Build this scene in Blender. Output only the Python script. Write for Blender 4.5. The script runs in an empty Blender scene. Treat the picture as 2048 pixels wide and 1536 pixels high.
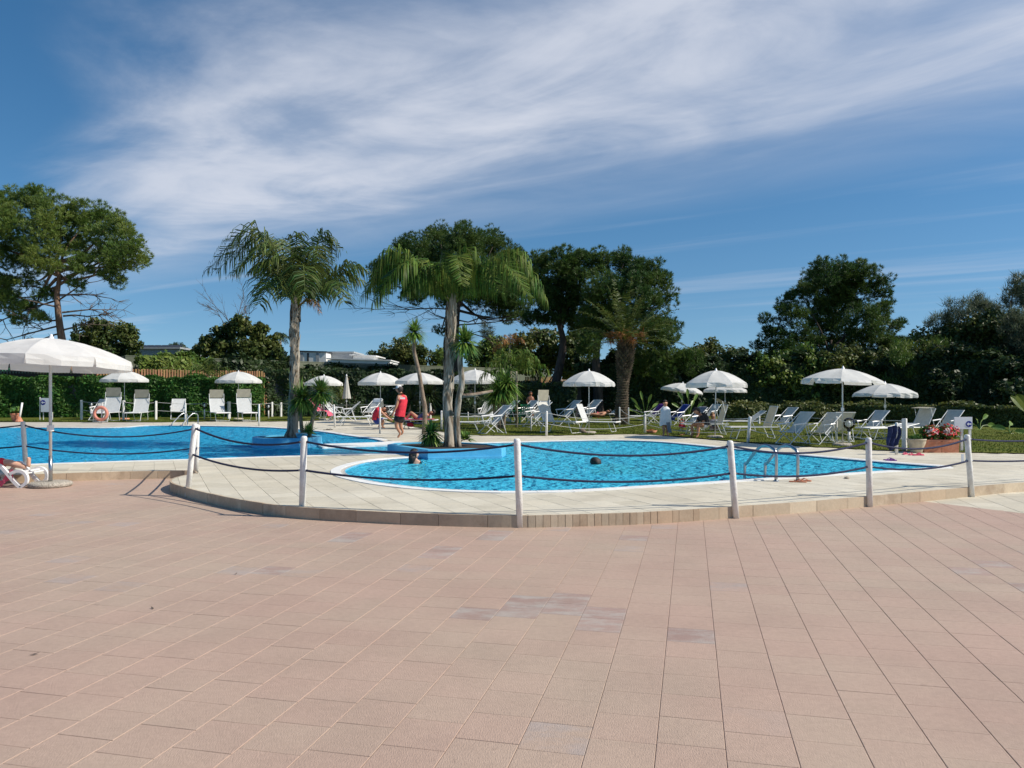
import bpy, bmesh, math, random
import numpy as np
from mathutils import Vector, Matrix
from mathutils.geometry import tessellate_polygon
random.seed(7); RNG = np.random.default_rng(11)
S = bpy.context.scene
COL = S.collection
# ------------------------------------------------------------------ camera
F = 1540.0; HY = 784.0; CH = 1.62; D = 0.145        # focal in photo pixels, horizon row, eye height, deck height
cam = bpy.data.cameras.new('camera'); cam.sensor_width = 36.0; cam.lens = 36.0 * F / 2048
cam.shift_y = (HY - 768) / 2048; cam.clip_start = 0.1; cam.clip_end = 3000
co = bpy.data.objects.new('camera', cam); COL.objects.link(co)
co.location = (0, 0, CH); co.rotation_euler = (math.radians(90), 0, 0); S.camera = co
# ------------------------------------------------------------------ light
SUN_EL = math.radians(41.5); SUN_DIR = Vector((0.985, -0.17))  # where the sun stands, seen from above
SUN_DIR.normalize()
w = bpy.data.worlds.new('World'); S.world = w; w.use_nodes = True
nt = w.node_tree; N = nt.nodes; L = nt.links; N.clear()
def nn(tree, typ, **kw):
    n = tree.nodes.new(typ)
    for k, v in kw.items():
        if hasattr(n, k): setattr(n, k, v)
    return n
def mth(tree, op, a, b=None, clamp=False):
    n = tree.nodes.new('ShaderNodeMath'); n.operation = op; n.use_clamp = clamp
    for i, v in enumerate((a, b)):
        if v is None: continue
        if isinstance(v, (int, float)): n.inputs[i].default_value = v
        else: tree.links.new(v, n.inputs[i])
    return n.outputs[0]
def mrange(tree, v, a, b, c=0.0, d=1.0):
    n = tree.nodes.new('ShaderNodeMapRange'); n.interpolation_type = 'SMOOTHSTEP'
    tree.links.new(v, n.inputs[0])
    for i, q in enumerate((a, b, c, d)): n.inputs[i + 1].default_value = q
    return n.outputs[0]
out = N.new('ShaderNodeOutputWorld'); bg = N.new('ShaderNodeBackground')
sky = N.new('ShaderNodeTexSky'); sky.sky_type = 'NISHITA'; sky.sun_disc = False
sky.sun_elevation = SUN_EL; sky.sun_rotation = math.atan2(SUN_DIR.x, SUN_DIR.y)
sky.air_density = 1.0; sky.dust_density = 0.3; sky.ozone_density = 2.0
tc = N.new('ShaderNodeTexCoord')
va = N.new('ShaderNodeVectorMath'); va.operation = 'ADD'; va.inputs[1].default_value = (0, 0, 0.09); L.new(tc.outputs['Generated'], va.inputs[0])
vn = N.new('ShaderNodeVectorMath'); vn.operation = 'NORMALIZE'; L.new(va.outputs[0], vn.inputs[0]); L.new(vn.outputs[0], sky.inputs[0])
sp = N.new('ShaderNodeSeparateXYZ'); L.new(tc.outputs['Generated'], sp.inputs[0])
zc = mth(nt, 'MAXIMUM', sp.outputs[2], 0.035)
u = mth(nt, 'DIVIDE', sp.outputs[0], zc); v = mth(nt, 'DIVIDE', sp.outputs[1], zc)
s_ = mth(nt, 'ADD', mth(nt, 'MULTIPLY', u, 0.59), mth(nt, 'MULTIPLY', v, 0.81))
t_ = mth(nt, 'SUBTRACT', mth(nt, 'MULTIPLY', u, 0.81), mth(nt, 'MULTIPLY', v, 0.59))
def sky_noise(ss, ts, scale, detail, rough, dist, off=0.0):
    cb = N.new('ShaderNodeCombineXYZ'); L.new(mth(nt, 'MULTIPLY', s_, ss), cb.inputs[0]); L.new(mth(nt, 'MULTIPLY', t_, ts), cb.inputs[1]); cb.inputs[2].default_value = off
    n = N.new('ShaderNodeTexNoise'); L.new(cb.outputs[0], n.inputs['Vector'])
    n.inputs['Scale'].default_value = scale; n.inputs['Detail'].default_value = detail
    n.inputs['Roughness'].default_value = rough; n.inputs['Distortion'].default_value = dist
    return n.outputs['Fac']
n1 = sky_noise(1.0, 0.55, 1.1, 7, 0.58, 0.5, 3.1)
n2 = sky_noise(1.1, 0.7, 1.4, 7, 0.56, 0.6, 7.7)
n3 = sky_noise(0.9, 0.13, 1.3, 6, 0.55, 0.4, 1.3)
n4 = sky_noise(1.0, 1.0, 2.0, 7, 0.60, 0.8, 5.3)
sw = mth(nt, 'ADD', s_, mth(nt, 'MULTIPLY', mth(nt, 'SUBTRACT', n1, 0.5), 1.5))
band = mth(nt, 'MULTIPLY', mrange(nt, sw, 0.80, 1.75), mrange(nt, sw, 3.3, 2.15))
az = mth(nt, 'DIVIDE', u, mth(nt, 'MAXIMUM', v, 0.05))
tw = mth(nt, 'ADD', az, mth(nt, 'MULTIPLY', mth(nt, 'SUBTRACT', n1, 0.5), 0.35))
band = mth(nt, 'MULTIPLY', band, mrange(nt, tw, -0.66, -0.40))
tex = mrange(nt, mth(nt, 'ADD', mth(nt, 'MULTIPLY', n2, 0.75), mth(nt, 'MULTIPLY', n4, 0.25)), 0.30, 0.66, 0.38, 1.0)
c1 = mth(nt, 'MULTIPLY', band, tex)
wis = mth(nt, 'MULTIPLY', mrange(nt, n3, 0.50, 0.74), mrange(nt, s_, 1.6, 3.2))
wis = mth(nt, 'MULTIPLY', wis, mth(nt, 'MULTIPLY', mrange(nt, s_, 14, 7), 0.22))
veil = mth(nt, 'MULTIPLY', mrange(nt, s_, 2.0, 3.0), mth(nt, 'MULTIPLY', mrange(nt, s_, 4.3, 2.9), mth(nt, 'MULTIPLY', n2, 0.45)))
cl = mth(nt, 'ADD', mth(nt, 'MULTIPLY', c1, 0.84), mth(nt, 'ADD', wis, veil), clamp=True)
hs = N.new('ShaderNodeHueSaturation'); hs.inputs['Saturation'].default_value = 1.30; hs.inputs['Value'].default_value = 0.98; hs.inputs['Hue'].default_value = 0.496
L.new(sky.outputs[0], hs.inputs['Color'])
mx = N.new('ShaderNodeMix'); mx.data_type = 'RGBA'; L.new(cl, mx.inputs[0]); L.new(hs.outputs[0], mx.inputs[6]); mx.inputs[7].default_value = (6.1, 6.4, 7.2, 1)
L.new(mx.outputs[2], bg.inputs[0]); bg.inputs[1].default_value = 0.105; L.new(bg.outputs[0], out.inputs[0])
sun = bpy.data.lights.new('sun', 'SUN'); sun.energy = 4.9; sun.angle = math.radians(0.53); sun.color = (1.0, 0.93, 0.82)
so = bpy.data.objects.new('sun', sun); COL.objects.link(so)
sd = Vector((SUN_DIR.x * math.cos(SUN_EL), SUN_DIR.y * math.cos(SUN_EL), math.sin(SUN_EL)))
so.rotation_euler = sd.to_track_quat('Z', 'Y').to_euler(); so.location = sd * 40
S.view_settings.view_transform = 'Standard'; S.view_settings.look = 'None'; S.view_settings.gamma = 1
S.view_settings.exposure = 0.12; S.view_settings.use_curve_mapping = False
S.render.engine = 'CYCLES'; S.cycles.max_bounces = 8; S.cycles.transparent_max_bounces = 16
S.cycles.caustics_reflective = False; S.cycles.caustics_refractive = False
# ------------------------------------------------------------------ helpers
def G(px, py, z=D):                                   # photo pixel of a point at height z -> place
    Y = F * (CH - z) / (py - HY); return Vector(((px - 1024) / F * Y, Y, z))
def DP(py, z=D): return F * (CH - z) / (py - HY)
def AT(px, py, Y): return Vector(((px - 1024) / F * Y, Y, CH + (HY - py) * Y / F))
def tag(o, label=None, cat=None, group=None, kind=None):
    if label: o['label'] = label
    if cat: o['category'] = cat
    if group: o['group'] = group
    if kind: o['kind'] = kind
    return o
def empty(name, loc=(0, 0, 0), rz=0.0, label=None, cat=None, group=None, parent=None, kind=None, scale=1.0):
    o = bpy.data.objects.new(name, None); COL.objects.link(o); o.location = loc; o.rotation_euler = (0, 0, rz)
    o.scale = (scale,) * 3; o.empty_display_size = 0.1
    if parent: o.parent = parent
    return tag(o, label, cat, group, kind)
def link(name, me, m=None, parent=None, loc=None):
    if m is not None and not me.materials: me.materials.append(m)
    o = bpy.data.objects.new(name, me); COL.objects.link(o)
    if parent: o.parent = parent
    if loc is not None: o.location = loc
    return o
def np_mesh(name, verts, faces, m, parent=None, smooth=False):
    verts = np.asarray(verts, dtype=np.float32); faces = np.asarray(faces, dtype=np.int32)
    k = faces.shape[1]; me = bpy.data.meshes.new(name)
    me.vertices.add(len(verts)); me.vertices.foreach_set('co', verts.ravel())
    me.loops.add(faces.size); me.loops.foreach_set('vertex_index', faces.ravel())
    me.polygons.add(len(faces)); me.polygons.foreach_set('loop_start', np.arange(0, faces.size, k, dtype=np.int32))
    if smooth: me.polygons.foreach_set('use_smooth', np.ones(len(faces), dtype=bool))
    me.update(calc_edges=True); me.validate()
    return link(name, me, m, parent)
class MB:
    def __init__(s): s.v = []; s.f = []
    def add(s, vs, fs):
        b = len(s.v); s.v += [tuple(q) for q in vs]; s.f += [tuple(i + b for i in f) for f in fs]; return s
    def box(s, c, d, rz=0.0, rot=None):
        M = rot if rot is not None else Matrix.Rotation(rz, 3, 'Z')
        vs = [Vector(c) + M @ Vector((x * d[0] / 2, y * d[1] / 2, z * d[2] / 2)) for z in (-1, 1) for y in (-1, 1) for x in (-1, 1)]
        return s.add(vs, [(0, 2, 3, 1), (4, 5, 7, 6), (0, 1, 5, 4), (2, 6, 7, 3), (0, 4, 6, 2), (1, 3, 7, 5)])
    def tube(s, pts, r, n=8, cap=True):
        pts = [Vector(p) for p in pts]; rs = r if isinstance(r, (list, tuple)) else [r] * len(pts)
        b = len(s.v); up = None
        for i, p in enumerate(pts):
            a = pts[max(i - 1, 0)]; c = pts[min(i + 1, len(pts) - 1)]; t = (c - a).normalized()
            if up is None:
                up = Vector((0, 0, 1)) if abs(t.z) < 0.9 else Vector((1, 0, 0))
            x = t.cross(up)
            if x.length < 1e-4: x = t.cross(Vector((0, 1, 0)))
            x.normalize(); y = x.cross(t).normalized(); up = y
            for k in range(n):
                an = 2 * math.pi * k / n; s.v.append(tuple(p + (x * math.cos(an) + y * math.sin(an)) * rs[i]))
        for i in range(len(pts) - 1):
            for k in range(n):
                k2 = (k + 1) % n; s.f.append((b + i * n + k, b + i * n + k2, b + (i + 1) * n + k2, b + (i + 1) * n + k))
        if cap:
            s.f.append(tuple(b + k for k in reversed(range(n)))); s.f.append(tuple(b + (len(pts) - 1) * n + k for k in range(n)))
        return s
    def lathe(s, prof, n=16, c=(0, 0, 0)):
        b = len(s.v)
        for r, z in prof:
            for k in range(n):
                a = 2 * math.pi * k / n; s.v.append((c[0] + r * math.cos(a), c[1] + r * math.sin(a), c[2] + z))
        for i in range(len(prof) - 1):
            for k in range(n):
                k2 = (k + 1) % n; s.f.append((b + i * n + k, b + i * n + k2, b + (i + 1) * n + k2, b + (i + 1) * n + k))
        return s
    def build(s, name, m, parent=None, smooth=False, loc=None, bevel=0.0):
        me = bpy.data.meshes.new(name); me.from_pydata(s.v, [], s.f); me.update()
        if smooth:
            me.polygons.foreach_set('use_smooth', [True] * len(me.polygons))
        o = link(name, me, m, parent, loc)
        if bevel:
            bm = bmesh.new(); bm.from_mesh(me)
            bmesh.ops.bevel(bm, geom=bm.edges[:], offset=bevel, segments=1, affect='EDGES'); bm.to_mesh(me); bm.free()
        return o
def kids(o): return [c for c in bpy.data.objects if c.parent == o]
def copy_tree(o, parent=None, tree=None):
    if tree is None:
        tree = {}
        for q in COL.objects:
            if q.parent: tree.setdefault(q.parent.name, []).append(q)
    c = o.copy(); COL.objects.link(c)
    if parent: c.parent = parent
    for ch in tree.get(o.name, []): copy_tree(ch, c, tree)
    return c
def spline(pts, per=6, closed=False):
    P = [Vector(p) for p in pts]; n = len(P); res = []
    for i in range(n if closed else n - 1):
        p0 = P[(i - 1) % n] if closed or i > 0 else P[0] * 2 - P[1]
        p1 = P[i]; p2 = P[(i + 1) % n]
        p3 = P[(i + 2) % n] if closed or i + 2 < n else P[-1] * 2 - P[-2]
        for k in range(per):
            t = k / per
            res.append(0.5 * ((2 * p1) + (-p0 + p2) * t + (2 * p0 - 5 * p1 + 4 * p2 - p3) * t * t + (-p0 + 3 * p1 - 3 * p2 + p3) * t ** 3))
    if not closed: res.append(P[-1])
    return res
# ------------------------------------------------------------------ materials
def mat(name, col, rough=0.6, var=0.0, vscale=4.0, bump=0.0, bscale=30.0, metal=0.0, col2=None, trans=0.0, spec=0.5, island=0.0, detail=4.0, objrnd=0.0, stretch=None, lo=0.35, hi=0.65):
    m = bpy.data.materials.new(name); m.use_nodes = True; t = m.node_tree; b = t.nodes['Principled BSDF']
    b.inputs['Roughness'].default_value = rough; b.inputs['Metallic'].default_value = metal
    b.inputs['Specular IOR Level'].default_value = spec
    b.inputs['Base Color'].default_value = (*col, 1)
    csock = None
    geo = t.nodes.new('ShaderNodeTexCoord'); vec = geo.outputs['Object']
    if stretch:
        mp = t.nodes.new('ShaderNodeMapping'); mp.inputs['Scale'].default_value = stretch; t.links.new(vec, mp.inputs[0]); vec = mp.outputs[0]
    if var or col2:
        nz = t.nodes.new('ShaderNodeTexNoise'); nz.inputs['Scale'].default_value = vscale; nz.inputs['Detail'].default_value = detail; nz.inputs['Roughness'].default_value = 0.6
        t.links.new(vec, nz.inputs['Vector'])
        mixn = t.nodes.new('ShaderNodeMix'); mixn.data_type = 'RGBA'
        t.links.new(mrange(t, nz.outputs['Fac'], lo, hi), mixn.inputs[0])
        c2 = col2 or tuple(min(1, c * (1 + var)) for c in col); c1 = col if col2 else tuple(c * (1 - var) for c in col)
        mixn.inputs[6].default_value = (*c1, 1); mixn.inputs[7].default_value = (*c2, 1); csock = mixn.outputs[2]
    if island or objrnd:
        if island:
            g = t.nodes.new('ShaderNodeNewGeometry'); r = g.outputs['Random Per Island']; amt = island
        else:
            g = t.nodes.new('ShaderNodeObjectInfo'); r = g.outputs['Random']; amt = objrnd
        h = t.nodes.new('ShaderNodeHueSaturation')
        if csock is not None: t.links.new(csock, h.inputs['Color'])
        else: h.inputs['Color'].default_value = (*col, 1)
        t.links.new(mrange(t, r, 0, 1, 1 - amt, 1 + amt), h.inputs['Value']); 
        t.links.new(mrange(t, mth(t, 'FRACT', mth(t, 'MULTIPLY', r, 7.31)), 0, 1, 0.5 - 0.03 * min(1, amt * 2), 0.5 + 0.03 * min(1, amt * 2)), h.inputs['Hue']); csock = h.outputs[0]
    if csock is not None: t.links.new(csock, b.inputs['Base Color'])
    if bump:
        n2_ = t.nodes.new('ShaderNodeTexNoise'); n2_.inputs['Scale'].default_value = bscale; n2_.inputs['Detail'].default_value = 4
        t.links.new(vec, n2_.inputs['Vector']); bp = t.nodes.new('ShaderNodeBump'); bp.inputs['Strength'].default_value = bump; bp.inputs['Distance'].default_value = 0.02
        t.links.new(n2_.outputs['Fac'], bp.inputs['Height']); t.links.new(bp.outputs[0], b.inputs['Normal'])
    if trans:
        tr = t.nodes.new('ShaderNodeBsdfTranslucent'); ms = t.nodes.new('ShaderNodeMixShader'); ms.inputs[0].default_value = trans
        if csock is not None: t.links.new(csock, tr.inputs[0])
        else: tr.inputs[0].default_value = (*col, 1)
        t.links.new(b.outputs[0], ms.inputs[1]); t.links.new(tr.outputs[0], ms.inputs[2]); t.links.new(ms.outputs[0], t.nodes['Material Output'].inputs[0])
    return m
M = {}
M['white_paint'] = mat('white_paint', (0.78, 0.77, 0.74), 0.5, col2=(0.66, 0.64, 0.60), vscale=9, bump=0.25, bscale=40, objrnd=0.05)
M['white_metal'] = mat('white_metal', (0.72, 0.73, 0.72), 0.4, var=0.05, vscale=10)
M['canvas'] = mat('canvas', (0.77, 0.765, 0.74), 0.85, var=0.06, vscale=2.2, bump=0.15, bscale=60, trans=0.30, spec=0.1)
M['canvas_old'] = mat('canvas_old', (0.60, 0.58, 0.53), 0.85, var=0.07, vscale=6, trans=0.2, spec=0.1)
M['sling'] = mat('sling', (0.66, 0.67, 0.66), 0.75, var=0.05, vscale=8, bump=0.2, bscale=200, trans=0.22, spec=0.2)
M['sling_grey'] = mat('sling_grey', (0.63, 0.62, 0.57), 0.75, var=0.06, vscale=8, bump=0.2, bscale=200, trans=0.15, spec=0.2)
M['sling_beige'] = mat('sling_beige', (0.42, 0.40, 0.32), 0.8, var=0.06, vscale=8, trans=0.25, spec=0.2)
M['steel'] = mat('steel', (0.42, 0.44, 0.46), 0.30, metal=1.0, var=0.06, vscale=15)
M['pole_metal'] = mat('pole_metal', (0.55, 0.56, 0.56), 0.42, metal=0.6, var=0.05)
M['rope_navy'] = mat('rope_navy', (0.010, 0.016, 0.060), 0.8, var=0.25, vscale=60, bump=0.6, bscale=120)
M['rope_white'] = mat('rope_white', (0.50, 0.50, 0.48), 0.8, var=0.12, vscale=40)
M['grout'] = mat('grout', (0.38, 0.29, 0.23), 0.9, var=0.25, vscale=3, bump=0.3)
M['deck_grout'] = mat('deck_grout', (0.50, 0.46, 0.39), 0.9, var=0.15, vscale=3)
M['coping'] = mat('coping', (0.80, 0.80, 0.77), 0.55, var=0.05, vscale=5, island=0.04)
M['pool_tile'] = mat('pool_tile', (0.055, 0.40, 0.66), 0.5, col2=(0.12, 0.58, 0.80), vscale=1.3)
M['planter_blue'] = mat('planter_blue', (0.085, 0.42, 0.66), 0.55, col2=(0.13, 0.50, 0.74), vscale=3, bump=0.15)
M['soil'] = mat('soil', (0.035, 0.024, 0.017), 0.95, var=0.4, vscale=12, bump=0.8, bscale=20)
M['terracotta'] = mat('terracotta', (0.48, 0.17, 0.085), 0.75, col2=(0.56, 0.25, 0.15), vscale=7, bump=0.2)
M['pot_cream'] = mat('pot_cream', (0.55, 0.47, 0.34), 0.7, col2=(0.42, 0.36, 0.26), vscale=6, bump=0.2)
M['concrete_base'] = mat('concrete_base', (0.55, 0.50, 0.42), 0.85, col2=(0.24, 0.21, 0.17), vscale=55, bump=1.0, bscale=60, detail=1)
M['wood_fence'] = mat('wood_fence', (0.26, 0.125, 0.05), 0.75, col2=(0.36, 0.20, 0.09), vscale=3, objrnd=0.25, stretch=(6, 6, 0.7))
M['dark_wood'] = mat('dark_wood', (0.07, 0.04, 0.025), 0.8, var=0.2)
M['ochre'] = mat('ochre', (0.40, 0.25, 0.13), 0.85, var=0.15, vscale=1.5, bump=0.2)
M['wall_grey'] = mat('wall_grey', (0.095, 0.11, 0.075), 0.9, col2=(0.15, 0.165, 0.115), vscale=0.4, bump=0.3, bscale=8, detail=8)  # base colour darkened to carry the shade of the trees
M['cabin_white'] = mat('cabin_white', (0.76, 0.76, 0.74), 0.7, var=0.04, vscale=2)
M['cabin_grey'] = mat('cabin_grey', (0.34, 0.36, 0.37), 0.75, var=0.06, vscale=2)
M['dark'] = mat('dark', (0.025, 0.027, 0.032), 0.5, var=0.2)
M['green_cover'] = mat('green_cover', (0.03, 0.16, 0.08), 0.8, var=0.1)
M['skin'] = mat('skin', (0.45, 0.22, 0.13), 0.55, var=0.06, vscale=8)
M['skin_pale'] = mat('skin_pale', (0.58, 0.34, 0.24), 0.55, var=0.06, vscale=8)
M['skin_tan'] = mat('skin_tan', (0.30, 0.12, 0.06), 0.5, var=0.06, vscale=8)
M['hair_dark'] = mat('hair_dark', (0.022, 0.014, 0.011), 0.55, var=0.3, vscale=40, bump=0.6, bscale=80)
M['hair_blond'] = mat('hair_blond', (0.35, 0.20, 0.09), 0.6, var=0.25, vscale=30, bump=0.4)
M['red_cloth'] = mat('red_cloth', (0.60, 0.022, 0.045), 0.8, var=0.10, vscale=9, bump=0.3, bscale=12)
M['pink_towel'] = mat('pink_towel', (0.66, 0.10, 0.17), 0.9, var=0.12, vscale=8, bump=0.4, bscale=40)
M['navy_cloth'] = mat('navy_cloth', (0.02, 0.03, 0.10), 0.9, var=0.2, vscale=8, bump=0.4)
M['blue_cloth'] = mat('blue_cloth', (0.03, 0.06, 0.28), 0.9, var=0.2, vscale=8, bump=0.4)
M['purple_cloth'] = mat('purple_cloth', (0.13, 0.03, 0.22), 0.9, var=0.2, vscale=8, bump=0.4)
M['black_cloth'] = mat('black_cloth', (0.015, 0.015, 0.018), 0.85, var=0.2, vscale=8, bump=0.3)
M['grey_cloth'] = mat('grey_cloth', (0.20, 0.21, 0.24), 0.85, var=0.12, vscale=8, bump=0.3)
M['towel_white'] = mat('towel_white', (0.72, 0.76, 0.78), 0.95, var=0.05, vscale=9, bump=0.5, bscale=35)
M['cap_white'] = mat('cap_white', (0.80, 0.78, 0.78), 0.8, var=0.03)
M['green_plastic'] = mat('green_plastic', (0.02, 0.26, 0.09), 0.4, var=0.05)
M['white_plastic'] = mat('white_plastic', (0.80, 0.79, 0.78), 0.35, var=0.02)
M['ring_red'] = mat('ring_red', (0.66, 0.25, 0.18), 0.55, var=0.08, vscale=6)
M['sign_white'] = mat('sign_white', (0.70, 0.72, 0.76), 0.5, var=0.03)
M['sign_blue'] = mat('sign_blue', (0.02, 0.03, 0.26), 0.5)
M['stone'] = mat('stone', (0.42, 0.36, 0.28), 0.85, var=0.2, vscale=6, bump=0.4)
M['flower_red'] = mat('flower_red', (0.62, 0.03, 0.03), 0.7, island=0.35)
M['flower_white'] = mat('flower_white', (0.75, 0.68, 0.66), 0.7, island=0.15)
M['bark_pine'] = mat('bark_pine', (0.13, 0.075, 0.045), 0.9, col2=(0.24, 0.15, 0.10), vscale=3, bump=1.0, bscale=9, stretch=(3, 3, 0.6))
M['bark_dark'] = mat('bark_dark', (0.045, 0.033, 0.025), 0.9, col2=(0.09, 0.065, 0.05), vscale=3, bump=1.0, bscale=9, stretch=(3, 3, 0.6))
M['bark_palm'] = mat('bark_palm', (0.13, 0.095, 0.06), 0.85, col2=(0.40, 0.35, 0.28), vscale=2.2, bump=1.0, bscale=5, stretch=(5, 5, 1.0), lo=0.42, hi=0.58, detail=7)
M['bark_fibre'] = mat('bark_fibre', (0.42, 0.38, 0.31), 0.8, col2=(0.20, 0.15, 0.10), vscale=5, bump=0.8, bscale=14, stretch=(6, 6, 0.8))
M['bark_yucca'] = mat('bark_yucca', (0.17, 0.12, 0.085), 0.9, col2=(0.28, 0.22, 0.16), vscale=7, bump=0.8, bscale=14)
M['phoenix_bark'] = mat('phoenix_bark', (0.075, 0.054, 0.035), 0.9, col2=(0.17, 0.13, 0.085), vscale=5, bump=0.6, bscale=16, island=0.25)
def leaf(name, c, c2=None, isl=0.35, trans=0.30, vs=0.35, rough=0.5, spec=0.35): return mat(name, c, rough, col2=c2 or tuple(q * 1.5 for q in c), vscale=vs, island=isl, trans=trans, spec=spec, detail=2)
M['leaf_pine'] = leaf('leaf_pine', (0.095, 0.165, 0.030), (0.18, 0.235, 0.045))
M['leaf_pine_dark'] = leaf('leaf_pine_dark', (0.040, 0.090, 0.020), (0.090, 0.145, 0.028))
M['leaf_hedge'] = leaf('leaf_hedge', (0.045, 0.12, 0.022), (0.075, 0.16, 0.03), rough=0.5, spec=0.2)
M['leaf_dark'] = leaf('leaf_dark', (0.026, 0.050, 0.018), (0.050, 0.082, 0.024))  # dark evergreen tone; also stands in for shade under the belt
M['leaf_olive'] = leaf('leaf_olive', (0.065, 0.098, 0.026), (0.13, 0.145, 0.036))
M['leaf_broad'] = leaf('leaf_broad', (0.050, 0.092, 0.026), (0.11, 0.135, 0.032), rough=0.5, spec=0.25)
M['leaf_tamarisk'] = leaf('leaf_tamarisk', (0.085, 0.12, 0.075), (0.13, 0.16, 0.09))
M['leaf_palm'] = leaf('leaf_palm', (0.036, 0.078, 0.016), (0.12, 0.15, 0.035), isl=0.5, rough=0.5, spec=0.18, vs=1.2)
M['leaf_palm2'] = leaf('leaf_palm2', (0.052, 0.115, 0.016), (0.14, 0.19, 0.035), isl=0.45, rough=0.5, spec=0.16, vs=1.2)
M['leaf_yucca'] = leaf('leaf_yucca', (0.10, 0.21, 0.045), (0.20, 0.31, 0.06), isl=0.4, rough=0.4, vs=2)
M['leaf_dead'] = leaf('leaf_dead', (0.32, 0.14, 0.04), (0.40, 0.22, 0.08), isl=0.3)
M['twig'] = mat('twig', (0.12, 0.09, 0.07), 0.9, var=0.2)
M['grass'] = mat('grass', (0.075, 0.10, 0.015), 0.9, col2=(0.125, 0.135, 0.024), vscale=1.2, bump=1.0, bscale=40, detail=8, spec=0.1)
M['grass_blade'] = leaf('grass_blade', (0.075, 0.115, 0.018), (0.14, 0.16, 0.03), isl=0.4, spec=0.1)
M['earth'] = mat('earth', (0.10, 0.085, 0.055), 0.95, var=0.3, vscale=0.3, bump=0.5, bscale=4)
def tile_mat(name, c1, c2, stain, rnd, bump, bscale, rough, stain_lo, stain_hi, stamt=0.8):
    """one tone per tile, soft fading over several tiles, worn stains, ribbed grain"""
    m = bpy.data.materials.new(name); m.use_nodes = True; t = m.node_tree; b = t.nodes['Principled BSDF']
    g = t.nodes.new('ShaderNodeNewGeometry'); oi = t.nodes.new('ShaderNodeObjectInfo')
    isl = mth(t, 'FRACT', mth(t, 'ADD', g.outputs['Random Per Island'], oi.outputs['Random']))
    def noise(sc, det, ro=0.6, st=None):
        n = t.nodes.new('ShaderNodeTexNoise'); n.inputs['Scale'].default_value = sc; n.inputs['Detail'].default_value = det; n.inputs['Roughness'].default_value = ro
        vv = g.outputs['Position']
        if st:
            mp = t.nodes.new('ShaderNodeMapping'); mp.inputs['Scale'].default_value = st; mp.inputs['Rotation'].default_value = (0, 0, 0.23); t.links.new(vv, mp.inputs[0]); vv = mp.outputs[0]
        t.links.new(vv, n.inputs['Vector']); return n.outputs['Fac']
    big = noise(0.35, 3)
    fac = mth(t, 'ADD', mth(t, 'MULTIPLY', big, 0.95), mth(t, 'MULTIPLY', isl, 0.12))
    mixn = t.nodes.new('ShaderNodeMix'); mixn.data_type = 'RGBA'; t.links.new(mrange(t, fac, 0.35, 0.75), mixn.inputs[0])
    mixn.inputs[6].default_value = (*c1, 1); mixn.inputs[7].default_value = (*c2, 1)
    h = t.nodes.new('ShaderNodeHueSaturation'); t.links.new(mixn.outputs[2], h.inputs['Color'])
    t.links.new(mrange(t, mth(t, 'FRACT', mth(t, 'MULTIPLY', isl, 13.7)), 0, 1, 1 - rnd, 1 + rnd), h.inputs['Value'])
    st = noise(2.2, 8, 0.7, (1.0, 2.2, 1)); sel = mrange(t, mth(t, 'FRACT', mth(t, 'MULTIPLY', isl, 31.1)), stain_lo, stain_hi)
    smask = mth(t, 'MULTIPLY', mth(t, 'MULTIPLY', mrange(t, st, 0.40, 0.62), sel), stamt)
    m2 = t.nodes.new('ShaderNodeMix'); m2.data_type = 'RGBA'; t.links.new(smask, m2.inputs[0]); t.links.new(h.outputs[0], m2.inputs[6]); m2.inputs[7].default_value = (*stain, 1)
    fine = noise(25, 6, 0.7); m3 = t.nodes.new('ShaderNodeHueSaturation'); t.links.new(m2.outputs[2], m3.inputs['Color']); t.links.new(mrange(t, fine, 0.3, 0.7, 0.94, 1.05), m3.inputs['Value'])
    dirt = noise(0.9, 9, 0.72); m4 = t.nodes.new('ShaderNodeHueSaturation'); t.links.new(m3.outputs[0], m4.inputs['Color']); t.links.new(mrange(t, dirt, 0.36, 0.60, 0.93, 1.02), m4.inputs['Value'])
    spots = noise(9.0, 2, 0.5); m5 = t.nodes.new('ShaderNodeMix'); m5.data_type = 'RGBA'; t.links.new(mrange(t, spots, 0.72, 0.80, 0, 0.25), m5.inputs[0]); t.links.new(m4.outputs[0], m5.inputs[6]); m5.inputs[7].default_value = (c1[0] * .45, c1[1] * .42, c1[2] * .40, 1)
    t.links.new(m5.outputs[2], b.inputs['Base Color']); b.inputs['Roughness'].default_value = rough; b.inputs['Specular IOR Level'].default_value = 0.35
    bp = t.nodes.new('ShaderNodeBump'); bp.inputs['Strength'].default_value = bump; bp.inputs['Distance'].default_value = 0.004
    t.links.new(noise(bscale, 4, 0.6, (3.0, 0.8, 1)), bp.inputs['Height']); t.links.new(bp.outputs[0], b.inputs['Normal'])
    return m
M['terrace_tile'] = tile_mat('terrace_tile', (0.458, 0.318, 0.248), (0.450, 0.342, 0.260), (0.40, 0.34, 0.31), 0.014, 0.9, 55, 0.62, 0.965, 0.985, 0.7)
M['worn_tile'] = tile_mat('worn_tile', (0.37, 0.25, 0.21), (0.38, 0.28, 0.23), (0.43, 0.385, 0.34), 0.08, 0.6, 45, 0.7, -0.2, -0.1, 0.75)
M['deck_tile'] = tile_mat('deck_tile', (0.58, 0.525, 0.41), (0.645, 0.60, 0.49), (0.47, 0.43, 0.33), 0.05, 0.6, 20, 0.7, 0.3, 0.9, 0.6)
M['kerb_stone'] = tile_mat('kerb_stone', (0.46, 0.34, 0.23), (0.58, 0.49, 0.36), (0.30, 0.21, 0.14), 0.10, 0.6, 20, 0.75, 0.2, 0.9, 0.6)
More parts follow.
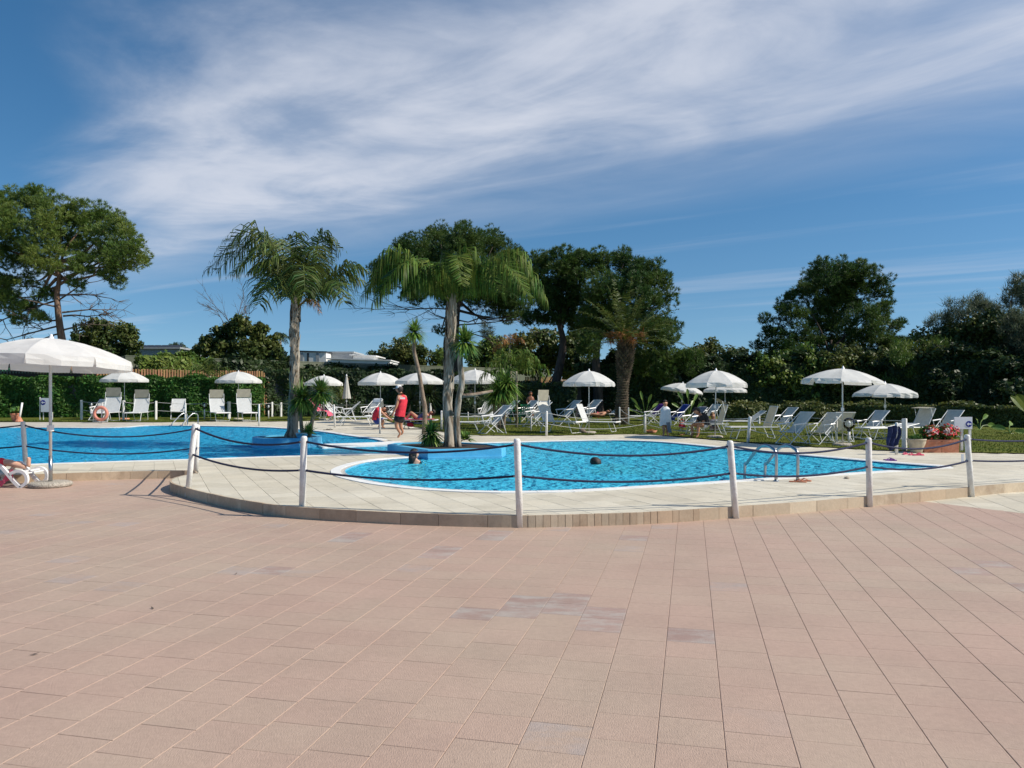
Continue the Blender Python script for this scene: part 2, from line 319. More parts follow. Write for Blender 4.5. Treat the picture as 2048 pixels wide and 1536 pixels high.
def water_mat(nm, dcol, dist):
    m = bpy.data.materials.new(nm); m.use_nodes = True; t = m.node_tree; t.nodes.clear()
    o = t.nodes.new('ShaderNodeOutputMaterial'); g = t.nodes.new('ShaderNodeNewGeometry')
    def noise(sc, det, dist=0.0, ro=0.55):
        n = t.nodes.new('ShaderNodeTexNoise'); n.inputs['Scale'].default_value = sc; n.inputs['Detail'].default_value = det; n.inputs['Distortion'].default_value = dist; n.inputs['Roughness'].default_value = ro
        t.links.new(g.outputs['Position'], n.inputs['Vector']); return n.outputs['Fac']
    hgt = mth(t, 'ADD', mth(t, 'MULTIPLY', noise(2.3, 2, 0.8), 1.0), mth(t, 'MULTIPLY', noise(8.0, 3, 0.8), 0.42))
    bp = t.nodes.new('ShaderNodeBump'); bp.inputs['Strength'].default_value = 1.0; bp.inputs['Distance'].default_value = dist; t.links.new(hgt, bp.inputs['Height'])
    gl = t.nodes.new('ShaderNodeBsdfGlossy'); gl.inputs['Roughness'].default_value = 0.04; t.links.new(bp.outputs[0], gl.inputs['Normal'])
    tr = t.nodes.new('ShaderNodeBsdfTransparent'); tr.inputs[0].default_value = (0.40, 0.90, 1.0, 1)
    df = t.nodes.new('ShaderNodeBsdfDiffuse'); df.inputs[0].default_value = dcol; t.links.new(bp.outputs[0], df.inputs['Normal'])
    m1 = t.nodes.new('ShaderNodeMixShader'); m1.inputs[0].default_value = 0.62; t.links.new(tr.outputs[0], m1.inputs[1]); t.links.new(df.outputs[0], m1.inputs[2])
    fr = t.nodes.new('ShaderNodeFresnel'); fr.inputs[0].default_value = 1.33; t.links.new(bp.outputs[0], fr.inputs['Normal'])
    m2 = t.nodes.new('ShaderNodeMixShader'); t.links.new(mth(t, 'MULTIPLY', fr.outputs[0], 0.50), m2.inputs[0]); t.links.new(m1.outputs[0], m2.inputs[1]); t.links.new(gl.outputs[0], m2.inputs[2])
    t.links.new(m2.outputs[0], o.inputs[0]); return m
M['water'] = water_mat('pool_water', (0.085, 0.68, 0.94, 1), 0.38); M['water_deep'] = water_mat('pool_water_deep', (0.05, 0.54, 0.88, 1), 0.38)
# ------------------------------------------------------------------ ground plan
def W2(p): return (p[0], p[1])
def gp(lst, z=D): return [G(a, b, z).to_2d() for a, b in lst]
kerb_px = [(376, 994), (428, 1008), (506, 1024), (584, 1035), (662, 1041), (740, 1045), (819, 1049), (942, 1053), (1041, 1054.5), (1147, 1052.5), (1300, 1047), (1406, 1040), (1497, 1033), (1614, 1024), (1738, 1012), (1848, 1002), (1935, 993), (2048, 982.5)]
kerb_r = [Vector((-5.95, 14.45)), Vector((-5.74, 14.05)), Vector((-5.80, 13.55)), Vector((-5.72, 12.95)), Vector((-5.42, 12.38))] + gp(kerb_px, 0) + [Vector((11.4, 13.7)), Vector((17, 15.2)), Vector((26, 17.4))]
kerb_l = [Vector((-26, 8.9)), Vector((-17, 11.3)), Vector((-12, 12.75)), Vector((-9.6, 13.5)), Vector((-8.21, 13.94)), Vector((-7.4, 14.25)), Vector((-6.6, 14.42)), Vector((-5.97, 14.52))]
KL = [p.to_2d() for p in spline([p.to_3d() for p in kerb_l], 8)]; KR = [p.to_2d() for p in spline([p.to_3d() for p in kerb_r], 8)]
KERB = KL[:-1] + KR
right_px = [(819, 916), (764, 920), (720, 928), (693, 938), (691, 945), (702, 952), (735, 960), (771, 966.5), (839, 974.5), (908, 979.2), (970, 981.5), (1034, 982), (1147, 979.5), (1300, 970.5), (1400, 964.5), (1490, 958.6), (1614, 951), (1735, 943.3), (1848, 936), (1885, 934), (1848, 931), (1735, 922), (1610, 911), (1453, 896.5), (1380, 889.3), (1320, 884), (1260, 881.5), (1200, 881), (1100, 883), (1000, 885.8), (935, 887.5), (905, 895), (872, 905), (848, 914.5)]
left_px = [(-330, 945), (64, 928), (156, 925), (290, 920.8), (390, 918), (506, 914), (610, 911), (680, 909), (750, 908), (785, 908.3), (808, 909), (812, 900), (806, 892), (795, 889.5), (750, 890.5), (690, 892.5), (645, 894.5), (637, 891.5), (645, 889), (700, 887.3), (750, 885.8), (775, 884.3), (748, 878), (688, 870), (636, 862.5), (569, 857), (506, 854), (400, 852), (300, 851.5), (255, 854.5), (180, 856), (60, 855), (0, 855.5), (-330, 862)]
def smooth_poly(px, straight=(), per=6):
    P = spline([G(a, b) for a, b in px], per, True); n = len(px); res = []
    for i in range(n):
        for k in range(per):
            res.append((G(*px[i]).lerp(G(*px[(i + 1) % n]), k / per) if i in straight else P[i * per + k]).to_2d())
    return res
POOL_R = smooth_poly(right_px, (28, 29, 30, 31, 32, 33)); POOL_L = smooth_poly(left_px, (0, 1, 6, 7, 8, 9, 10, 11, 12, 13, 14, 15, 16, 17, 18, 19, 20, 21, 22, 32, 33))
def area2(p): return sum(p[i].x * p[(i + 1) % len(p)].y - p[(i + 1) % len(p)].x * p[i].y for i in range(len(p))) / 2
def resample(p, step):
    res = []; n = len(p); acc = 0.0; L_ = [(p[(i + 1) % n] - p[i]).length for i in range(n)]; tot = sum(L_); k = max(8, int(tot / step)); st = tot / k; i = 0; d = 0.0
    for j in range(k):
        while i < n - 1 and d + L_[i] < j * st: d += L_[i]; i += 1
        res.append(p[i].lerp(p[(i + 1) % n], (j * st - d) / max(L_[i], 1e-6)))
    return res
for nm in ('POOL_R', 'POOL_L'):
    p = globals()[nm]
    if area2(p) < 0: p = p[::-1]
    globals()[nm] = resample(p, 0.25)
def offset(p, d):
    n = len(p); res = []
    for i in range(n):
        t = (p[(i + 1) % n] - p[i - 1]).normalized(); res.append(p[i] + Vector((t.y, -t.x)) * d)
    return res
def sheet(name, polys, z, m, kind='structure', parent=None, flip=False):
    pl = [[Vector((q.x, q.y, 0)) for q in p] for p in polys]; tri = tessellate_polygon(pl)
    vs = [(q.x, q.y, z) for p in polys for q in p]; me = bpy.data.meshes.new(name)
    fs = []
    for a, b, c in tri:
        A, B, C_ = vs[a], vs[b], vs[c]
        cr = (B[0] - A[0]) * (C_[1] - A[1]) - (B[1] - A[1]) * (C_[0] - A[0])
        if abs(cr) < 1e-9: continue
        fs.append((a, b, c) if cr > 0 else (a, c, b))
    me.from_pydata(vs, [], fs); me.update(); o = link(name, me, m, parent)
    if kind and not parent: o['kind'] = kind
    return o
site = [Vector(q) for q in ((-48, -14), (44, -14), (44, 58), (-48, 58))]
big = [Vector(q) for q in ((-900, -300), (900, -300), (900, 1500), (-900, 1500))]
sheet('ground', [big, site], -0.02, M['earth'])
KE = [Vector((-48, KERB[0].y - 5))] + KERB + [Vector((44, KERB[-1].y + 4))]
terrace = sheet('terrace', [[Vector((-48, -14)), Vector((44, -14))] + [q + Vector((0, 0.12)) for q in KE[::-1]]], -0.0045, M['grout'])
cop_r = offset(POOL_R, 0.02); cop_l = offset(POOL_L, 0.02)
deck = sheet('pool_deck', [KE + [Vector((44, 58)), Vector((-48, 58))], cop_r, cop_l], D - 0.011, M['deck_grout'])
mb = MB()                                            # deck edge under the kerb stones
for i in range(len(KE) - 1):
    a, b = KE[i], KE[i + 1]; mb.add([(a.x, a.y, -0.02), (b.x, b.y, -0.02), (b.x, b.y, D - 0.011), (a.x, a.y, D - 0.011)], [(0, 1, 2, 3)])
mb.build('deck_edge', M['deck_grout'], deck)
lawn_px = [(-900, 848), (-300, 845), (0, 844), (338, 844.5), (402, 843.5), (571, 843), (640, 841), (680, 838.8), (760, 838.8), (785, 845), (850, 858), (900, 866), (960, 871), (1100, 871.3), (1280, 869), (1384, 876), (1494, 885), (1598, 893), (1675, 896.5), (1800, 903), (1920, 905.5), (2048, 908), (2500, 918), (3400, 930)]
lawn_edge = [p.to_2d() for p in spline([G(a, b) for a, b in lawn_px], 8)]
lawn_edge = [q + Vector((0, random.uniform(-0.03, 0.03))) for q in lawn_edge]
lawn_edge = [q for q in lawn_edge if -47 < q.x < 43]
LAWN = [Vector((-48, lawn_edge[0].y))] + lawn_edge + [Vector((44, lawn_edge[-1].y)), Vector((44, 80)), Vector((-48, 80))]
lawn = sheet('lawn', [LAWN], D + 0.02, M['grass'])
def inside(p, poly):
    c = False; n = len(poly); j = n - 1; x, y = p
    for i in range(n):
        a = poly[i]; b = poly[j]
        if (a.y > y) != (b.y > y) and x < (b.x - a.x) * (y - a.y) / (b.y - a.y) + a.x: c = not c
        j = i
    return c
# pools: coping, basin, water
def pool(name, outl, label):
    basin = MB(); n = len(outl); zb = D - 0.95
    for i in range(n):
        a, b = outl[i], outl[(i + 1) % n]
        basin.add([(a.x, a.y, zb), (b.x, b.y, zb), (b.x, b.y, D + 0.0), (a.x, a.y, D + 0.0)], [(3, 2, 1, 0)])
    ob = basin.build('pool_basin', M['pool_tile']); ob['kind'] = 'structure'
    sheet('pool_floor', [outl], zb, M['pool_tile'], parent=ob)
    wt = sheet('pool_water', [offset(outl, 0.0)], D - 0.03, M['water' if name == 'right' else 'water_deep'])
    cp = empty('pool_coping', kind='structure'); o1 = offset(outl, 0.0); o2 = offset(outl, 0.085); o3 = offset(outl, 0.26)
    for k in range(0, n, 2):
        if name == 'left' and -5.6 < outl[k].x < -3.2 and outl[k].y > 20.2 and outl[k].y < 23.2: continue
        vs = []; cnt = 3 if k + 2 <= n else 2
        idx = [(k + q) % n for q in range(cnt)]
        b_ = MB(); zt = D + 0.012 + random.uniform(-0.001, 0.001)
        def fr(a, b, e): return a.lerp(b, e)
        ring_i = [o2[q] for q in idx]; ring_o = [o3[q] for q in idx]
        ring_i[0] = fr(ring_i[0], ring_i[1], 0.01); ring_o[0] = fr(ring_o[0], ring_o[1], 0.01); ring_i[-1] = fr(ring_i[-1], ring_i[-2], 0.01); ring_o[-1] = fr(ring_o[-1], ring_o[-2], 0.01)
        m_ = len(idx); P = [(q.x, q.y, zt) for q in ring_i] + [(q.x, q.y, zt) for q in ring_o] + [(q.x, q.y, D - 0.05) for q in ring_i] + [(q.x, q.y, D - 0.05) for q in ring_o]
        fs = []
        for j in range(m_ - 1):
            fs += [(j, m_ + j, m_ + j + 1, j + 1), (m_ + j, 3 * m_ + j, 3 * m_ + j + 1, m_ + j + 1), (2 * m_ + j, j, j + 1, 2 * m_ + j + 1)]
        fs += [(0, 2 * m_, 3 * m_, m_), (m_ - 1, 2 * m_ - 1, 4 * m_ - 1, 3 * m_ - 1)]
        b_.add(P, fs); b_.build('coping_stone', M['coping'], cp)
    lip = MB(); gr = MB()
    for i in range(n):
        if name == 'left' and -5.6 < outl[i].x < -3.2 and outl[i].y > 20.2 and outl[i].y < 23.2: continue
        a, b, c, d_ = o1[i], o1[(i + 1) % n], o2[(i + 1) % n], o2[i]
        lip.add([(a.x, a.y, D - 0.06), (b.x, b.y, D - 0.06), (c.x, c.y, D - 0.06), (d_.x, d_.y, D - 0.06)], [(0, 3, 2, 1)])
        if (a - Vector((0, 0))).length < 16.5:
            for e in np.arange(0, 1, 0.09):
                p = a.lerp(b, e); q = d_.lerp(c, e); t = (b - a).normalized() * 0.011
                gr.add([(p.x, p.y, D + 0.006), (p.x + t.x, p.y + t.y, D + 0.006), (q.x + t.x, q.y + t.y, D + 0.006), (q.x, q.y, D + 0.006), (p.x, p.y, D - 0.05), (p.x + t.x, p.y + t.y, D - 0.05)], [(0, 3, 2, 1), (4, 0, 1, 5)])
        else:
            gr.add([(a.x, a.y, D + 0.006), (b.x, b.y, D + 0.006), (c.x, c.y, D + 0.006), (d_.x, d_.y, D + 0.006), (a.x, a.y, D - 0.06), (b.x, b.y, D - 0.06)], [(0, 3, 2, 1), (4, 0, 1, 5)])
    lip.build('overflow_gutter', M['coping'], cp)
    g = gr.build('gutter_grating', M['coping'], cp); g['kind'] = 'stuff'
    return ob
pool('right', POOL_R, ''); pool('left', POOL_L, '')
pen = [G(a, b).to_2d() for a, b in ((808, 889.8), (750, 890.9), (690, 893.0), (645, 895.2), (636, 891.5), (645, 888.6), (700, 886.9), (750, 885.3), (782, 883.2), (800, 883.6), (812, 886))]
wk = MB(); nq = len(pen); wk.add([(q.x, q.y, D + 0.013) for q in pen] + [(q.x, q.y, -0.7) for q in pen], [tuple(range(nq))] + [(i, nq + i, nq + (i + 1) % nq, (i + 1) % nq) for i in range(nq)])
wk.build('pool_walkway', M['coping'])['kind'] = 'structure'
# --- tiles --------------------------------------------------------------
def clip_half(poly, p, nrm):                          # keep the side where (q-p).n > 0
    res = []
    for i in range(len(poly)):
        a, b = poly[i], poly[(i + 1) % len(poly)]; da, db = (a - p).dot(nrm), (b - p).dot(nrm)
        if da >= 0: res.append(a)
        if (da >= 0) != (db >= 0): res.append(a.lerp(b, da / (da - db)))
    return res
def tile_geo(mb, poly, zt, zb, ch=0.0022):
    c = sum(poly, Vector((0, 0))) / len(poly); n = len(poly)
    top = [(q + (c - q).normalized() * ch * 1.4) for q in poly]
    mb.add([(q.x, q.y, zt) for q in top] + [(q.x, q.y, zt - ch * 0.8) for q in poly] + [(q.x, q.y, zb) for q in poly],
           [tuple(range(n))] + [(i, n + i, n + (i + 1) % n, (i + 1) % n) for i in range(n)] + [(n + i, 2 * n + i, 2 * n + (i + 1) % n, n + (i + 1) % n) for i in range(n)])
def px_of(p, z=0.0): return (1024 + F * p.x / p.y, HY + F * (CH - z) / p.y) if p.y > 0.3 else (99999, 99999)
class Bound:
    def __init__(s, pts, closed, side):                # side: +1 keeps left of the direction
        s.a = np.array([[q.x, q.y] for q in pts]); s.b = np.roll(s.a, -1, 0)
        if not closed: s.a = s.a[:-1]; s.b = s.b[:-1]
        s.side = side
    def near(s, c):
        d = s.b - s.a; tt = np.clip(((c - s.a) * d).sum(1) / np.maximum((d * d).sum(1), 1e-9), 0, 1); q = s.a + d * tt[:, None]; r = ((q - c) ** 2).sum(1); i = int(r.argmin())
        t = d[i] / np.linalg.norm(d[i]); n = np.array([-t[1], t[0]]) * s.side; sd = float(((c - q[i]) * n).sum()) if True else 0
        return math.sqrt(float(r[i])), Vector(q[i]), Vector(n), sd
def lay(name_parent, ang, tw, tl, anchor, rng, gap, bounds, ok, matname, zt, zb, off, limit, worn=(), znoise=0.0008, jit=0.0):
    A = Vector((math.sin(ang), math.cos(ang))); B = Vector((math.cos(ang), -math.sin(ang)))
    whole = []; cut = []
    (x0, x1), (y0, y1) = rng; R_ = 70
    cor = [Vector((x, y)) - anchor for x in (x0, x1) for y in (y0, y1)]
    i0 = int(min(c.dot(B) for c in cor) / tw) - 1; i1 = int(max(c.dot(B) for c in cor) / tw) + 1
    j0 = int(min(c.dot(A) for c in cor) / tl) - 1; j1 = int(max(c.dot(A) for c in cor) / tl) + 2
    hw, hl = tw / 2 - gap / 2, tl / 2 - gap / 2
    for i in range(i0, i1):
        o_ = off(i) * tl
        for j in range(j0, j1):
            c = anchor + B * ((i + 0.5) * tw) + A * ((j + 0.5) * tl + o_)
            if not (x0 < c.x < x1 and y0 < c.y < y1) or not ok(c): continue
            cc = np.array([c.x, c.y]); poly = None; dead = False
            for bd in bounds:
                d, q, n, sd = bd.near(cc)
                if d < tw * 0.75:
                    if poly is None: poly = [c - B * hw - A * hl, c + B * hw - A * hl, c + B * hw + A * hl, c - B * hw + A * hl]
                    new = clip_half(poly, q + n * gap * 0.5, n)
                    if len(new) < 3: dead = True; break
                    poly = new
                elif sd < 0: dead = True; break
            if dead: continue
            if poly is not None:
                ar = abs(area2(poly))
                if ar > 0.97 * 4 * hw * hl: poly = None
                elif ar < 0.002: continue
            dz = random.uniform(-znoise, znoise)
            px, py = px_of(c, zt); seen = -60 < px < 2108 and py < 1600
            (whole if poly is None else cut).append((c, poly, dz, seen, c.length))
    base = MB(); tile_geo(base, [Vector((-hw, -hl)), Vector((hw, -hl)), Vector((hw, hl)), Vector((-hw, hl))], 0, zb - zt)
    me = bpy.data.meshes.new('tile'); me.from_pydata(base.v, [], base.f); me.update(); me.materials.append(M[matname])
    mew = me.copy(); mew.materials.clear(); mew.materials.append(M['worn_tile'])
    allt = [t for t in whole + cut if t[3]]; allt.sort(key=lambda t: t[4]); single = set(id(t) for t in allt[:limit])
    stuff = MB()
    wornset = []
    for wx, wy in worn:
        g_ = G(wx, wy, zt).to_2d(); best = min(whole, key=lambda t: (t[0] - g_).length); wornset.append(id(best)); single.add(id(best))
    if wornset and len(single) > limit:
        for t in allt[:limit][::-1]:
            if len(single) <= limit: break
            if id(t) not in wornset: single.discard(id(t))
    Mr = Matrix.Rotation(-ang, 2)
    for t in whole + cut:
        c, poly, dz, seen, _ = t
        if id(t) in single:
            if poly is None:
                o = link('tile', mew if id(t) in wornset else me, None, name_parent, (c.x, c.y, zt + dz)); o.rotation_euler = (random.gauss(0, jit), random.gauss(0, jit), -ang)
                if id(t) in wornset: o['label'] = 'worn tile with pale patches where the colour has rubbed off'
            else:
                b_ = MB(); tile_geo(b_, [q - c for q in poly], 0, zb - zt); b_.build('tile', M[matname], name_parent, loc=(c.x, c.y, zt + dz))
        else:
            if poly is None: poly = [c - B * hw - A * hl, c + B * hw - A * hl, c + B * hw + A * hl, c - B * hw + A * hl]
            tile_geo(stuff, poly, zt + dz, zb)
    o = stuff.build('tiles', M[matname], name_parent); o['kind'] = 'stuff'
ANG = math.radians(13.05)
kerb_bound = Bound(KERB, False, -1)                    # terrace lies right of the kerb's direction
cream_a, cream_b = G(1848, 1003, 0).to_2d(), G(2048, 1027, 0).to_2d(); cdir = (cream_b - cream_a).normalized(); cn = Vector((cdir.y, -cdir.x))
if cn.x < 0: pass
cream_n = Vector((-cdir.y, cdir.x))
if cream_n.dot(Vector((1, 0))) < 0: cream_n = -cream_n   # points to the cream side
cream_bd_out = Bound([cream_a - cdir * 3, cream_a, cream_b, cream_b + cdir * 12], False, 1)
s_test = cream_bd_out.near(np.array([0.0, 6.0]))[3]
cream_bd_out.side = 1 if s_test > 0 else -1
cream_bd_in = Bound([cream_a - cdir * 3, cream_a, cream_b, cream_b + cdir * 12], False, -cream_bd_out.side)
offs = {}
def off_r(i):
    if i not in offs: offs[i] = random.random()
    return offs[i]
worn_px = [(1050, 1200), (960, 1216), (1045, 1216), (1150, 1192), (1118, 1228), (1205, 1224), (1200, 1246), (1382, 1265), (862, 1106), (885, 1094), (690, 1082), (722, 1074), (1268, 1072), (1925, 1138), (2020, 1165), (548, 1136), (985, 1075), (1000, 1061), (2015, 1136), (1015, 1205)]
lay(terrace, ANG, 0.308, 0.298, Vector((0.612, 3.317)), ((-13, 12), (1.2, 15)), 0.0026, [kerb_bound, cream_bd_out], lambda c: True, 'terrace_tile', 0.0, -0.0045, off_r, 300, worn_px, 0.0006, 0.0012)
lay(terrace, ANG, 0.40, 0.40, Vector((7.0, 11.0)), ((5, 14), (4, 15)), 0.006, [kerb_bound, cream_bd_in], lambda c: True, 'deck_tile', 0.0, -0.0045, lambda i: (i % 2) * 0.5, 40)
kerb_keep = Bound(KERB, False, 1); OPR = offset(POOL_R, 0.1); OPL = offset(POOL_L, 0.1)
br = Bound(offset(POOL_R, 0.262), True, -1); bl = Bound(offset(POOL_L, 0.262), True, -1)
lawn_bd = Bound(LAWN[:len(lawn_edge) + 2], False, -1)
lay(deck, math.radians(-25), 0.37, 0.37, Vector((0.2, 11.0)), ((-17, 16), (9, 41)), 0.004, [kerb_keep, br, bl], lambda c: not inside(c, LAWN) and not inside(c, OPR) and not inside(c, OPL), 'deck_tile', D, D - 0.02, lambda i: (i % 2) * 0.5, 290, (), 0.0010, 0.002)
# kerb stones
def stones(curve, name_parent, flip=1):
    pts = resample_open(curve, 0.03); i = 0
    while i < len(pts) - 2:
        x = pts[i].x
        ln = random.uniform(0.35, 0.62) if x < 0.08 else (0.104 if x < 1.75 else random.uniform(0.3, 0.62) if x > 2.6 else random.choice((0.11, 0.22, 0.3)))
        k = max(2, int(ln / 0.03)); j = min(len(pts) - 1, i + k); seg = pts[i:j + 1:max(1, (j - i) // 4)]
        if seg[-1] != pts[j]: seg.append(pts[j])
        if len(seg) < 2: break
        seg = [q.copy() for q in seg]; g_ = 0.0025; d0 = (seg[1] - seg[0]).normalized(); seg[0] += d0 * g_; d1 = (seg[-1] - seg[-2]).normalized(); seg[-1] -= d1 * g_
        th = 0.03 + random.uniform(-0.002, 0.003); zt = D + 0.002 + random.uniform(-0.002, 0.002)
        inn = []; ou = []
        for a in range(len(seg)):
            t = (seg[min(a + 1, len(seg) - 1)] - seg[max(a - 1, 0)]).normalized(); nr = Vector((t.y, -t.x)); inn.append(seg[a] - nr * 0.0015); ou.append(seg[a] + nr * th)
        m_ = len(seg); P = [(q.x, q.y, zt) for q in inn] + [(q.x, q.y, zt) for q in ou] + [(q.x, q.y, -0.006) for q in ou]; fs = []
        for a in range(m_ - 1): fs += [(a, m_ + a, m_ + a + 1, a + 1), (m_ + a, 2 * m_ + a, 2 * m_ + a + 1, m_ + a + 1)]
        b_ = MB(); b_.add(P + [(inn[0].x, inn[0].y, 0), (inn[-1].x, inn[-1].y, 0)], fs + [(0, 3 * m_, 2 * m_, m_), (m_ - 1, 2 * m_ - 1, 3 * m_ - 1, 3 * m_ + 1)])
        b_.build('kerb_stone', M['kerb_stone'], name_parent); i = j
def resample_open(p, step):
    L_ = [(p[i + 1] - p[i]).length for i in range(len(p) - 1)]; tot = sum(L_); k = int(tot / step); res = []; i = 0; d = 0
    for j in range(k + 1):
        s__ = j * tot / k
        while i < len(L_) - 1 and d + L_[i] < s__: d += L_[i]; i += 1
        res.append(p[i].lerp(p[i + 1], (s__ - d) / max(L_[i], 1e-9)))
    return res
kerb = empty('kerb', kind='structure')
stones([q for q in KL if q.x > -14], kerb); stones([q for q in KR if q.x < 14], kerb)
# planters in the pools
P1 = Vector((-6.24, 21.4, 0)); P1R = 0.93; P1Z = 0.385
pl1 = empty('round_planter', (P1.x, P1.y, 0), label='round light blue masonry planter rising from the left pool, palm inside', cat='planter')
mb = MB(); mb.lathe([(P1R - 0.14, P1Z - 0.06), (P1R - 0.14, P1Z), (P1R - 0.01, P1Z), (P1R, P1Z - 0.012), (P1R, 0.20), (P1R + 0.02, 0.19), (P1R + 0.02, -0.8)], 48); mb.build('rim_wall', M['planter_blue'], pl1, smooth=False)
mb = MB(); mb.lathe([(0, P1Z - 0.03), (P1R * 0.5, P1Z - 0.02), (P1R - 0.13, P1Z - 0.04)], 32); mb.build('soil', M['soil'], pl1)
pp = [Vector((-1.87, 17.12)), Vector((-0.24, 17.52)), Vector((-0.15, 18.3)), Vector((-0.5, 19.1)), Vector((-1.3, 19.7)), Vector((-2.2, 19.9)), Vector((-2.95, 19.5)), Vector((-3.05, 18.85))]
P2Z = 0.335; pc = sum(pp, Vector((0, 0))) / len(pp)
pl2 = empty('angular_planter', (pc.x, pc.y, 0), label='angular blue masonry planter between the two pools with palm and rosettes', cat='planter')
def wall_poly(poly, inner, zt, zb, m, name, parent, c):
    mb = MB(); n = len(poly)
    for i in range(n):
        a, b, a2, b2 = poly[i] - c, poly[(i + 1) % n] - c, inner[i] - c, inner[(i + 1) % n] - c
        mb.add([(a.x, a.y, zb), (b.x, b.y, zb), (b.x, b.y, zt), (a.x, a.y, zt), (a2.x, a2.y, zt), (b2.x, b2.y, zt), (a2.x, a2.y, zt - 0.08), (b2.x, b2.y, zt - 0.08)], [(0, 1, 2, 3), (3, 2, 5, 4), (4, 5, 7, 6)])
    return mb.build(name, m, parent)
wall_poly(pp, [q.lerp(pc, 0.13) for q in pp], P2Z, -0.8, M['planter_blue'], 'rim_wall', pl2, pc)
sheet('soil', [[(q.lerp(pc, 0.12) - pc) for q in pp]], P2Z - 0.03, M['soil'], parent=pl2)
mb = MB(); a, b = pp[0] - pc, pp[1] - pc; nv = Vector(((b - a).y, -(b - a).x)).normalized()
mb.add([(a.x + nv.x * 0.0, a.y, 0.165), (b.x, b.y, 0.165), (b.x + nv.x * 0.06, b.y + nv.y * 0.06, 0.165), (a.x + nv.x * 0.06, a.y + nv.y * 0.06, 0.165), (b.x + nv.x * 0.06, b.y + nv.y * 0.06, -0.5), (a.x + nv.x * 0.06, a.y + nv.y * 0.06, -0.5)], [(0, 3, 2, 1), (3, 5, 4, 2)])
mb.build('lower_step', M['planter_blue'], pl2)
# grass blades along the near lawn
def blades():
    n = 80000; P = []
    xs = RNG.uniform(-26, 22, n * 2); ys = RNG.uniform(17.5, 40, n * 2)
    ex = np.array([q.x for q in lawn_edge]); ey = np.array([q.y for q in lawn_edge]); o = np.argsort(ex); lim = np.interp(xs, ex[o], ey[o])
    k = (ys > lim) & (RNG.random(n * 2) < np.clip(1.6 - (ys - lim) * 0.10, 0.12, 1)); xs, ys = xs[k][:n], ys[k][:n]; n = len(xs)
    h = RNG.uniform(0.02, 0.055, n); a = RNG.uniform(0, 6.28, n); wd = 0.012; lean = RNG.uniform(-0.02, 0.02, (n, 2)); z = D + 0.018
    v = np.zeros((n, 3, 3)); v[:, 0] = np.stack([xs - np.cos(a) * wd, ys - np.sin(a) * wd, np.full(n, z)], 1); v[:, 1] = np.stack([xs + np.cos(a) * wd, ys + np.sin(a) * wd, np.full(n, z)], 1)
    v[:, 2] = np.stack([xs + lean[:, 0], ys + lean[:, 1], z + h], 1)
    o = np_mesh('grass', v.reshape(-1, 3), np.arange(3 * n).reshape(-1, 3), M['grass_blade']); o['kind'] = 'stuff'; tag(o, 'short green grass blades growing on the sunbathing lawn', 'grass')
blades()
# ------------------------------------------------------------------ vegetation
def rand_unit(n):
    v = RNG.normal(size=(n, 3)); return v / np.linalg.norm(v, axis=1, keepdims=True)
def blades_mesh(P, Dr, ln, wd, n_seg=1, droop=0.0):
    """thin triangles: base point P, direction Dr, length ln, width wd"""
    n = len(P); side = np.cross(Dr, rand_unit(n)); side /= np.maximum(np.linalg.norm(side, axis=1, keepdims=True), 1e-6)
    hw = (wd * 0.5)[:, None] if isinstance(wd, np.ndarray) else wd * 0.5
    L_ = ln[:, None] if isinstance(ln, np.ndarray) else ln
    v = np.stack([P - side * hw, P + side * hw, P + Dr * L_], 1).reshape(-1, 3)
    return v, np.arange(3 * n).reshape(-1, 3)
def leaf_quads(P, Nrm, size, asp=1.8):
    n = len(P); a = np.cross(Nrm, rand_unit(n)); a /= np.maximum(np.linalg.norm(a, axis=1, keepdims=True), 1e-6); b = np.cross(Nrm, a)
    s = (size * 0.5)[:, None]
    v = np.stack([P - a * s * asp, P - b * s + a * s * 0.1, P + a * s * asp, P + b * s + a * s * 0.1], 1).reshape(-1, 3)
    return v, np.arange(4 * n).reshape(-1, 4)
def sub_clumps(blobs, Y, depth, per_r, sub):
    """blobs (px, py, r) -> many clump centres + radii in place, spread over each blob's volume"""
    C, R = [], []
    for b in blobs:
        px, py, r = b[:3]; yy = Y + (b[3] if len(b) > 3 else RNG.uniform(-depth, depth)); c = np.array(AT(px, py, yy)); rr = r * Y / F
        k = max(4, int(2.7 * per_r * (rr / sub) ** 2))
        d = rand_unit(k); q = d * (rr * RNG.uniform(0.30, 1.0, k) ** 0.8)[:, None]; q[:, 1] *= 1.1
        C.append(c + q); R.append(np.full(k, sub) * RNG.uniform(0.65, 1.2, k))
    return np.concatenate(C), np.concatenate(R)
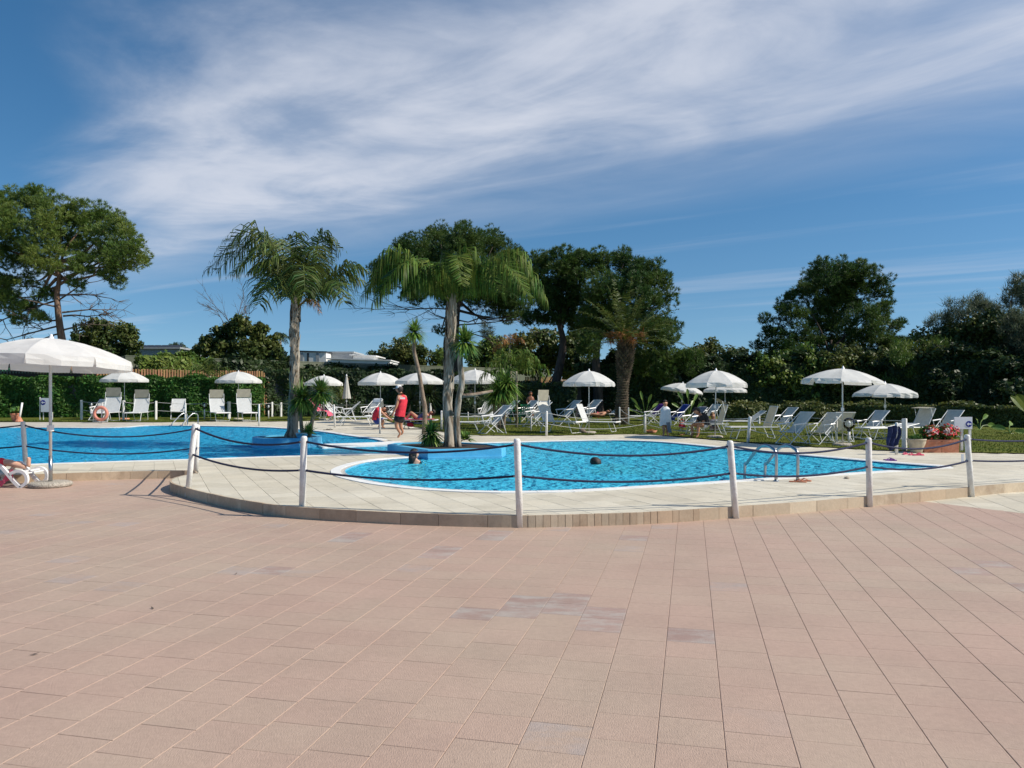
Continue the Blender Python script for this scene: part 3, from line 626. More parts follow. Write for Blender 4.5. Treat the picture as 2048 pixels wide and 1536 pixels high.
def crown(name, blobs, Y, m, parent, kind='pine', dens=1.0, depth=1.5, sub=0.42, per_r=2.2, leafs=150, ln=0.26, wd=0.045):
    C, R = sub_clumps(blobs, Y, depth, per_r, sub); C = C[C[:, 2] > 0.25]; R = R[:len(C)]
    n = int(leafs * dens * (1.35 if kind == 'pine' else 0.75)); ln = ln * (0.62 if kind == 'pine' else 0.9); wd = wd * 0.62 if kind == 'pine' else wd; k = len(C); ci = np.repeat(np.arange(k), n)
    d = rand_unit(k * n)
    if kind == 'pine':
        d[:, 2] = np.abs(d[:, 2]) * 0.9 + d[:, 2] * 0.1; tuft = rand_unit(k * 34).reshape(k, 34, 3); tuft[:, :, 2] = tuft[:, :, 2] * 0.6 + 0.25
        ti = RNG.integers(0, 34, k * n); base = C[ci] + tuft[ci, ti] * (R[ci] * 0.9)[:, None] + rand_unit(k * n) * 0.05
        dr = tuft[ci, ti] * 0.9 + rand_unit(k * n) * 0.75 + np.array([0, 0, 0.35]); dr /= np.linalg.norm(dr, axis=1, keepdims=True)
        v, f = blades_mesh(base, dr, ln * RNG.uniform(0.6, 1.2, k * n), wd * RNG.uniform(0.7, 1.3, k * n))
    elif kind == 'wisp':
        dr = rand_unit(k * n) * 0.8 + np.array([0.1, 0, 0.8]); dr /= np.linalg.norm(dr, axis=1, keepdims=True)
        v, f = blades_mesh(C[ci] + d * (R[ci] * RNG.uniform(0, 1, k * n))[:, None], dr, ln * RNG.uniform(0.5, 1.3, k * n), wd * RNG.uniform(0.6, 1.2, k * n))
    else:
        P = C[ci] + d * (R[ci] * RNG.uniform(0.5, 1.05, k * n))[:, None]; nr = d * 0.6 + rand_unit(k * n) * 0.7 + np.array([0, 0, 0.3]); nr /= np.linalg.norm(nr, axis=1, keepdims=True)
        v, f = leaf_quads(P, nr, ln * RNG.uniform(0.6, 1.25, k * n))
    return np_mesh(name, v, f, m, parent)
def local(o):                                          # keep geometry in place but give the thing its base as origin
    return o
def tree(name, label, base_px, Y, trunk_px, blobs, trunk_r, bark, leafm, kind='pine', cat='tree', group=None, z0=D, branches=True, limbs=6, **kw):
    b = AT(base_px[0], base_px[1], Y); b.z = z0
    t = empty(name, b, label=label, cat=cat, group=group); inv = Vector((-b.x, -b.y, -b.z))
    pts = [b - b] + [AT(px, py, Y) - b for px, py in trunk_px]; n = len(pts)
    path = spline(pts, 4); rs = [trunk_r * (1 - 0.72 * i / (len(path) - 1)) * (1.25 if i == 0 else 1) for i in range(len(path))]
    MB().tube(path, rs, 10).build('trunk', bark, t, smooth=True)
    if branches:
        mb = MB(); top = pts[-1]; r_ = random.Random(len(blobs) * 7 + int(Y))
        for bb in blobs:
            if r_.random() < limbs / len(blobs) * 1.6:
                c = AT(bb[0], bb[1], Y) - b; st = pts[-1].lerp(pts[max(0, n - 3)], r_.random() * 0.8); mid = st.lerp(c, 0.5) + Vector((r_.uniform(-.3, .3), r_.uniform(0.1, 1.0), r_.uniform(-0.5, 0.1)))
                c = c + Vector((0, r_.uniform(0.3, 1.5), 0)); pth = spline([st, mid, c], 4); r0 = trunk_r * 0.34
                mb.tube(pth, [r0 * (1 - 0.8 * i / (len(pth) - 1)) for i in range(len(pth))], 6)
        if mb.v: mb.build('limbs', bark, t, smooth=True)
    o = crown('crown', blobs, Y, leafm, t, kind, **kw); o.location = inv; return t
def bare_twigs(parent, Y, starts, m, n_tw=5, seed=3, r0=0.05, ln=(1.0, 2.4), spread=0.6):
    r_ = random.Random(seed); mb = MB(); b = parent.location
    def grow(p, d, l, r, lev):
        q = p; pts = [p]
        for i in range(3):
            d = (d + Vector((r_.gauss(0, .16), r_.gauss(0, .16), r_.gauss(0, .13)))).normalized(); q = q + d * l / 3; pts.append(q)
        mb.tube(pts, [r, r * 0.8, r * 0.6, r * 0.35], 4, cap=False)
        if lev > 0:
            for k in range(n_tw):
                s = pts[r_.choice((1, 2, 3))]; dd = (d + Vector((r_.gauss(0, spread), r_.gauss(0, spread), r_.gauss(0, spread)))).normalized(); grow(s, dd, l * r_.uniform(0.35, 0.6), r * 0.5, lev - 1)
    for (px, py), (qx, qy) in starts:
        a = AT(px, py, Y) - b; c = AT(qx, qy, Y) - b; dd = c - a; dd.y += r_.uniform(-.6, .6) * dd.length; grow(a, dd.normalized(), dd.length, r0, 2)
    return mb.build('bare_branches', m, parent)
# --- left pine
lp = tree('pine_tree', 'tall stone pine at far left whose lower branches are bare', (143, 837), 46.3, [(138, 740), (126, 690), (118, 640), (114, 590), (118, 560), (112, 520)],
     [(15, 402, 36), (65, 397, 32), (108, 422, 34), (152, 432, 34), (200, 445, 34), (235, 455, 26), (262, 472, 18), (278, 490, 13), (291, 522, 11), (262, 520, 24), (20, 450, 40), (80, 460, 40), (140, 480, 42), (200, 490, 42), (238, 512, 30), (30, 510, 42), (95, 522, 36), (165, 535, 26), (222, 545, 24), (10, 565, 30), (62, 560, 20), (155, 572, 13), (62, 622, 22), (18, 612, 22), (40, 640, 16), (90, 590, 18), (0, 590, 30), (-30, 430, 50), (-60, 500, 50), (-40, 560, 40), (78, 634, 11), (237, 566, 9), (-90, 450, 40)],
     0.30, M['bark_pine'], M['leaf_pine'], 'pine', depth=2.2, per_r=1.7, leafs=190, ln=0.32, wd=0.05, limbs=12, dens=1.15)
bare_twigs(lp, 46.3, [((118, 600), (200, 570)), ((120, 615), (40, 590)), ((122, 640), (60, 640)), ((124, 650), (30, 665)), ((124, 625), (190, 610)), ((126, 660), (180, 640)), ((128, 665), (60, 672)), ((116, 585), (10, 560)), ((116, 600), (-40, 630)), ((126, 632), (180, 628)), ((114, 590), (190, 590))], M['twig'], 6, 5, 0.06)
# --- umbrella pine behind the second palm
cp_ = tree('pine_tree', 'broad umbrella shaped pine rising behind the drooping palm', (917, 826), 60, [(915, 740), (912, 690), (914, 640), (918, 600), (922, 560)],
     [(828, 505, 39), (880, 485, 39), (935, 482, 34), (985, 492, 36), (1030, 522, 34), (788, 532, 32), (850, 540, 48), (920, 530, 55), (990, 550, 48), (1050, 568, 32), (765, 568, 21), (830, 585, 25), (900, 592, 32), (1000, 612, 27), (1042, 625, 21), (1012, 592, 34), (960, 600, 25), (880, 660, 9), (1015, 640, 14), (755, 540, 18)],
     0.36, M['bark_dark'], M['leaf_pine_dark'], 'pine', depth=2.6, per_r=2.9, sub=0.50, leafs=170, ln=0.34, wd=0.055, limbs=14, dens=1.25)
bare_twigs(cp_, 60, [((915, 640), (980, 655)), ((915, 650), (1030, 650)), ((915, 640), (840, 610)), ((915, 620), (780, 590)), ((915, 655), (1000, 680))], M['twig'], 6, 8, 0.06)
# --- pair of pines right of the centre
pa = tree('pine_tree', 'dark rounded pine with leaning trunk, left one of the joined pair', (1098, 828), 48, [(1108, 780), (1122, 720), (1126, 680), (1118, 640), (1125, 590)],
     [(1072, 530, 28), (1118, 524, 30), (1162, 522, 28), (1048, 560, 24), (1080, 580, 40), (1140, 580, 46), (1095, 630, 32), (1160, 640, 40), (1060, 640, 16), (1130, 600, 40), (1150, 545, 34)],
     0.36, M['bark_dark'], M['leaf_pine_dark'], 'pine', depth=2.2, per_r=1.9, leafs=170, ln=0.32, wd=0.055, limbs=8, dens=1.2)
pb = tree('pine_tree', 'dark rounded pine behind the date palm, right one of the joined pair', (1196, 834), 46, [(1196, 780), (1192, 720), (1200, 660), (1220, 600)],
     [(1205, 530, 32), (1250, 524, 30), (1292, 545, 32), (1325, 565, 24), (1335, 600, 18), (1330, 642, 20), (1205, 590, 46), (1258, 588, 46), (1300, 610, 34), (1195, 645, 40), (1245, 650, 42), (1300, 665, 38), (1335, 690, 28), (1345, 655, 14), (1270, 555, 34), (1285, 720, 34), (1340, 735, 34), (1375, 725, 28), (1180, 690, 26)],
     0.36, M['bark_dark'], M['leaf_pine_dark'], 'pine', depth=2.2, per_r=1.9, leafs=170, ln=0.32, wd=0.055, limbs=8, dens=1.2)
# --- trees beyond the wall
tree('leafy_tree', 'dark broadleaf tree behind the wall beside the tall left pine', (210, 812), 56, [(208, 740), (206, 700)], [(172, 668, 22), (215, 662, 24), (252, 672, 22), (200, 695, 28), (240, 702, 26), (272, 694, 13), (160, 692, 18), (190, 650, 12), (262, 655, 8), (225, 720, 26), (180, 720, 24)], 0.2, M['bark_dark'], M['leaf_broad'], 'leaf', depth=1.4, sub=0.36, per_r=2.0, leafs=60, ln=0.17, limbs=4)
tb = tree('leafy_tree', 'broadleaf tree with yellowing leaves and bare top twigs behind the wall', (478, 812), 60, [(478, 740), (480, 690)], [(420, 692, 20), (448, 668, 22), (482, 655, 24), (515, 665, 22), (542, 690, 20), (500, 700, 30), (450, 705, 28), (402, 706, 14), (552, 708, 16), (470, 735, 26), (520, 735, 26), (428, 730, 20)], 0.22, M['bark_dark'], M['leaf_broad'], 'leaf', depth=1.5, sub=0.36, per_r=2.1, leafs=60, ln=0.18, limbs=4)
bare_twigs(tb, 60, [((470, 665), (455, 600)), ((475, 660), (470, 592)), ((480, 660), (492, 598)), ((462, 665), (430, 625)), ((485, 660), (500, 625))], M['twig'], 6, 21, 0.035, spread=0.4)
bgr = 'trees beyond the boundary wall'
tree('leafy_tree', 'rounded green treetop beyond the wall right of the white cabins', (800, 805), 84, [(800, 740)], [(768, 712, 22), (804, 702, 26), (838, 708, 22), (800, 725, 28), (745, 716, 12), (835, 730, 22)], 0.25, M['bark_dark'], M['leaf_olive'], 'leaf', depth=2, sub=0.55, per_r=2.0, leafs=60, ln=0.24, group=bgr)
tree('leafy_tree', 'small green treetop beyond the wall just left of the drooping palm trunk', (882, 805), 84, [(882, 740)], [(872, 716, 16), (890, 712, 18), (885, 730, 18)], 0.2, M['bark_dark'], M['leaf_pine'], 'leaf', depth=1.5, sub=0.55, per_r=2.0, leafs=60, ln=0.24, group=bgr)
tree('leafy_tree', 'bright green bushy tree beyond the wall between drooping palm and leaning pine', (985, 808), 78, [(985, 750)], [(950, 712, 22), (985, 700, 26), (1022, 705, 24), (960, 730, 24), (1000, 728, 26), (1045, 715, 24)], 0.25, M['bark_dark'], M['leaf_pine'], 'leaf', depth=2, sub=0.55, per_r=2.0, leafs=60, ln=0.24, group=bgr)
tree('leafy_tree', 'olive green tree behind the leaning pine trunk', (1080, 812), 62, [(1080, 760)], [(1050, 690, 26), (1085, 685, 30), (1060, 725, 30), (1100, 720, 34), (1140, 700, 34), (1150, 735, 32), (1170, 680, 26)], 0.25, M['bark_dark'], M['leaf_olive'], 'leaf', depth=2, sub=0.5, per_r=2.0, leafs=60, ln=0.22, group=bgr)
tree('wispy_tree', 'grey green wispy treetop above the wall right of the drooping palm', (978, 806), 80, [(978, 740)], [(975, 668, 14), (982, 685, 14), (970, 650, 8), (985, 700, 14)], 0.12, M['bark_dark'], M['leaf_tamarisk'], 'wisp', depth=1, sub=0.4, per_r=2.5, leafs=50, ln=0.4, wd=0.05, group=bgr)
# --- the dense belt on the right
belt = 'trees and tall shrubs massed behind the lawn on the right'
RB = [('conifer_tree', 'tall dark irregular conifer standing above the shrub belt on the right', 1660, 52, [(1650, 552, 28), (1715, 548, 26), (1752, 575, 26), (1610, 585, 28), (1690, 598, 44), (1765, 630, 24), (1582, 632, 30), (1650, 645, 50), (1722, 652, 42), (1545, 668, 20), (1600, 690, 38), (1680, 700, 46), (1755, 690, 38), (1520, 690, 14), (1785, 652, 14), (1640, 532, 12), (1745, 545, 12), (1630, 565, 26), (1780, 598, 12), (1682, 556, 30), (1684, 532, 14), (1700, 580, 36), (1655, 600, 34), (1560, 705, 34), (1640, 735, 40), (1720, 735, 40), (1785, 700, 30), (1530, 640, 10), (1800, 650, 10), (1575, 600, 14), (1770, 565, 12), (1795, 690, 22)], 'leaf_pine_dark', 'pine', dict(ln=0.34, wd=0.055, per_r=1.9, leafs=180, depth=2.2)),
 ('wispy_tree', 'feathery grey green tamarisk against the sky left of the frame edge', 1930, 46, [(1880, 648, 18), (1915, 620, 26), (1950, 605, 26), (1965, 640, 36), (1905, 665, 28), (1940, 690, 36), (1862, 645, 10), (1985, 620, 20)], 'leaf_tamarisk', 'wisp', dict(ln=0.45, wd=0.035, per_r=2.2, leafs=70, sub=0.4, depth=1.6)),
 ('wispy_tree', 'tall feathery tamarisk cut off by the right frame edge', 2060, 43, [(2030, 600, 26), (2045, 570, 24), (2070, 600, 40), (2040, 650, 36), (2090, 660, 50), (2010, 690, 34), (2060, 710, 44), (2120, 620, 50), (2170, 680, 60)], 'leaf_tamarisk', 'wisp', dict(ln=0.45, wd=0.035, per_r=2.2, leafs=80, sub=0.4, depth=1.6)),
 ('dark_tree', 'dark broad evergreen rising under the tamarisks at the right', 1960, 45, [(1850, 685, 26), (1890, 678, 28), (1930, 668, 32), (1975, 655, 34), (2015, 660, 34), (1900, 710, 34), (1950, 700, 38), (2000, 700, 40), (2050, 690, 44), (2100, 680, 50), (1860, 715, 28)], 'leaf_olive', 'leaf', dict(ln=0.145, per_r=1.9, leafs=114, sub=0.45, depth=1.6)),
 ('shrub_tree', 'olive green shrub tree right of the pine pair, lowest gap in the skyline', 1430, 50, [(1390, 705, 20), (1425, 700, 20), (1455, 712, 18), (1400, 735, 30), (1440, 745, 30), (1375, 745, 24), (1420, 775, 30), (1480, 735, 24), (1470, 770, 28)], 'leaf_olive', 'leaf', dict(ln=0.145, per_r=1.9, leafs=106, sub=0.42, depth=1.5)),
 ('shrub_tree', 'bright green leafy shrub tree between the middle and right parasols', 1560, 47, [(1500, 725, 22), (1530, 740, 28), (1570, 725, 26), (1610, 720, 28), (1590, 755, 32), (1545, 775, 28), (1640, 735, 28), (1500, 765, 24), (1620, 775, 28)], 'leaf_pine', 'leaf', dict(ln=0.145, per_r=1.9, leafs=106, sub=0.42, depth=1.5)),
 ('shrub_tree', 'dense dark shrub tree directly behind the large flapping parasol', 1700, 46, [(1670, 725, 30), (1710, 715, 30), (1750, 725, 30), (1690, 765, 32), (1735, 765, 32), (1780, 740, 28), (1660, 785, 24)], 'leaf_olive', 'leaf', dict(ln=0.145, per_r=1.9, leafs=106, sub=0.42, depth=1.5)),
 ('shrub_tree', 'soft mid green conifer bush above the rightmost parasol', 1820, 44, [(1800, 710, 26), (1835, 700, 30), (1815, 745, 32), (1850, 740, 32), (1870, 700, 26), (1790, 770, 28), (1840, 780, 30)], 'leaf_pine', 'wisp', dict(ln=0.30, wd=0.04, per_r=2.0, leafs=90, sub=0.42, depth=1.4)),
 ('shrub_tree', 'very dark evergreen shrub tree behind the blue arrow sign', 1930, 42, [(1900, 715, 28), (1940, 720, 30), (1920, 755, 34), (1965, 760, 34), (1990, 725, 28), (1890, 770, 30), (1930, 795, 30), (1975, 800, 28)], 'leaf_dark', 'leaf', dict(ln=0.145, per_r=1.9, leafs=114, sub=0.42, depth=1.4)),
 ('shrub_tree', 'very dark evergreen shrub tree at the right frame edge', 2050, 40, [(2020, 740, 32), (2060, 745, 36), (2020, 785, 34), (2070, 790, 40), (2120, 760, 50), (2180, 790, 60), (2130, 710, 50)], 'leaf_dark', 'leaf', dict(ln=0.145, per_r=1.9, leafs=114, sub=0.42, depth=1.4))]
for nm, lb, px, Y, bl_, lm, kd, kw in RB:
    tree(nm, lb, (px, HY + F * (CH - D) / Y), Y, [(px, 790), (px - 6, 730), (px + 3, 680)] if nm != 'shrub_tree' else [(px, 800), (px + 4, 760)], bl_, 0.22, M['bark_dark'], M[lm], kd, group=belt, **kw)
# undergrowth under the belt and behind the lawn, shade put into dark leaves
def z0_(h): return h * 2.1
def leaf_wall(name, pts, z0, z1, thick, m, n, size, parent=None, kind='leaf', topwave=0.25):
    seg = [(Vector(a), Vector(b)) for a, b in zip(pts[:-1], pts[1:])]; L_ = np.array([(b - a).length for a, b in seg]); P = L_ / L_.sum()
    si = RNG.choice(len(seg), n, p=P); t = RNG.random(n); A = np.array([[a.x, a.y] for a, b in seg]); B = np.array([[b.x, b.y] for a, b in seg])
    xy = A[si] + (B[si] - A[si]) * t[:, None]; dd = (B - A) / np.linalg.norm(B - A, axis=1, keepdims=True); nr = np.stack([dd[:, 1], -dd[:, 0]], 1)[si]
    face = RNG.random(n); hz = z0 + (z1 - z0) * RNG.random(n); wv = np.sin(xy[:, 0] * 2.3) * 0.5 + np.sin(xy[:, 0] * 5.1 + 1) * 0.3 + RNG.normal(0, 0.3, n)
    off = np.where(face < 0.62, thick / 2 + wv * 0.16 + np.sin(xy[:, 0] * 1.7 + z0_(hz)) * 0.12, RNG.uniform(-0.5, 0.5, n) * thick); z = np.where(face < 0.62, hz, z1 + wv * topwave * 0.35 - RNG.random(n) * 0.12)
    Pn = np.column_stack([xy + nr * off[:, None], z]); N_ = np.where((face < 0.62)[:, None], np.column_stack([nr, np.full(n, 0.3)]), np.array([0, 0, 1.0])) + rand_unit(n) * 0.8
    N_ /= np.linalg.norm(N_, axis=1, keepdims=True); v, f = leaf_quads(Pn, N_, size * RNG.uniform(0.6, 1.3, n)); return np_mesh(name, v, f, m, parent)
def hedge(name, label, pts, z1, thick, m, n, size, cat='hedge', topwave=0.25, core=True):
    h = empty(name, (pts[0][0], pts[0][1], D), label=label, cat=cat)
    o = leaf_wall('foliage', pts, D + 0.03, z1, thick, m, n, size, h, topwave=topwave); o.location = (-pts[0][0], -pts[0][1], -D)
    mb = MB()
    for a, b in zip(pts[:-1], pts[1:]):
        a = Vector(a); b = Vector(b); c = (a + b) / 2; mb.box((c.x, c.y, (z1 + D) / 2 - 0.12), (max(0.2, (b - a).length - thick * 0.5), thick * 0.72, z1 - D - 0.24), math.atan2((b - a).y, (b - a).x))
    o = mb.build('shade_core', M['dark'], h); o.location = (-pts[0][0], -pts[0][1], -D)  # near-black boxes put in for the shade deep inside the hedge
    return h
def gx(px, Y): return ((px - 1024) / F * Y, Y)
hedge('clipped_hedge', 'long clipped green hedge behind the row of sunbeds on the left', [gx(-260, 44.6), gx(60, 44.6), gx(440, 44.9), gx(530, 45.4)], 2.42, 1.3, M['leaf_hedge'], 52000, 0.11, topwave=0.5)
hedge('dark_hedge', 'shaded dark hedge continuing behind the left palm and closed parasol', [gx(530, 46.2), gx(700, 48), gx(860, 50), gx(1000, 54)], 2.9, 1.2, M['leaf_dark'], 24000, 0.13, topwave=0.5)  # tall dark leaves also stand in for the shaded fence behind
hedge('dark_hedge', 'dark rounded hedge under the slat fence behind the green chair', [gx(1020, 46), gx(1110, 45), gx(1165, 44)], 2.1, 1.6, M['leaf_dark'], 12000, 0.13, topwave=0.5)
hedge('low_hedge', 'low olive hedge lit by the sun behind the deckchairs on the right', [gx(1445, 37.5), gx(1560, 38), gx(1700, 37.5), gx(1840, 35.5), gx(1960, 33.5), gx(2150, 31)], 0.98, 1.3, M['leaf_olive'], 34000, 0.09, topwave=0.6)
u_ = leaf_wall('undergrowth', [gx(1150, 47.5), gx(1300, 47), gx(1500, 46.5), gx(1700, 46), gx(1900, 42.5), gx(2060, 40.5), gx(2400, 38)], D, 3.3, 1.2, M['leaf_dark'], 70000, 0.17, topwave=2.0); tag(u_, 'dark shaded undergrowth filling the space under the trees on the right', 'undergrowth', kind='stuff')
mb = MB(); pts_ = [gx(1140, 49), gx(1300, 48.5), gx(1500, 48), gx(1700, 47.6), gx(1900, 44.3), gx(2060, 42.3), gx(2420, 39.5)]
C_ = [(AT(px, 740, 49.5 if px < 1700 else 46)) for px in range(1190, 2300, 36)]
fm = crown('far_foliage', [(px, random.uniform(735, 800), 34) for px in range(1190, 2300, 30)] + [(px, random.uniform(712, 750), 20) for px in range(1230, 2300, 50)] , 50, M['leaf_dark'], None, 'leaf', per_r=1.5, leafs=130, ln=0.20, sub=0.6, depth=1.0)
tag(fm, 'deep dark foliage closing the back of the tree belt on the right', 'foliage', kind='stuff')  # dark leaves hold the shade behind the belt in their colour
# --- palms
def frond_geo(pts, n_leaf, ll, wd, droop, stiff, seed, taper=0.35, twist=0.5, start=0.14):
    r_ = np.random.default_rng(seed); path = spline(pts, 8); P = np.array([list(p) for p in path]); L_ = np.concatenate([[0], np.cumsum(np.linalg.norm(np.diff(P, axis=0), axis=1))]); tot = L_[-1]
    vs, fs = [], []
    for side in (-1, 1):
        t = np.sort(r_.uniform(start, 1.0, n_leaf)); pos = np.stack([np.interp(t * tot, L_, P[:, k]) for k in range(3)], 1); nx = np.stack([np.interp(np.minimum(t * tot + 0.05, tot + 0.05), np.append(L_, tot + 0.06), np.append(P[:, k], P[-1, k] + (P[-1, k] - P[-2, k]))) for k in range(3)], 1)
        T = nx - pos; T /= np.maximum(np.linalg.norm(T, axis=1, keepdims=True), 1e-6); S_ = np.cross(T, [0, 0, 1.0]); sn = np.linalg.norm(S_, axis=1, keepdims=True); S_ = np.where(sn > 0.15, S_ / np.maximum(sn, 1e-6), np.array([1.0, 0, 0])); U = np.cross(S_, T)
        k = r_.uniform(-twist, twist, n_leaf)[:, None]; d0 = S_ * side * (1 - 0.15 * np.abs(k)) + U * (k + 0.25) + T * 0.55; d0 /= np.linalg.norm(d0, axis=1, keepdims=True)
        l = ll * (np.sin(np.clip((t - start) / (1 - start), 0, 1) * math.pi * 0.86 + 0.30) ** 0.7) * r_.uniform(0.8, 1.1, n_leaf); l = np.maximum(l, ll * 0.42 * r_.uniform(0.85, 1.1, n_leaf))[:, None]
        g = np.array([0, 0, -1.0]); p1 = pos + d0 * l * 0.42 + g * l * droop * 0.14; d1 = d0 * (1 - droop) + g * droop; d1 /= np.linalg.norm(d1, axis=1, keepdims=True); d2 = d0 * (1 - droop) * 0.5 + g * droop * 1.3; d2 /= np.linalg.norm(d2, axis=1, keepdims=True)
        p2 = p1 + d1 * l * 0.33; p3 = p2 + d2 * l * 0.25; w0 = T * wd * 0.5
        v = np.stack([pos - w0 * 0.6, pos + w0 * 0.6, p1 - w0, p1 + w0, p2 - w0 * 0.8, p2 + w0 * 0.8, p3], 1); b = len(vs) * 0
        vs.append(v.reshape(-1, 3))
    V = np.concatenate(vs); n = len(V) // 7; base = np.arange(n)[:, None] * 7
    F_ = np.concatenate([base + np.array(q) for q in ([0, 1, 3], [0, 3, 2], [2, 3, 5], [2, 5, 4], [4, 5, 6])])
    return V, F_, path
def make_frond(parent, pts, m, n_leaf=46, ll=0.7, wd=0.04, droop=0.6, seed=0, rach=0.022, name='frond', stiff=0, **kw):
    V, F_, path = frond_geo(pts, n_leaf, ll, wd, droop, stiff, seed, **kw); o = np_mesh(name, V, F_, m, parent)
    mb = MB(); mb.tube(path, [rach * (1 - 0.85 * i / (len(path) - 1)) for i in range(len(path))], 5).build('rachis', M['leaf_palm2'], o); return o
def px_rel(b, Y, px, py, dy): return AT(px, py, Y + dy) - b
q1b = Vector((P1.x + 0.12, P1.y, P1Z - 0.03)); q1 = empty('palm_tree', q1b, label='feather palm with wind blown fronds in the round planter', cat='palm')
Y1 = 21.4
tp = [Vector((0, 0, -0.1))] + [px_rel(q1b, Y1, px, py, 0) for px, py in ((586, 840), (588, 790), (590, 740), (589, 690), (590, 650), (593, 618))]
path = spline(tp, 4); nn_ = len(path); mb = MB(); mb.tube(path, [0.165 - 0.06 * min(1, i / nn_ * 1.5) + (0.05 if i < 2 else 0) + random.uniform(-.008, .008) for i in range(nn_)], 14).build('trunk', M['bark_palm'], q1, smooth=True)
def fibre_sheath(parent, path, r0, seed, a=0.25, b=1.0, n=34):
    r_ = random.Random(seed); mb = MB()
    for i in range(n):
        k = a + (b - a) * i / n; idx = min(len(path) - 2, int(k * (len(path) - 1))); p = path[idx].lerp(path[idx + 1], k * (len(path) - 1) - idx); an = i * 2.4 + r_.uniform(-.4, .4); dr = Vector((math.cos(an), math.sin(an), 0)); sd_ = Vector((-dr.y, dr.x, 0)); w_ = r_.uniform(0.06, 0.13); l = r_.uniform(0.3, 0.65)
        q = p + dr * r0; mb.add([q - sd_ * w_, q + sd_ * w_, q + dr * 0.03 + sd_ * w_ * 0.7 + Vector((0, 0, l * .6)), q + dr * 0.03 - sd_ * w_ * 0.7 + Vector((0, 0, l * .6)), q + dr * r_.uniform(0.02, 0.09) + Vector((0, 0, l))], [(0, 1, 2, 3), (3, 2, 4)])
    return mb.build('old_leaf_bases', M['bark_fibre'], parent)
fibre_sheath(q1, path, 0.095, 4, 0.3, 1.0, 46)
C1 = (595, 615)
fr1 = [((563, 531, 0), (505, 458, -.1), (418, 538, -.3)), ((560, 560, -.4), (520, 498, -.9), (468, 545, -1.3)), ((572, 535, .4), (560, 478, .9), (530, 505, 1.3)), ((590, 545, .1), (580, 480, .3), (602, 468, .5)), ((622, 542, .1), (645, 465, .2), (676, 496, .4)), ((650, 563, 0), (692, 532, .1), (732, 540, .2)),
       ((640, 578, -.5), (668, 560, -1.1), (690, 606, -1.5)), ((565, 580, -.5), (538, 562, -1.1), (520, 610, -1.5)), ((572, 565, .6), (548, 528, 1.3), (528, 572, 1.8)), ((615, 560, .6), (636, 528, 1.3), (655, 575, 1.8)), ((598, 565, -.6), (606, 530, -1.4), (610, 588, -1.9)), ((610, 540, -.3), (625, 492, -.8), (640, 520, -1.1)), ((563, 535, .3), (512, 468, .4), (436, 540, .5)), ((566, 545, .2), (530, 480, .5), (476, 508, .8)), ((652, 570, .3), (688, 548, .5), (722, 562, .6)), ((618, 545, .3), (640, 478, .6), (664, 520, .8)), ((578, 560, -.2), (560, 515, -.7), (505, 540, -1.0))]
for i, (a, b, c) in enumerate(fr1):
    p0 = px_rel(q1b, Y1, C1[0], C1[1], 0); make_frond(q1, [p0] + [px_rel(q1b, Y1, *k) for k in (a, b, c)], M['leaf_palm'], 66, 0.98, 0.034, 0.52, 100 + i, twist=0.5)
make_frond(q1, [px_rel(q1b, Y1, 595, 625, 0), px_rel(q1b, Y1, 610, 600, -.3), px_rel(q1b, Y1, 628, 600, -.5), px_rel(q1b, Y1, 640, 625, -.6)], M['leaf_dead'], 30, 0.35, 0.02, 0.9, 133, rach=0.012, name='dead_frond')
# second palm
q2b = Vector(((898 - 1024) / F * 18.6, 18.6, P2Z - 0.03)); q2 = empty('palm_tree', q2b, label='feather palm with long drooping fronds in the angular planter', cat='palm'); Y2 = 18.6
tp = [Vector((0, 0, -0.1))] + [px_rel(q2b, Y2, px, py, 0) for px, py in ((898, 860), (895, 810), (897, 760), (899, 710), (903, 660), (905, 615))]
path2 = spline(tp, 4); nn_ = len(path2); MB().tube(path2, [0.122 - 0.02 * i / nn_ + (0.02 if i < 2 else 0) + random.uniform(-.006, .006) for i in range(nn_)], 14).build('trunk', M['bark_palm'], q2, smooth=True)
fibre_sheath(q2, path2, 0.095, 9, 0.36, 1.0, 40)
fr2 = [((855, 548, 0), (790, 500, .1), (730, 588, .2)), ((862, 565, -.4), (805, 528, -1.0), (752, 600, -1.3)), ((865, 552, .5), (820, 515, 1.2), (770, 560, 1.7)), ((902, 540, .1), (930, 495, .2), (962, 545, .3)), ((905, 545, -.4), (912, 510, -1.1), (925, 570, -1.6)), ((955, 548, 0), (1025, 500, .1), (1092, 602, .2)), ((948, 565, -.5), (1005, 525, -1.0), (1055, 590, -1.4)), ((945, 550, .6), (1000, 512, 1.2), (1050, 560, 1.7)), ((885, 555, .6), (868, 525, 1.5), (850, 580, 2.1)), ((925, 555, .6), (945, 525, 1.5), (965, 580, 2.1)), ((852, 558, .2), (798, 515, .4), (748, 570, .6)), ((950, 556, .2), (1015, 512, .4), (1072, 575, .6)), ((880, 560, -.3), (850, 530, -.8), (815, 580, -1.2)), ((930, 560, -.3), (965, 528, -.8), (1000, 585, -1.2))]
for i, (a, b, c) in enumerate(fr2):
    make_frond(q2, [px_rel(q2b, Y2, 906, 612, 0)] + [px_rel(q2b, Y2, *k) for k in (a, b, c)], M['leaf_palm2'], 92, 0.92, 0.032, 0.86, 200 + i, twist=0.4)
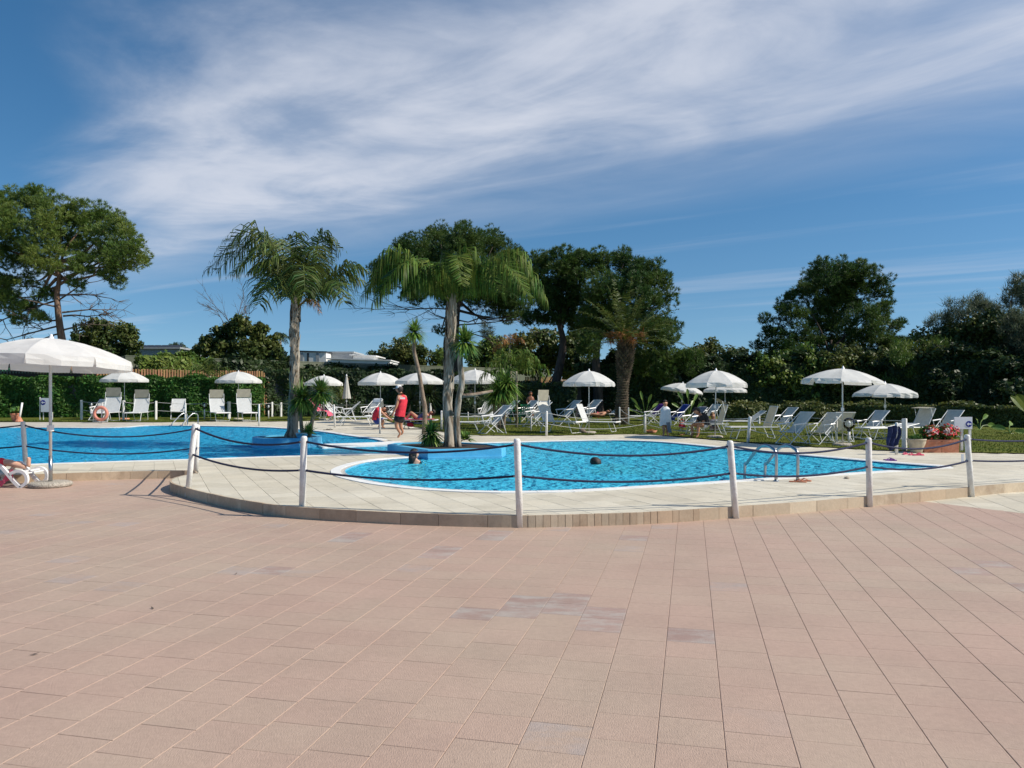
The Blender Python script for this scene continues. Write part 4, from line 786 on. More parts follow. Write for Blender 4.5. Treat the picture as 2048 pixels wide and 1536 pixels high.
# date palm
def date_palm():
    Yp = 34.5; b = AT(1241, 850, Yp); b.z = D; t = empty('date_palm', b, label='stout date palm with scaly trunk on the lawn right of centre', cat='palm')
    def R_(h): return 0.275 + 0.02 * math.sin(h * 3) + (0.10 if h < 0.3 else 0) + (0.10 * max(0, min(1, (h - 2.0) / 1.2)))
    lean = 0.25; top = 3.75; mb = MB(); mb.tube([Vector((lean * h / top, 0, h)) for h in np.linspace(0, top, 12)], [R_(h) * 0.92 for h in np.linspace(0, top, 12)], 16).build('trunk', M['phoenix_bark'], t, smooth=True)
    sc = MB(); h = 0.12; k = 0
    while h < top:
        r = R_(h); n = 15
        for i in range(n):
            a = 2 * math.pi * (i + 0.5 * (k % 2)) / n; dr = Vector((math.cos(a), math.sin(a), 0)); sd_ = Vector((-dr.y, dr.x, 0)); c = Vector((lean * h / top, 0, h)) + dr * r * 0.93; big = 0.05 + 0.07 * max(0, min(1, (h - 1.9))); w_ = 0.072
            sc.add([c - sd_ * w_, c + sd_ * w_, c + sd_ * w_ * 0.5 + dr * big + Vector((0, 0, 0.06 + big * .6)), c - sd_ * w_ * 0.5 + dr * big + Vector((0, 0, 0.06 + big * .6)), c - sd_ * w_ + Vector((0, 0, 0.10)), c + sd_ * w_ + Vector((0, 0, 0.10))], [(0, 1, 2, 3), (3, 2, 5, 4), (0, 3, 4), (1, 5, 2)])
        h += 0.115; k += 1
    o = sc.build('leaf_scars', M['phoenix_bark'], t); o['kind'] = 'stuff'
    r_ = random.Random(5); c0 = Vector((lean, 0, top))
    for i in range(38):
        a = i * 2.399; el = math.radians(75 - 75 * (i / 38) ** 0.9 + r_.uniform(-8, 8)); l = r_.uniform(2.3, 3.0); d = Vector((math.cos(a) * math.cos(el), math.sin(a) * math.cos(el), math.sin(el)))
        p1 = c0 + d * l * 0.4; p2 = c0 + d * l * 0.75 + Vector((0, 0, -0.12 * l * 0.4)); p3 = c0 + d * l * 1.02 + Vector((0, 0, -0.40 * l * 0.5 * math.cos(el)))
        make_frond(t, [c0, p1, p2, p3], M['leaf_olive'] if i % 3 else M['leaf_palm'], 40, 0.36, 0.035, 0.22, 300 + i, twist=0.3, rach=0.025)
    for i in range(8):
        a = -1.57 + r_.uniform(-1.4, 1.4); p = c0 + Vector((math.cos(a) * 0.3, math.sin(a) * 0.3, r_.uniform(0.0, .4))); q = p + Vector((math.cos(a) * 0.5, math.sin(a) * 0.5, -0.05)); n = 60
        v, f = blades_mesh(np.tile(np.array(q), (n, 1)) + RNG.normal(0, 0.05, (n, 3)), (lambda d_: d_ / np.linalg.norm(d_, axis=1, keepdims=True))(RNG.normal(0, 0.5, (n, 3)) + np.array([0, 0, -0.6])), np.full(n, 0.45), 0.02); np_mesh('fruit_stalks', v, f, M['leaf_dead'], t)
date_palm()
# yuccas and rosettes
def rosette(parent, c, r, n, m, wd=0.06, low=-0.5, name='leaf_rosette', droop=0.25, seed=1):
    r_ = np.random.default_rng(seed); el = np.arcsin(np.clip(r_.uniform(math.sin(low), 1.0, n), -1, 1)); a = r_.uniform(0, 6.283, n); d = np.stack([np.cos(a) * np.cos(el), np.sin(a) * np.cos(el), np.sin(el)], 1)
    l = r * r_.uniform(0.75, 1.1, n)[:, None]; s = np.stack([-np.sin(a), np.cos(a), np.zeros(n)], 1); g = np.array([0, 0, -1.0]); c = np.array(c); p0 = c + d * 0.03; p1 = c + d * l * 0.5; p2 = c + d * l + g * l * droop * np.cos(el)[:, None]
    v = np.stack([p0 - s * wd * 0.4, p0 + s * wd * 0.4, p1 - s * wd * 0.5, p1 + s * wd * 0.5, p2], 1).reshape(-1, 3); b = np.arange(n)[:, None] * 5
    f = np.concatenate([b + np.array(q) for q in ([0, 1, 3], [0, 3, 2], [2, 3, 4])]); return np_mesh(name, v, f, m, parent)
def yucca(name, label, base, stems, cat='yucca', m='leaf_yucca', bark='bark_yucca', sr=0.05, n=150):
    """stems: list of (points px incl. head last, head radius px) at depth Y"""
    b = Vector(base); Y = b.y; t = empty(name, b, label=label, cat=cat)
    for i, (pts, rp) in enumerate(stems):
        P = [Vector((0, 0, -0.03)) if pts[0] is None else AT(pts[0][0], pts[0][1], Y) - b] + [AT(px, py, Y) - b for px, py in pts[1:]]
        if len(P) > 1:
            P[0].z = min(P[0].z, 0.0); sp_ = spline(P, 4); MB().tube(sp_, [sr * (1 - 0.3 * k / len(sp_)) for k in range(len(sp_))], 8).build('stem', M[bark], t, smooth=True)
        if rp: rosette(t, P[-1], rp * Y / F * 1.25, n, M[m], wd=0.05, low=-0.9 if len(P) > 1 else 0.05, seed=hash(label) % 1000 + i if False else len(label) * 3 + i)
    return t
zq = P1Z - 0.03
yucca('yucca', 'twin headed yucca beside the trunk of the palm in the round planter', AT(612, 873, 21.1).xy.to_3d() + Vector((0, 0, zq)), [([(606, 872), (602, 840), (604, 798)], 37), ([(618, 872), (626, 835), (641, 785)], 33)], sr=0.06, n=260)
yucca('yucca', 'low yucca rosette at the right edge of the round planter', AT(617, 874, 20.8).xy.to_3d() + Vector((0, 0, zq)), [([(617, 868)], 24)], n=110)
yucca('yucca', 'slim curved stem yucca with one spiky head left of the drooping palm', AT(846, 872, 27).xy.to_3d() + Vector((0, 0, D)), [([(848, 869), (850, 820), (845, 790), (838, 745), (828, 700), (829, 664)], 27)], sr=0.085, n=240)
yc = yucca('yucca', 'tall leaning yucca with grey blue stem hugging the drooping palm trunk', AT(918, 893, 18.3).xy.to_3d() + Vector((0, 0, P2Z - 0.03)), [([(916, 892), (913, 845), (917, 800), (924, 765), (920, 720), (929, 685)], 33)], sr=0.085, bark='bark_palm', n=260)
yy = Vector(yc.location); MB().tube([AT(925, 792, 18.3) - yy, AT(950, 789, 18.5) - yy, AT(985, 782, 18.8) - yy], [0.05, 0.045, 0.03], 8).build('side_branch', M['bark_yucca'], yc, smooth=True)
yucca('cycad', 'dark green spiky rosette at the left end of the angular planter', AT(862, 893, 18.7).xy.to_3d() + Vector((0, 0, P2Z - 0.03)), [([(862, 888), (862, 868)], 31)], sr=0.13, n=200, cat='shrub')
yucca('yucca', 'small pale rosette growing at the right end of the angular planter', AT(934, 893, 18.8).xy.to_3d() + Vector((0, 0, P2Z - 0.03)), [([(930, 880)], 22)], n=90)
yucca('yucca', 'bushy headed yucca on the lawn left of the green chairs', AT(1003, 858, 30.5).xy.to_3d() + Vector((0, 0, D)), [([(1000, 857), (998, 820), (1000, 782)], 40), ([(1006, 857), (1008, 825), (1014, 768)], 34), ([(994, 857), (990, 830), (988, 795)], 28)], sr=0.09, n=230)
yucca('yucca', 'small fan leaved plant in shade behind the lifeguard', AT(818, 848, 36).xy.to_3d() + Vector((0, 0, D)), [([(818, 846), (822, 800)], 30), ([(850, 846), (858, 790)], 36)], sr=0.08, n=150, m='leaf_dark')
def small_palm(label, px, py, Y, hpy, L_, m, n=16, el0=70, seed=1, ll=0.4, tr=0.07, droop=0.7, fr_r=1.0):
    b = AT(px, py, Y); b.z = D; t = empty('small_palm', b, label=label, cat='palm'); c = AT(px, hpy, Y) - b; MB().tube([Vector((0, 0, -.05)), c * 0.5, c], [tr, tr * .85, tr * .8], 8).build('trunk', M['bark_palm'], t, smooth=True); r_ = random.Random(seed)
    for i in range(n):
        a = i * 2.399; el = math.radians(el0 - el0 * 1.0 * i / n); d = Vector((math.cos(a) * math.cos(el), math.sin(a) * math.cos(el), math.sin(el))); l = L_ * r_.uniform(.85, 1.1)
        make_frond(t, [c, c + d * l * .5, c + d * l * .85 + Vector((0, 0, -.15 * l)), c + d * l + Vector((0, 0, -.5 * l))], m, 26, ll, 0.035, droop, seed * 50 + i, rach=0.015)
    return t
small_palm('young pale green palm with thin white trunk beside the bushy yucca', 1033, 858, 31.5, 742, 1.5, M['leaf_palm2'], 18, 75, 3, 0.5, 0.06, 0.8)
small_palm('short palm with brown hanging fronds just beyond the wall right of centre', 1020, 822, 60, 690, 1.6, M['leaf_dead'], 10, 70, 4, 0.6, 0.15, 0.9)
small_palm('low palm sprouting behind the clipped hedge near the middle left parasol', 420, 822, 46, 752, 1.5, M['leaf_palm'], 14, 85, 6, 0.45, 0.12, 0.5)
small_palm('tiny palm showing over the roof left of the yellowing tree', 356, 806, 66, 700, 1.1, M['leaf_dark'], 12, 70, 7, 0.5, 0.12, 0.6)
small_palm('small palm peeking out left of the planter palm trunk behind the wall', 561, 806, 66, 678, 0.9, M['leaf_dark'], 12, 70, 8, 0.5, 0.12, 0.6)
small_palm('dark low palm in the shade behind the closed parasol', 662, 834, 45.5, 790, 1.2, M['leaf_olive'], 12, 60, 9, 0.5, 0.12, 0.6)
# large leaf plants right side
def strelitzia(label, px, py, Y, leaves, m='leaf_yucca'):
    b = AT(px, py, Y); b.z = D; t = empty('large_leaf_plant', b, label=label, cat='plant')
    for i, (qx, qy, lw, ll_) in enumerate(leaves):
        tip = AT(qx, qy, Y + random.uniform(-.4, .4)) - b; mb = MB(); mid = tip * 0.55 + Vector((tip.x * -0.15, 0, 0.05)); mb.tube(spline([Vector((0, 0, 0)), mid, tip], 4), 0.018, 5).build('stalk', M[m], t)
        d = (tip - mid).normalized(); s = Vector((d.z, random.uniform(-.3, .3), -d.x)).normalized(); v = []; K = 6
        for k in range(K + 1):
            e = k / K; w_ = lw * math.sin(math.pi * min(1, e * 0.93 + 0.05)) ** 0.7 * 0.5; c = tip + d * (ll_ * e) - Vector((0, 0, 0.25 * ll_ * e * e)); v += [c - s * w_, c + Vector((0, 0.02, -.01)), c + s * w_]
        f = [];
        for k in range(K): f += [(3 * k, 3 * k + 1, 3 * k + 4, 3 * k + 3), (3 * k + 1, 3 * k + 2, 3 * k + 5, 3 * k + 4)]
        MB().add(v, f).build('leaf', M[m], t)
    return t
strelitzia('broad leaved plant right of the blue arrow sign', 1960, 872, 30, [(1948, 850, .22, .5), (1966, 838, .2, .55), (1975, 850, .2, .5), (1955, 842, .16, .4), (1945, 862, .2, .4), (1985, 862, .2, .4)])
strelitzia('broad leaved plant with upright bright leaves near the right frame edge', 2020, 885, 27, [(2012, 858, .2, .5), (2020, 850, .18, .5), (2030, 862, .2, .5), (2004, 868, .18, .4), (2038, 872, .2, .4)])
strelitzia('yellowish arching leaf entering at the right frame edge', 2075, 890, 25, [(2060, 825, .35, 1.0), (2050, 822, .3, .8), (2080, 820, .35, .9)], 'leaf_palm2')
strelitzia('leafy plants in shade between date palm and child in towel', 1290, 845, 37, [(1275, 810, .14, .6), (1285, 800, .14, .6), (1297, 806, .14, .6), (1268, 822, .14, .5), (1305, 815, .14, .5), (1310, 825, .14, .5), (1280, 820, .14, .5)])
strelitzia('tall leafy plant behind the blue towel deckchair', 1378, 845, 37, [(1365, 800, .16, .6), (1376, 796, .16, .6), (1388, 802, .16, .6), (1395, 815, .16, .5), (1358, 815, .16, .5), (1383, 812, .16, .5)])
# ------------------------------------------------------------------ walls, fence, buildings
def line_pt(px, p0, p1):                               # where the sight line through column px meets the wall line
    k = (px - 1024) / F; d = Vector(p1) - Vector(p0); t = (k * p0[1] - p0[0]) / (d.x - k * d.y); return Vector(p0) + d * t
W0, W1 = (-23.9, 47.5), (1.8, 76.0)
wall = empty('boundary_wall', (W0[0], W0[1], 0), label='long grey green rendered wall running behind fence and hedges', cat='wall')
dW = (Vector(W1) - Vector(W0)).normalized(); wb = Vector(W0)
pos = 0.0; 
while pos < 41:
    ln = 2.45; c = dW * (pos + ln / 2); mb = MB(); mb.box((c.x, c.y, 1.9), (ln - 0.03, 0.16, 3.8), math.atan2(dW.y, dW.x)); mb.build('wall_panel', M['wall_grey'], wall); pos += ln
mb = MB(); c = dW * 20.5; mb.box((c.x, c.y, 3.85), (41, 0.2, 0.07), math.atan2(dW.y, dW.x)); mb.build('wall_cap', M['wall_grey'], wall)
for i in range(9): MB().box((-1.25 - 2.45 * i, 1.6, 1.9), (2.42, 0.16, 3.8)).build('wall_panel', M['wall_grey'], wall)
MB().box((-11.2, 1.6, 3.85), (22.4, 0.2, 0.07)).build('wall_cap', M['wall_grey'], wall)
F0, F1 = (-22.0, 46.9), (3.7, 66.0)
def fence(name, label, px0, px1, ztop):
    a, b = line_pt(px0, F0, F1), line_pt(px1, F0, F1); L_ = (b - a).length; d = (b - a).normalized(); rz = math.atan2(d.y, d.x)
    t = empty(name, (a.x, a.y, D), label=label, cat='fence'); n = int(L_ / 0.155); me = None; r_ = random.Random(int(px0))
    base = MB(); base.box((0, 0, 0), (0.095, 0.03, ztop - D)); me = bpy.data.meshes.new('slat'); me.from_pydata(base.v, [], base.f); me.materials.append(M['wood_fence'])
    for i in range(n):
        q = d * (L_ * (i + 0.5) / n); o = link('slat', me, None, t, (q.x, q.y, (ztop - D) / 2 + r_.uniform(-.02, .02))); o.rotation_euler = (r_.gauss(0, .004), r_.gauss(0, .006), rz)
    for z in (0.5, ztop - D - 0.35):
        mb = MB(); q = d * L_ / 2 + Vector((-d.y, d.x)) * 0.045; mb.box((q.x, q.y, z), (L_, 0.04, 0.10), rz); mb.build('rail', M['dark_wood'], t)
fence('slat_fence', 'brown vertical slat fence above the clipped hedge on the left', 192, 380, 3.0)
fence('slat_fence', 'shaded brown slat fence behind the left palm and dark hedge', 383, 700, 3.0)
fence('slat_fence', 'sunlit brown slat fence seen past the leaning pine trunk', 1050, 1172, 2.9)
def wall_shrub(label, px0, px1, ytop, ybot, off, m, n):
    a, b2 = line_pt(px0, W0, W1), line_pt(px1, W0, W1); nv = Vector((dW.y, -dW.x)) * off; Y = a.y; t = empty('wall_shrub', (a.x + nv.x, a.y + nv.y, D), label=label, cat='shrub')
    o = leaf_wall('foliage', [tuple(a + nv), tuple(b2 + nv)], CH + (HY - ybot) * Y / F, CH + (HY - ytop) * (a.y + b2.y) / 2 / F, 0.9, m, n, 0.16, t, topwave=1.2); o.location = (-a.x - nv.x, -a.y - nv.y, -D); MB().tube([(0.4, 0, 0), (0.5, 0, 2.4)], .06, 6).build('stem', M['bark_dark'], t)
wall_shrub('leafy green shrub lining the wall above the slat fence left of the palm frond', 262, 405, 716, 745, 0.9, M['leaf_pine'], 5200)
wall_shrub('darker shrub against the wall between the low palm and the left palm trunk', 430, 572, 724, 765, 1.0, M['leaf_dark'], 5200)
wall_shrub('deep shaded creeper under the wall top below the white cabins', 600, 790, 738, 780, 0.8, M['leaf_dark'], 9000)  # dark leaves added where the wall itself lies in shade
# low bar building at far left
bar = empty('bar_building', (*gx(100, 46.9), D), label='low ochre bar building with slatted eave behind the hedge at far left', cat='building')
a0 = Vector(gx(-260, 46.9)); a1 = Vector(gx(190, 46.9)); ob_ = Vector(gx(100, 46.9)); cx = (a0.x + a1.x) / 2 - ob_.x; wd_ = a1.x - a0.x
MB().box((cx, 0.9, 1.25), (wd_ - 0.2, 1.2, 2.5)).build('wall', M['ochre'], bar)
MB().box((cx, 0.35, 2.66), (wd_, 2.7, 0.12)).build('roof', M['dark_wood'], bar)
MB().box((cx + wd_ * 0.22, -1.02, 2.47), (wd_ * 0.56, 0.12, 0.16)).build('dark_beam', M['dark_wood'], bar)
base = MB(); base.box((0, 0, 0), (0.09, 0.03, 0.26)); me = bpy.data.meshes.new('slat'); me.from_pydata(base.v, [], base.f); me.materials.append(M['wall_grey'])
for i in range(int(wd_ / 0.18)):
    link('slat', me, None, bar, (cx - wd_ / 2 + 0.09 + i * 0.18, -1.12, 2.70))
MB().box((cx - wd_ * 0.2, 0.9, 2.86), (wd_ * 0.5, 1.2, 0.22)).build('green_roof_cover', M['green_cover'], bar)
def building(name, label, px0, px1, pytop, Y, m, roofm, over=0.15, dep=5, roof_h=0.14, slope=0.0, extra=None, group=None):
    a = AT(px0, pytop, Y); b = AT(px1, pytop, Y); t = empty(name, ((a.x + b.x) / 2, Y, 0), label=label, cat='cabin', group=group); wdt = b.x - a.x; h = a.z
    MB().box((0, dep / 2, h / 2), (wdt, dep, h)).build('wall', M[m], t)
    rot = Matrix.Rotation(slope, 3, 'Y'); MB().box((0, dep / 2, h + roof_h / 2 + 0.003), (wdt + over * 2, dep + over * 2, roof_h), rot=rot).build('roof', M[roofm], t)
    return t, wdt, h
t, w_, h_ = building('cabin', 'grey flat roofed cabin with dark solar panels behind the left wall', 268, 358, 698, 62, 'cabin_grey', 'cabin_grey')
for i in range(6): MB().box((-w_ / 2 + w_ * (i + .5) / 6, 0.5, h_ + 0.24), (w_ / 6 - 0.08, 0.9, 0.05), rot=Matrix.Rotation(0.25, 3, 'X')).build('solar_panel', M['dark'], t)
t, w_, h_ = building('cabin', 'white cabin with dark roof edge just right of the left palm trunk', 592, 652, 704, 72, 'cabin_white', 'dark', 0.1, roof_h=0.10, slope=0.03)
for i, x in enumerate((0.18, 0.40, 0.72)): MB().box((-w_ / 2 + w_ * x, -0.03, h_ - 0.75), (0.16 if i == 1 else 0.3, 0.03, 1.3)).build('window', M['dark' if i == 1 else 'cabin_grey'], t)
building('cabin', 'grey cabin between the two white cabins beyond the wall', 655, 706, 706, 74, 'cabin_grey', 'cabin_grey', 0.1)
building('cabin', 'upper white cabin with thin sloping white roof beyond the wall', 705, 748, 712, 74, 'cabin_white', 'cabin_white', 0.25, roof_h=0.10, slope=0.045)
building('cabin', 'lower white cabin with sloping roof at the right end of the row', 655, 780, 720, 71, 'cabin_white', 'cabin_white', 0.1, roof_h=0.10, slope=0.03)
# ------------------------------------------------------------------ posts and ropes near the kerb
GRP_P = 'white rounded posts holding the navy ropes'
near = [('white post with its foot hidden by the sunbather, leftmost of the near posts', (52, 941, D), (46, 843)),
        ('white post standing on the deck behind the leaning kerb post', (392, 942, D), (395, 849)),
        ('white kerb post leaning right at the left bulge of the raised deck', (376, 993, 0), (390, 847)),
        ('white kerb post in line with the round blue planter', (605, 1034, 0), (608, 872)),
        ('white kerb post nearest the camera, left of the swimmer with dark hair', (1040, 1054, 0), (1034, 877)),
        ('white kerb post leaning left, left of the pool ladder', (1471, 1036, 0), (1460, 881)),
        ('white kerb post standing upright right of the pool ladder', (1738, 1013, 0), (1737, 875)),
        ('white kerb post leaning left in front of the blue arrow sign', (1942, 993, 0), (1934, 869))]
PT = []
def post(label, base, top_z, lean=(0, 0), r=0.042, sq=False, group=GRP_P, m='white_paint', eyes=()):
    b = Vector(base); h = top_z - b.z; tp_ = Vector((lean[0], lean[1], h)); t = empty('post', b, label=label, cat='post', group=group)
    if sq: mb = MB(); mb.tube([Vector((0, 0, -0.01)), tp_ - Vector((0, 0, 0.02)), tp_], [r * 1.3, r * 1.3, r * 1.15], 4)
    else: mb = MB(); mb.tube([Vector((0, 0, -0.005)), tp_ * 0.5, tp_ - Vector((0, 0, 0.03)), tp_ - Vector((0, 0, 0.008)), tp_], [r * 1.02, r, r, r * 0.85, r * 0.5], 14)
    mb.build('shaft', M[m], t, smooth=not sq)
    for z in eyes:
        p = tp_ * (z / h); q = MB(); q.tube([p + Vector((-r * 1.35, 0, 0)), p + Vector((r * 1.35, 0, 0))], 0.012, 6); q.build('rope_eye', M['steel'], t)
    return t, b, tp_
for lb, (bx, by, bz), (tx, ty) in near:
    b = G(bx, by, bz)
    if bz == 0: b = b + Vector((0, -0.02, 0))
    T_ = AT(tx, ty, b.y); PT.append(post(lb, b, T_.z, (T_.x - b.x, 0), eyes=(T_.z - b.z - 0.07, (T_.z - b.z) * 0.58 if bz == 0 else (T_.z - b.z) * 0.5)))
PT.append(post('white post out at the left', G(-330, 952, D), 1.1, (0, 0)))
PT.append(post('white post out at the right', Vector((10.2, 13.2, 0)), 1.05, (0, 0)))
def rope(p, q, sag, label, m, r=0.011, group=None, cat='rope', n=16, name='rope'):
    p, q = Vector(p), Vector(q); c = p; pts = []
    for i in range(n + 1):
        t = i / n; s = p.lerp(q, t); s.z -= sag * 4 * t * (1 - t); pts.append(s - c)
    o = MB().tube(pts, r, 6).build(name, M[m], None, smooth=True, loc=c); tag(o, label, cat, group); return o
def pp_(i, hf):
    t, b, tp_ = PT[i]; h = tp_.z; z = (h - 0.07) if hf == 1 else (h * 0.58 if b.z < 0.05 else h * 0.5); return b + tp_ * (z / h)
spans = [(8, 0, .10, 'left of the leftmost post'), (0, 1, .19, 'spanning the left pool from the sunbather to the deck post'), (1, 2, .03, 'short link between the two posts at the bulge'), (2, 3, .13, 'between bulge post and planter post'), (3, 4, .12, 'between planter post and nearest post'), (4, 5, .13, 'across the middle of the right pool'), (5, 6, .12, 'in front of the pool ladder'), (6, 7, .12, 'before the flower boxes'), (7, 9, .10, 'leaving the frame at the right')]
for i, j, sg, ds in spans:
    for hf, nm in ((1, 'upper'), (0, 'lower')):
        rope(pp_(i, hf), pp_(j, hf), sg * (1 if hf else 0.7), f'{nm} navy rope {ds}', 'rope_navy', 0.015, 'navy ropes between the near posts')
# far posts and white ropes round the lawn
GF = 'white posts and ropes round the lawn'
far = [('a', 163, 840, 800, .06, 1, 'white square post left of the life ring against the hedge'), ('b', 247, 841, 801, .06, 1, 'white square post right at the pole of the parasol beside the life ring'), ('c', 312, 840, 802, .06, 1, 'white square post between second sunbed and small deckchair'), ('d', 371, 850, 806, .04, 0, 'slim white post behind the far ladder of the left pool'),
       ('e', 458, 838, 803, .08, 1, 'thick white post between the two sunbeds with beige hoods'), ('f', 518, 852, 808, .045, 0, 'round white post right of the last sunbed of the left row'), ('g', 544, 834, 804, .06, 1, 'left one of two square white posts before the left palm'), ('h', 562, 834, 805, .06, 1, 'greyish square post touching the left side of the left palm trunk'),
       ('i', 670, 855, 809, .045, 0, 'round white post below the closed parasol leaning slightly'), ('j', 749, 838, 806, .05, 1, 'white post behind the person in red swimwear'), ('k', 760, 867, 814, .035, 0, 'slim white post in line with the parasol pole before the red swimwear'), ('l', 861, 842, 806, .05, 1, 'white post in the shade right of the reclining dark figure'),
       ('m', 883, 861, 821, .04, 0, 'round white post left of the drooping palm trunk'), ('n', 936, 842, 824, .035, 0, 'short white post under the beige towel sunbed'), ('o', 1062, 863, 833, .03, 0, 'short white post in front of the green chair'), ('p', 1093, 872, 822, .045, 0, 'round white post in front of the large hooded sunbed'),
       ('q', 1239, 853, 814, .035, 0, 'grey white post at the left side of the date palm trunk'), ('r', 1257, 851, 815, .03, 0, 'slim post at the right side of the date palm trunk'), ('s', 1290, 868, 828, .045, 0, 'round white post left of the child in the towel'), ('t', 1496, 885, 833, .05, 0, 'round white post at the foot end of the grey backed sunbed'),
       ('u', 1518, 848, 824, .05, 1, 'square white post behind the grey backed sunbed'), ('v', 1673, 889, 833, .035, 0, 'slim post left of the pole of the flapping parasol'), ('w', 1793, 909, 845, .04, 0, 'white post with navy towels hanging over it'), ('x', 1809, 902, 837, .06, 1, 'thick square post left of the cream flower bowl')]
FP = {}
for k, px, by, ty, r, sq, lb in far:
    b = G(px, by); h = (by - ty) * b.y / F; lean = (0.05 if k == 'i' else -0.06 if k == 't' else 0.0, 0); FP[k] = post(lb, b, b.z + h, (-lean[0], 0), r * 0.9, bool(sq), GF)
def fp(k, hf): t, b, tp_ = FP[k]; return b + tp_ * hf
for a, b, lb in (('a', 'b', 'from the life ring to the first parasol'), ('b', 'c', 'behind the second hooded sunbed'), ('c', 'e', 'behind the small deckchair'), ('e', 'g', 'behind the last left sunbed'), ('g', 'h', 'short link left of the palm'), ('h', 'j', 'behind the closed parasol'), ('j', 'l', 'behind the lifeguard'), ('q', 's', 'between date palm and child'), ('r', 't', 'behind the child and seated man'), ('t', 'v', 'before the two deckchairs right of the ladder'), ('u', 'x', 'behind the deckchairs right of the ladder'), ('s', 't', 'before the seated man'), ('v', 'x', 'behind the towel post'), ('p', 's', 'low over the lawn behind the pool'), ('m', 'p', 'low over the lawn beside the angular planter')):
    for hf, nm in ((0.93, 'upper'), (0.5, 'lower')):
        if hf == 0.5 and a in 'egh': continue
        dk = a in 'rtsvpmq' and b in 'tvxs'
        rope(fp(a, hf), fp(b, hf), 0.08 if not dk else 0.18, f'{nm} thin rope {lb}', 'rope_white', 0.012 if not dk else 0.009, 'thin ropes round the lawn')
# ------------------------------------------------------------------ parasols
def parasol(label, px, ptop, prim, half, base_y, open_=1, tilt=(0, 0), flap=0.0, base=True, m='canvas', seed=0, n=8, rot=0.2, polem='pole_metal', pr=0.019, val=0.16, zb=D, thick_low=False, group='white parasols', Yf=None, tapx=0):
    Y = DP(base_y, zb) if Yf is None else Yf; s = Y / F; b = AT(px, base_y, Y); b.z = zb; t = empty('parasol', b, label=label, cat='parasol', group=group); H = (CH + (HY - ptop) * s) - zb; R = half * s; rise = (prim - ptop) * s - val * 0.9; rise = max(rise, R * 0.28)
    r_ = random.Random(seed + 5); tm = Matrix.Rotation(tilt[0], 3, 'Y') @ Matrix.Rotation(tilt[1], 3, 'X'); piv = Vector((tapx * s, 0, H - rise))
    if open_:
        mb = MB(); rings = [0.0, 0.2, 0.4, 0.6, 0.8, 1.0]; seg = n * 4; v = []; f = []
        def pt(q, k):
            a = 2 * math.pi * k / seg + rot; ph = (k % 4) / 4.0; rr = R * (1 - 0.052 * math.sin(math.pi * ph)); z = H - 0.03 - rise * (q ** 1.75) - 0.0 - 0.05 * R * math.sin(math.pi * ph) * q * (1 - q) * 1.5; return Vector((math.cos(a) * rr * q + tapx * s, math.sin(a) * rr * q, z))
        tf = lambda p: tuple(piv + tm @ (p - piv)); v.append(tf(Vector((tapx * s, 0, H - 0.03))))
        for q in rings[1:]:
            for k in range(seg): v.append(tf(pt(q, k)))
        for k in range(seg): f.append((0, 1 + k, 1 + (k + 1) % seg))
        for i in range(len(rings) - 2):
            for k in range(seg): a = 1 + i * seg + k; b_ = 1 + i * seg + (k + 1) % seg; f.append((a, a + seg, b_ + seg, b_))
        mb.add(v, f); cn = mb.build('canopy', M[m], t, smooth=False)
        for g in range(n):
            q = MB(); v = []; K = 4; lift = (max(0, r_.gauss(0, 1)) * flap if flap else 0)
            for kk in range(K + 1):
                k = g * 4 + kk; e = pt(1.0, k % seg if kk < 4 else (k % seg)); a = 2 * math.pi * k / seg + rot; o_ = Vector((math.cos(a), math.sin(a), 0))
                if kk == 4: e = pt(1.0, ((g + 1) * 4) % seg)
                inset = (0.012 if kk in (0, K) else 0); wv = r_.uniform(-.03, .03) * (1 + flap * 3)
                bot = e + o_ * (0.01 + wv + lift * val * 0.9) + Vector((0, 0, -val * (0.93 + 0.07 * math.sin(math.pi * kk / K)) * (1 - min(0.9, lift) * 0.7)))
                mid = e.lerp(bot, 0.5) + o_ * (0.012 + wv * .3)
                sd_ = Vector((-math.sin(a), math.cos(a), 0)) * (0.02 if kk == 0 else -0.02 if kk == K else 0)
                v += [tf(e + o_ * 0.003), tf(mid + sd_ * .5), tf(bot + sd_)]
            for kk in range(K): f0 = 3 * kk; q.f += [(f0, f0 + 1, f0 + 4, f0 + 3), (f0 + 1, f0 + 2, f0 + 5, f0 + 4)]
            q.v = v; q.build('valance_flap', M[m], cn)
            a = 2 * math.pi * g * 4 / seg + rot; e = pt(0.97, g * 4); hub = Vector((tapx * s, 0, H - rise * 0.75 - 0.10)); w2 = MB(); top_ = Vector((tapx * s, 0, H - 0.07)); ptsr = [Vector(tf(pt(qq, g * 4) + Vector((0, 0, -0.015)))) for qq in (0.02, 0.3, 0.6, 0.98)]; w2.tube(ptsr, 0.006, 4); w2.build('rib', M['white_metal'], t)
            MB().tube([Vector(tf(hub)), Vector(tf(pt(0.55, g * 4) + Vector((0, 0, -.02))))], 0.005, 4).build('strut', M['white_metal'], t)
        top = Vector(tf(Vector((tapx * s, 0, H))))
    else:
        mb = MB(); L_ = (797 - 750) * s; seg = 24; v = []; prof = [(0.0, 0.02), (0.12, 0.06), (0.35, 0.10), (0.65, 0.15), (0.92, 0.21), (1.0, 0.22)]
        for q, rr in prof:
            for k in range(seg): a = 2 * math.pi * k / seg; r2 = rr * s / 0.024 * (1.0 if k % 3 == 0 else 0.72 if k % 3 == 1 else 0.8); v.append((math.cos(a) * r2, math.sin(a) * r2, H - 0.02 - q * L_ + (0.03 if (k % 3) and q == 1 else 0)))
        f = [(i * seg + k, (i + 1) * seg + k, (i + 1) * seg + (k + 1) % seg, i * seg + (k + 1) % seg) for i in range(len(prof) - 1) for k in range(seg)]; mb.add(v, f).build('folded_canopy', M['canvas_old'], t, smooth=True); top = Vector((0, 0, H))
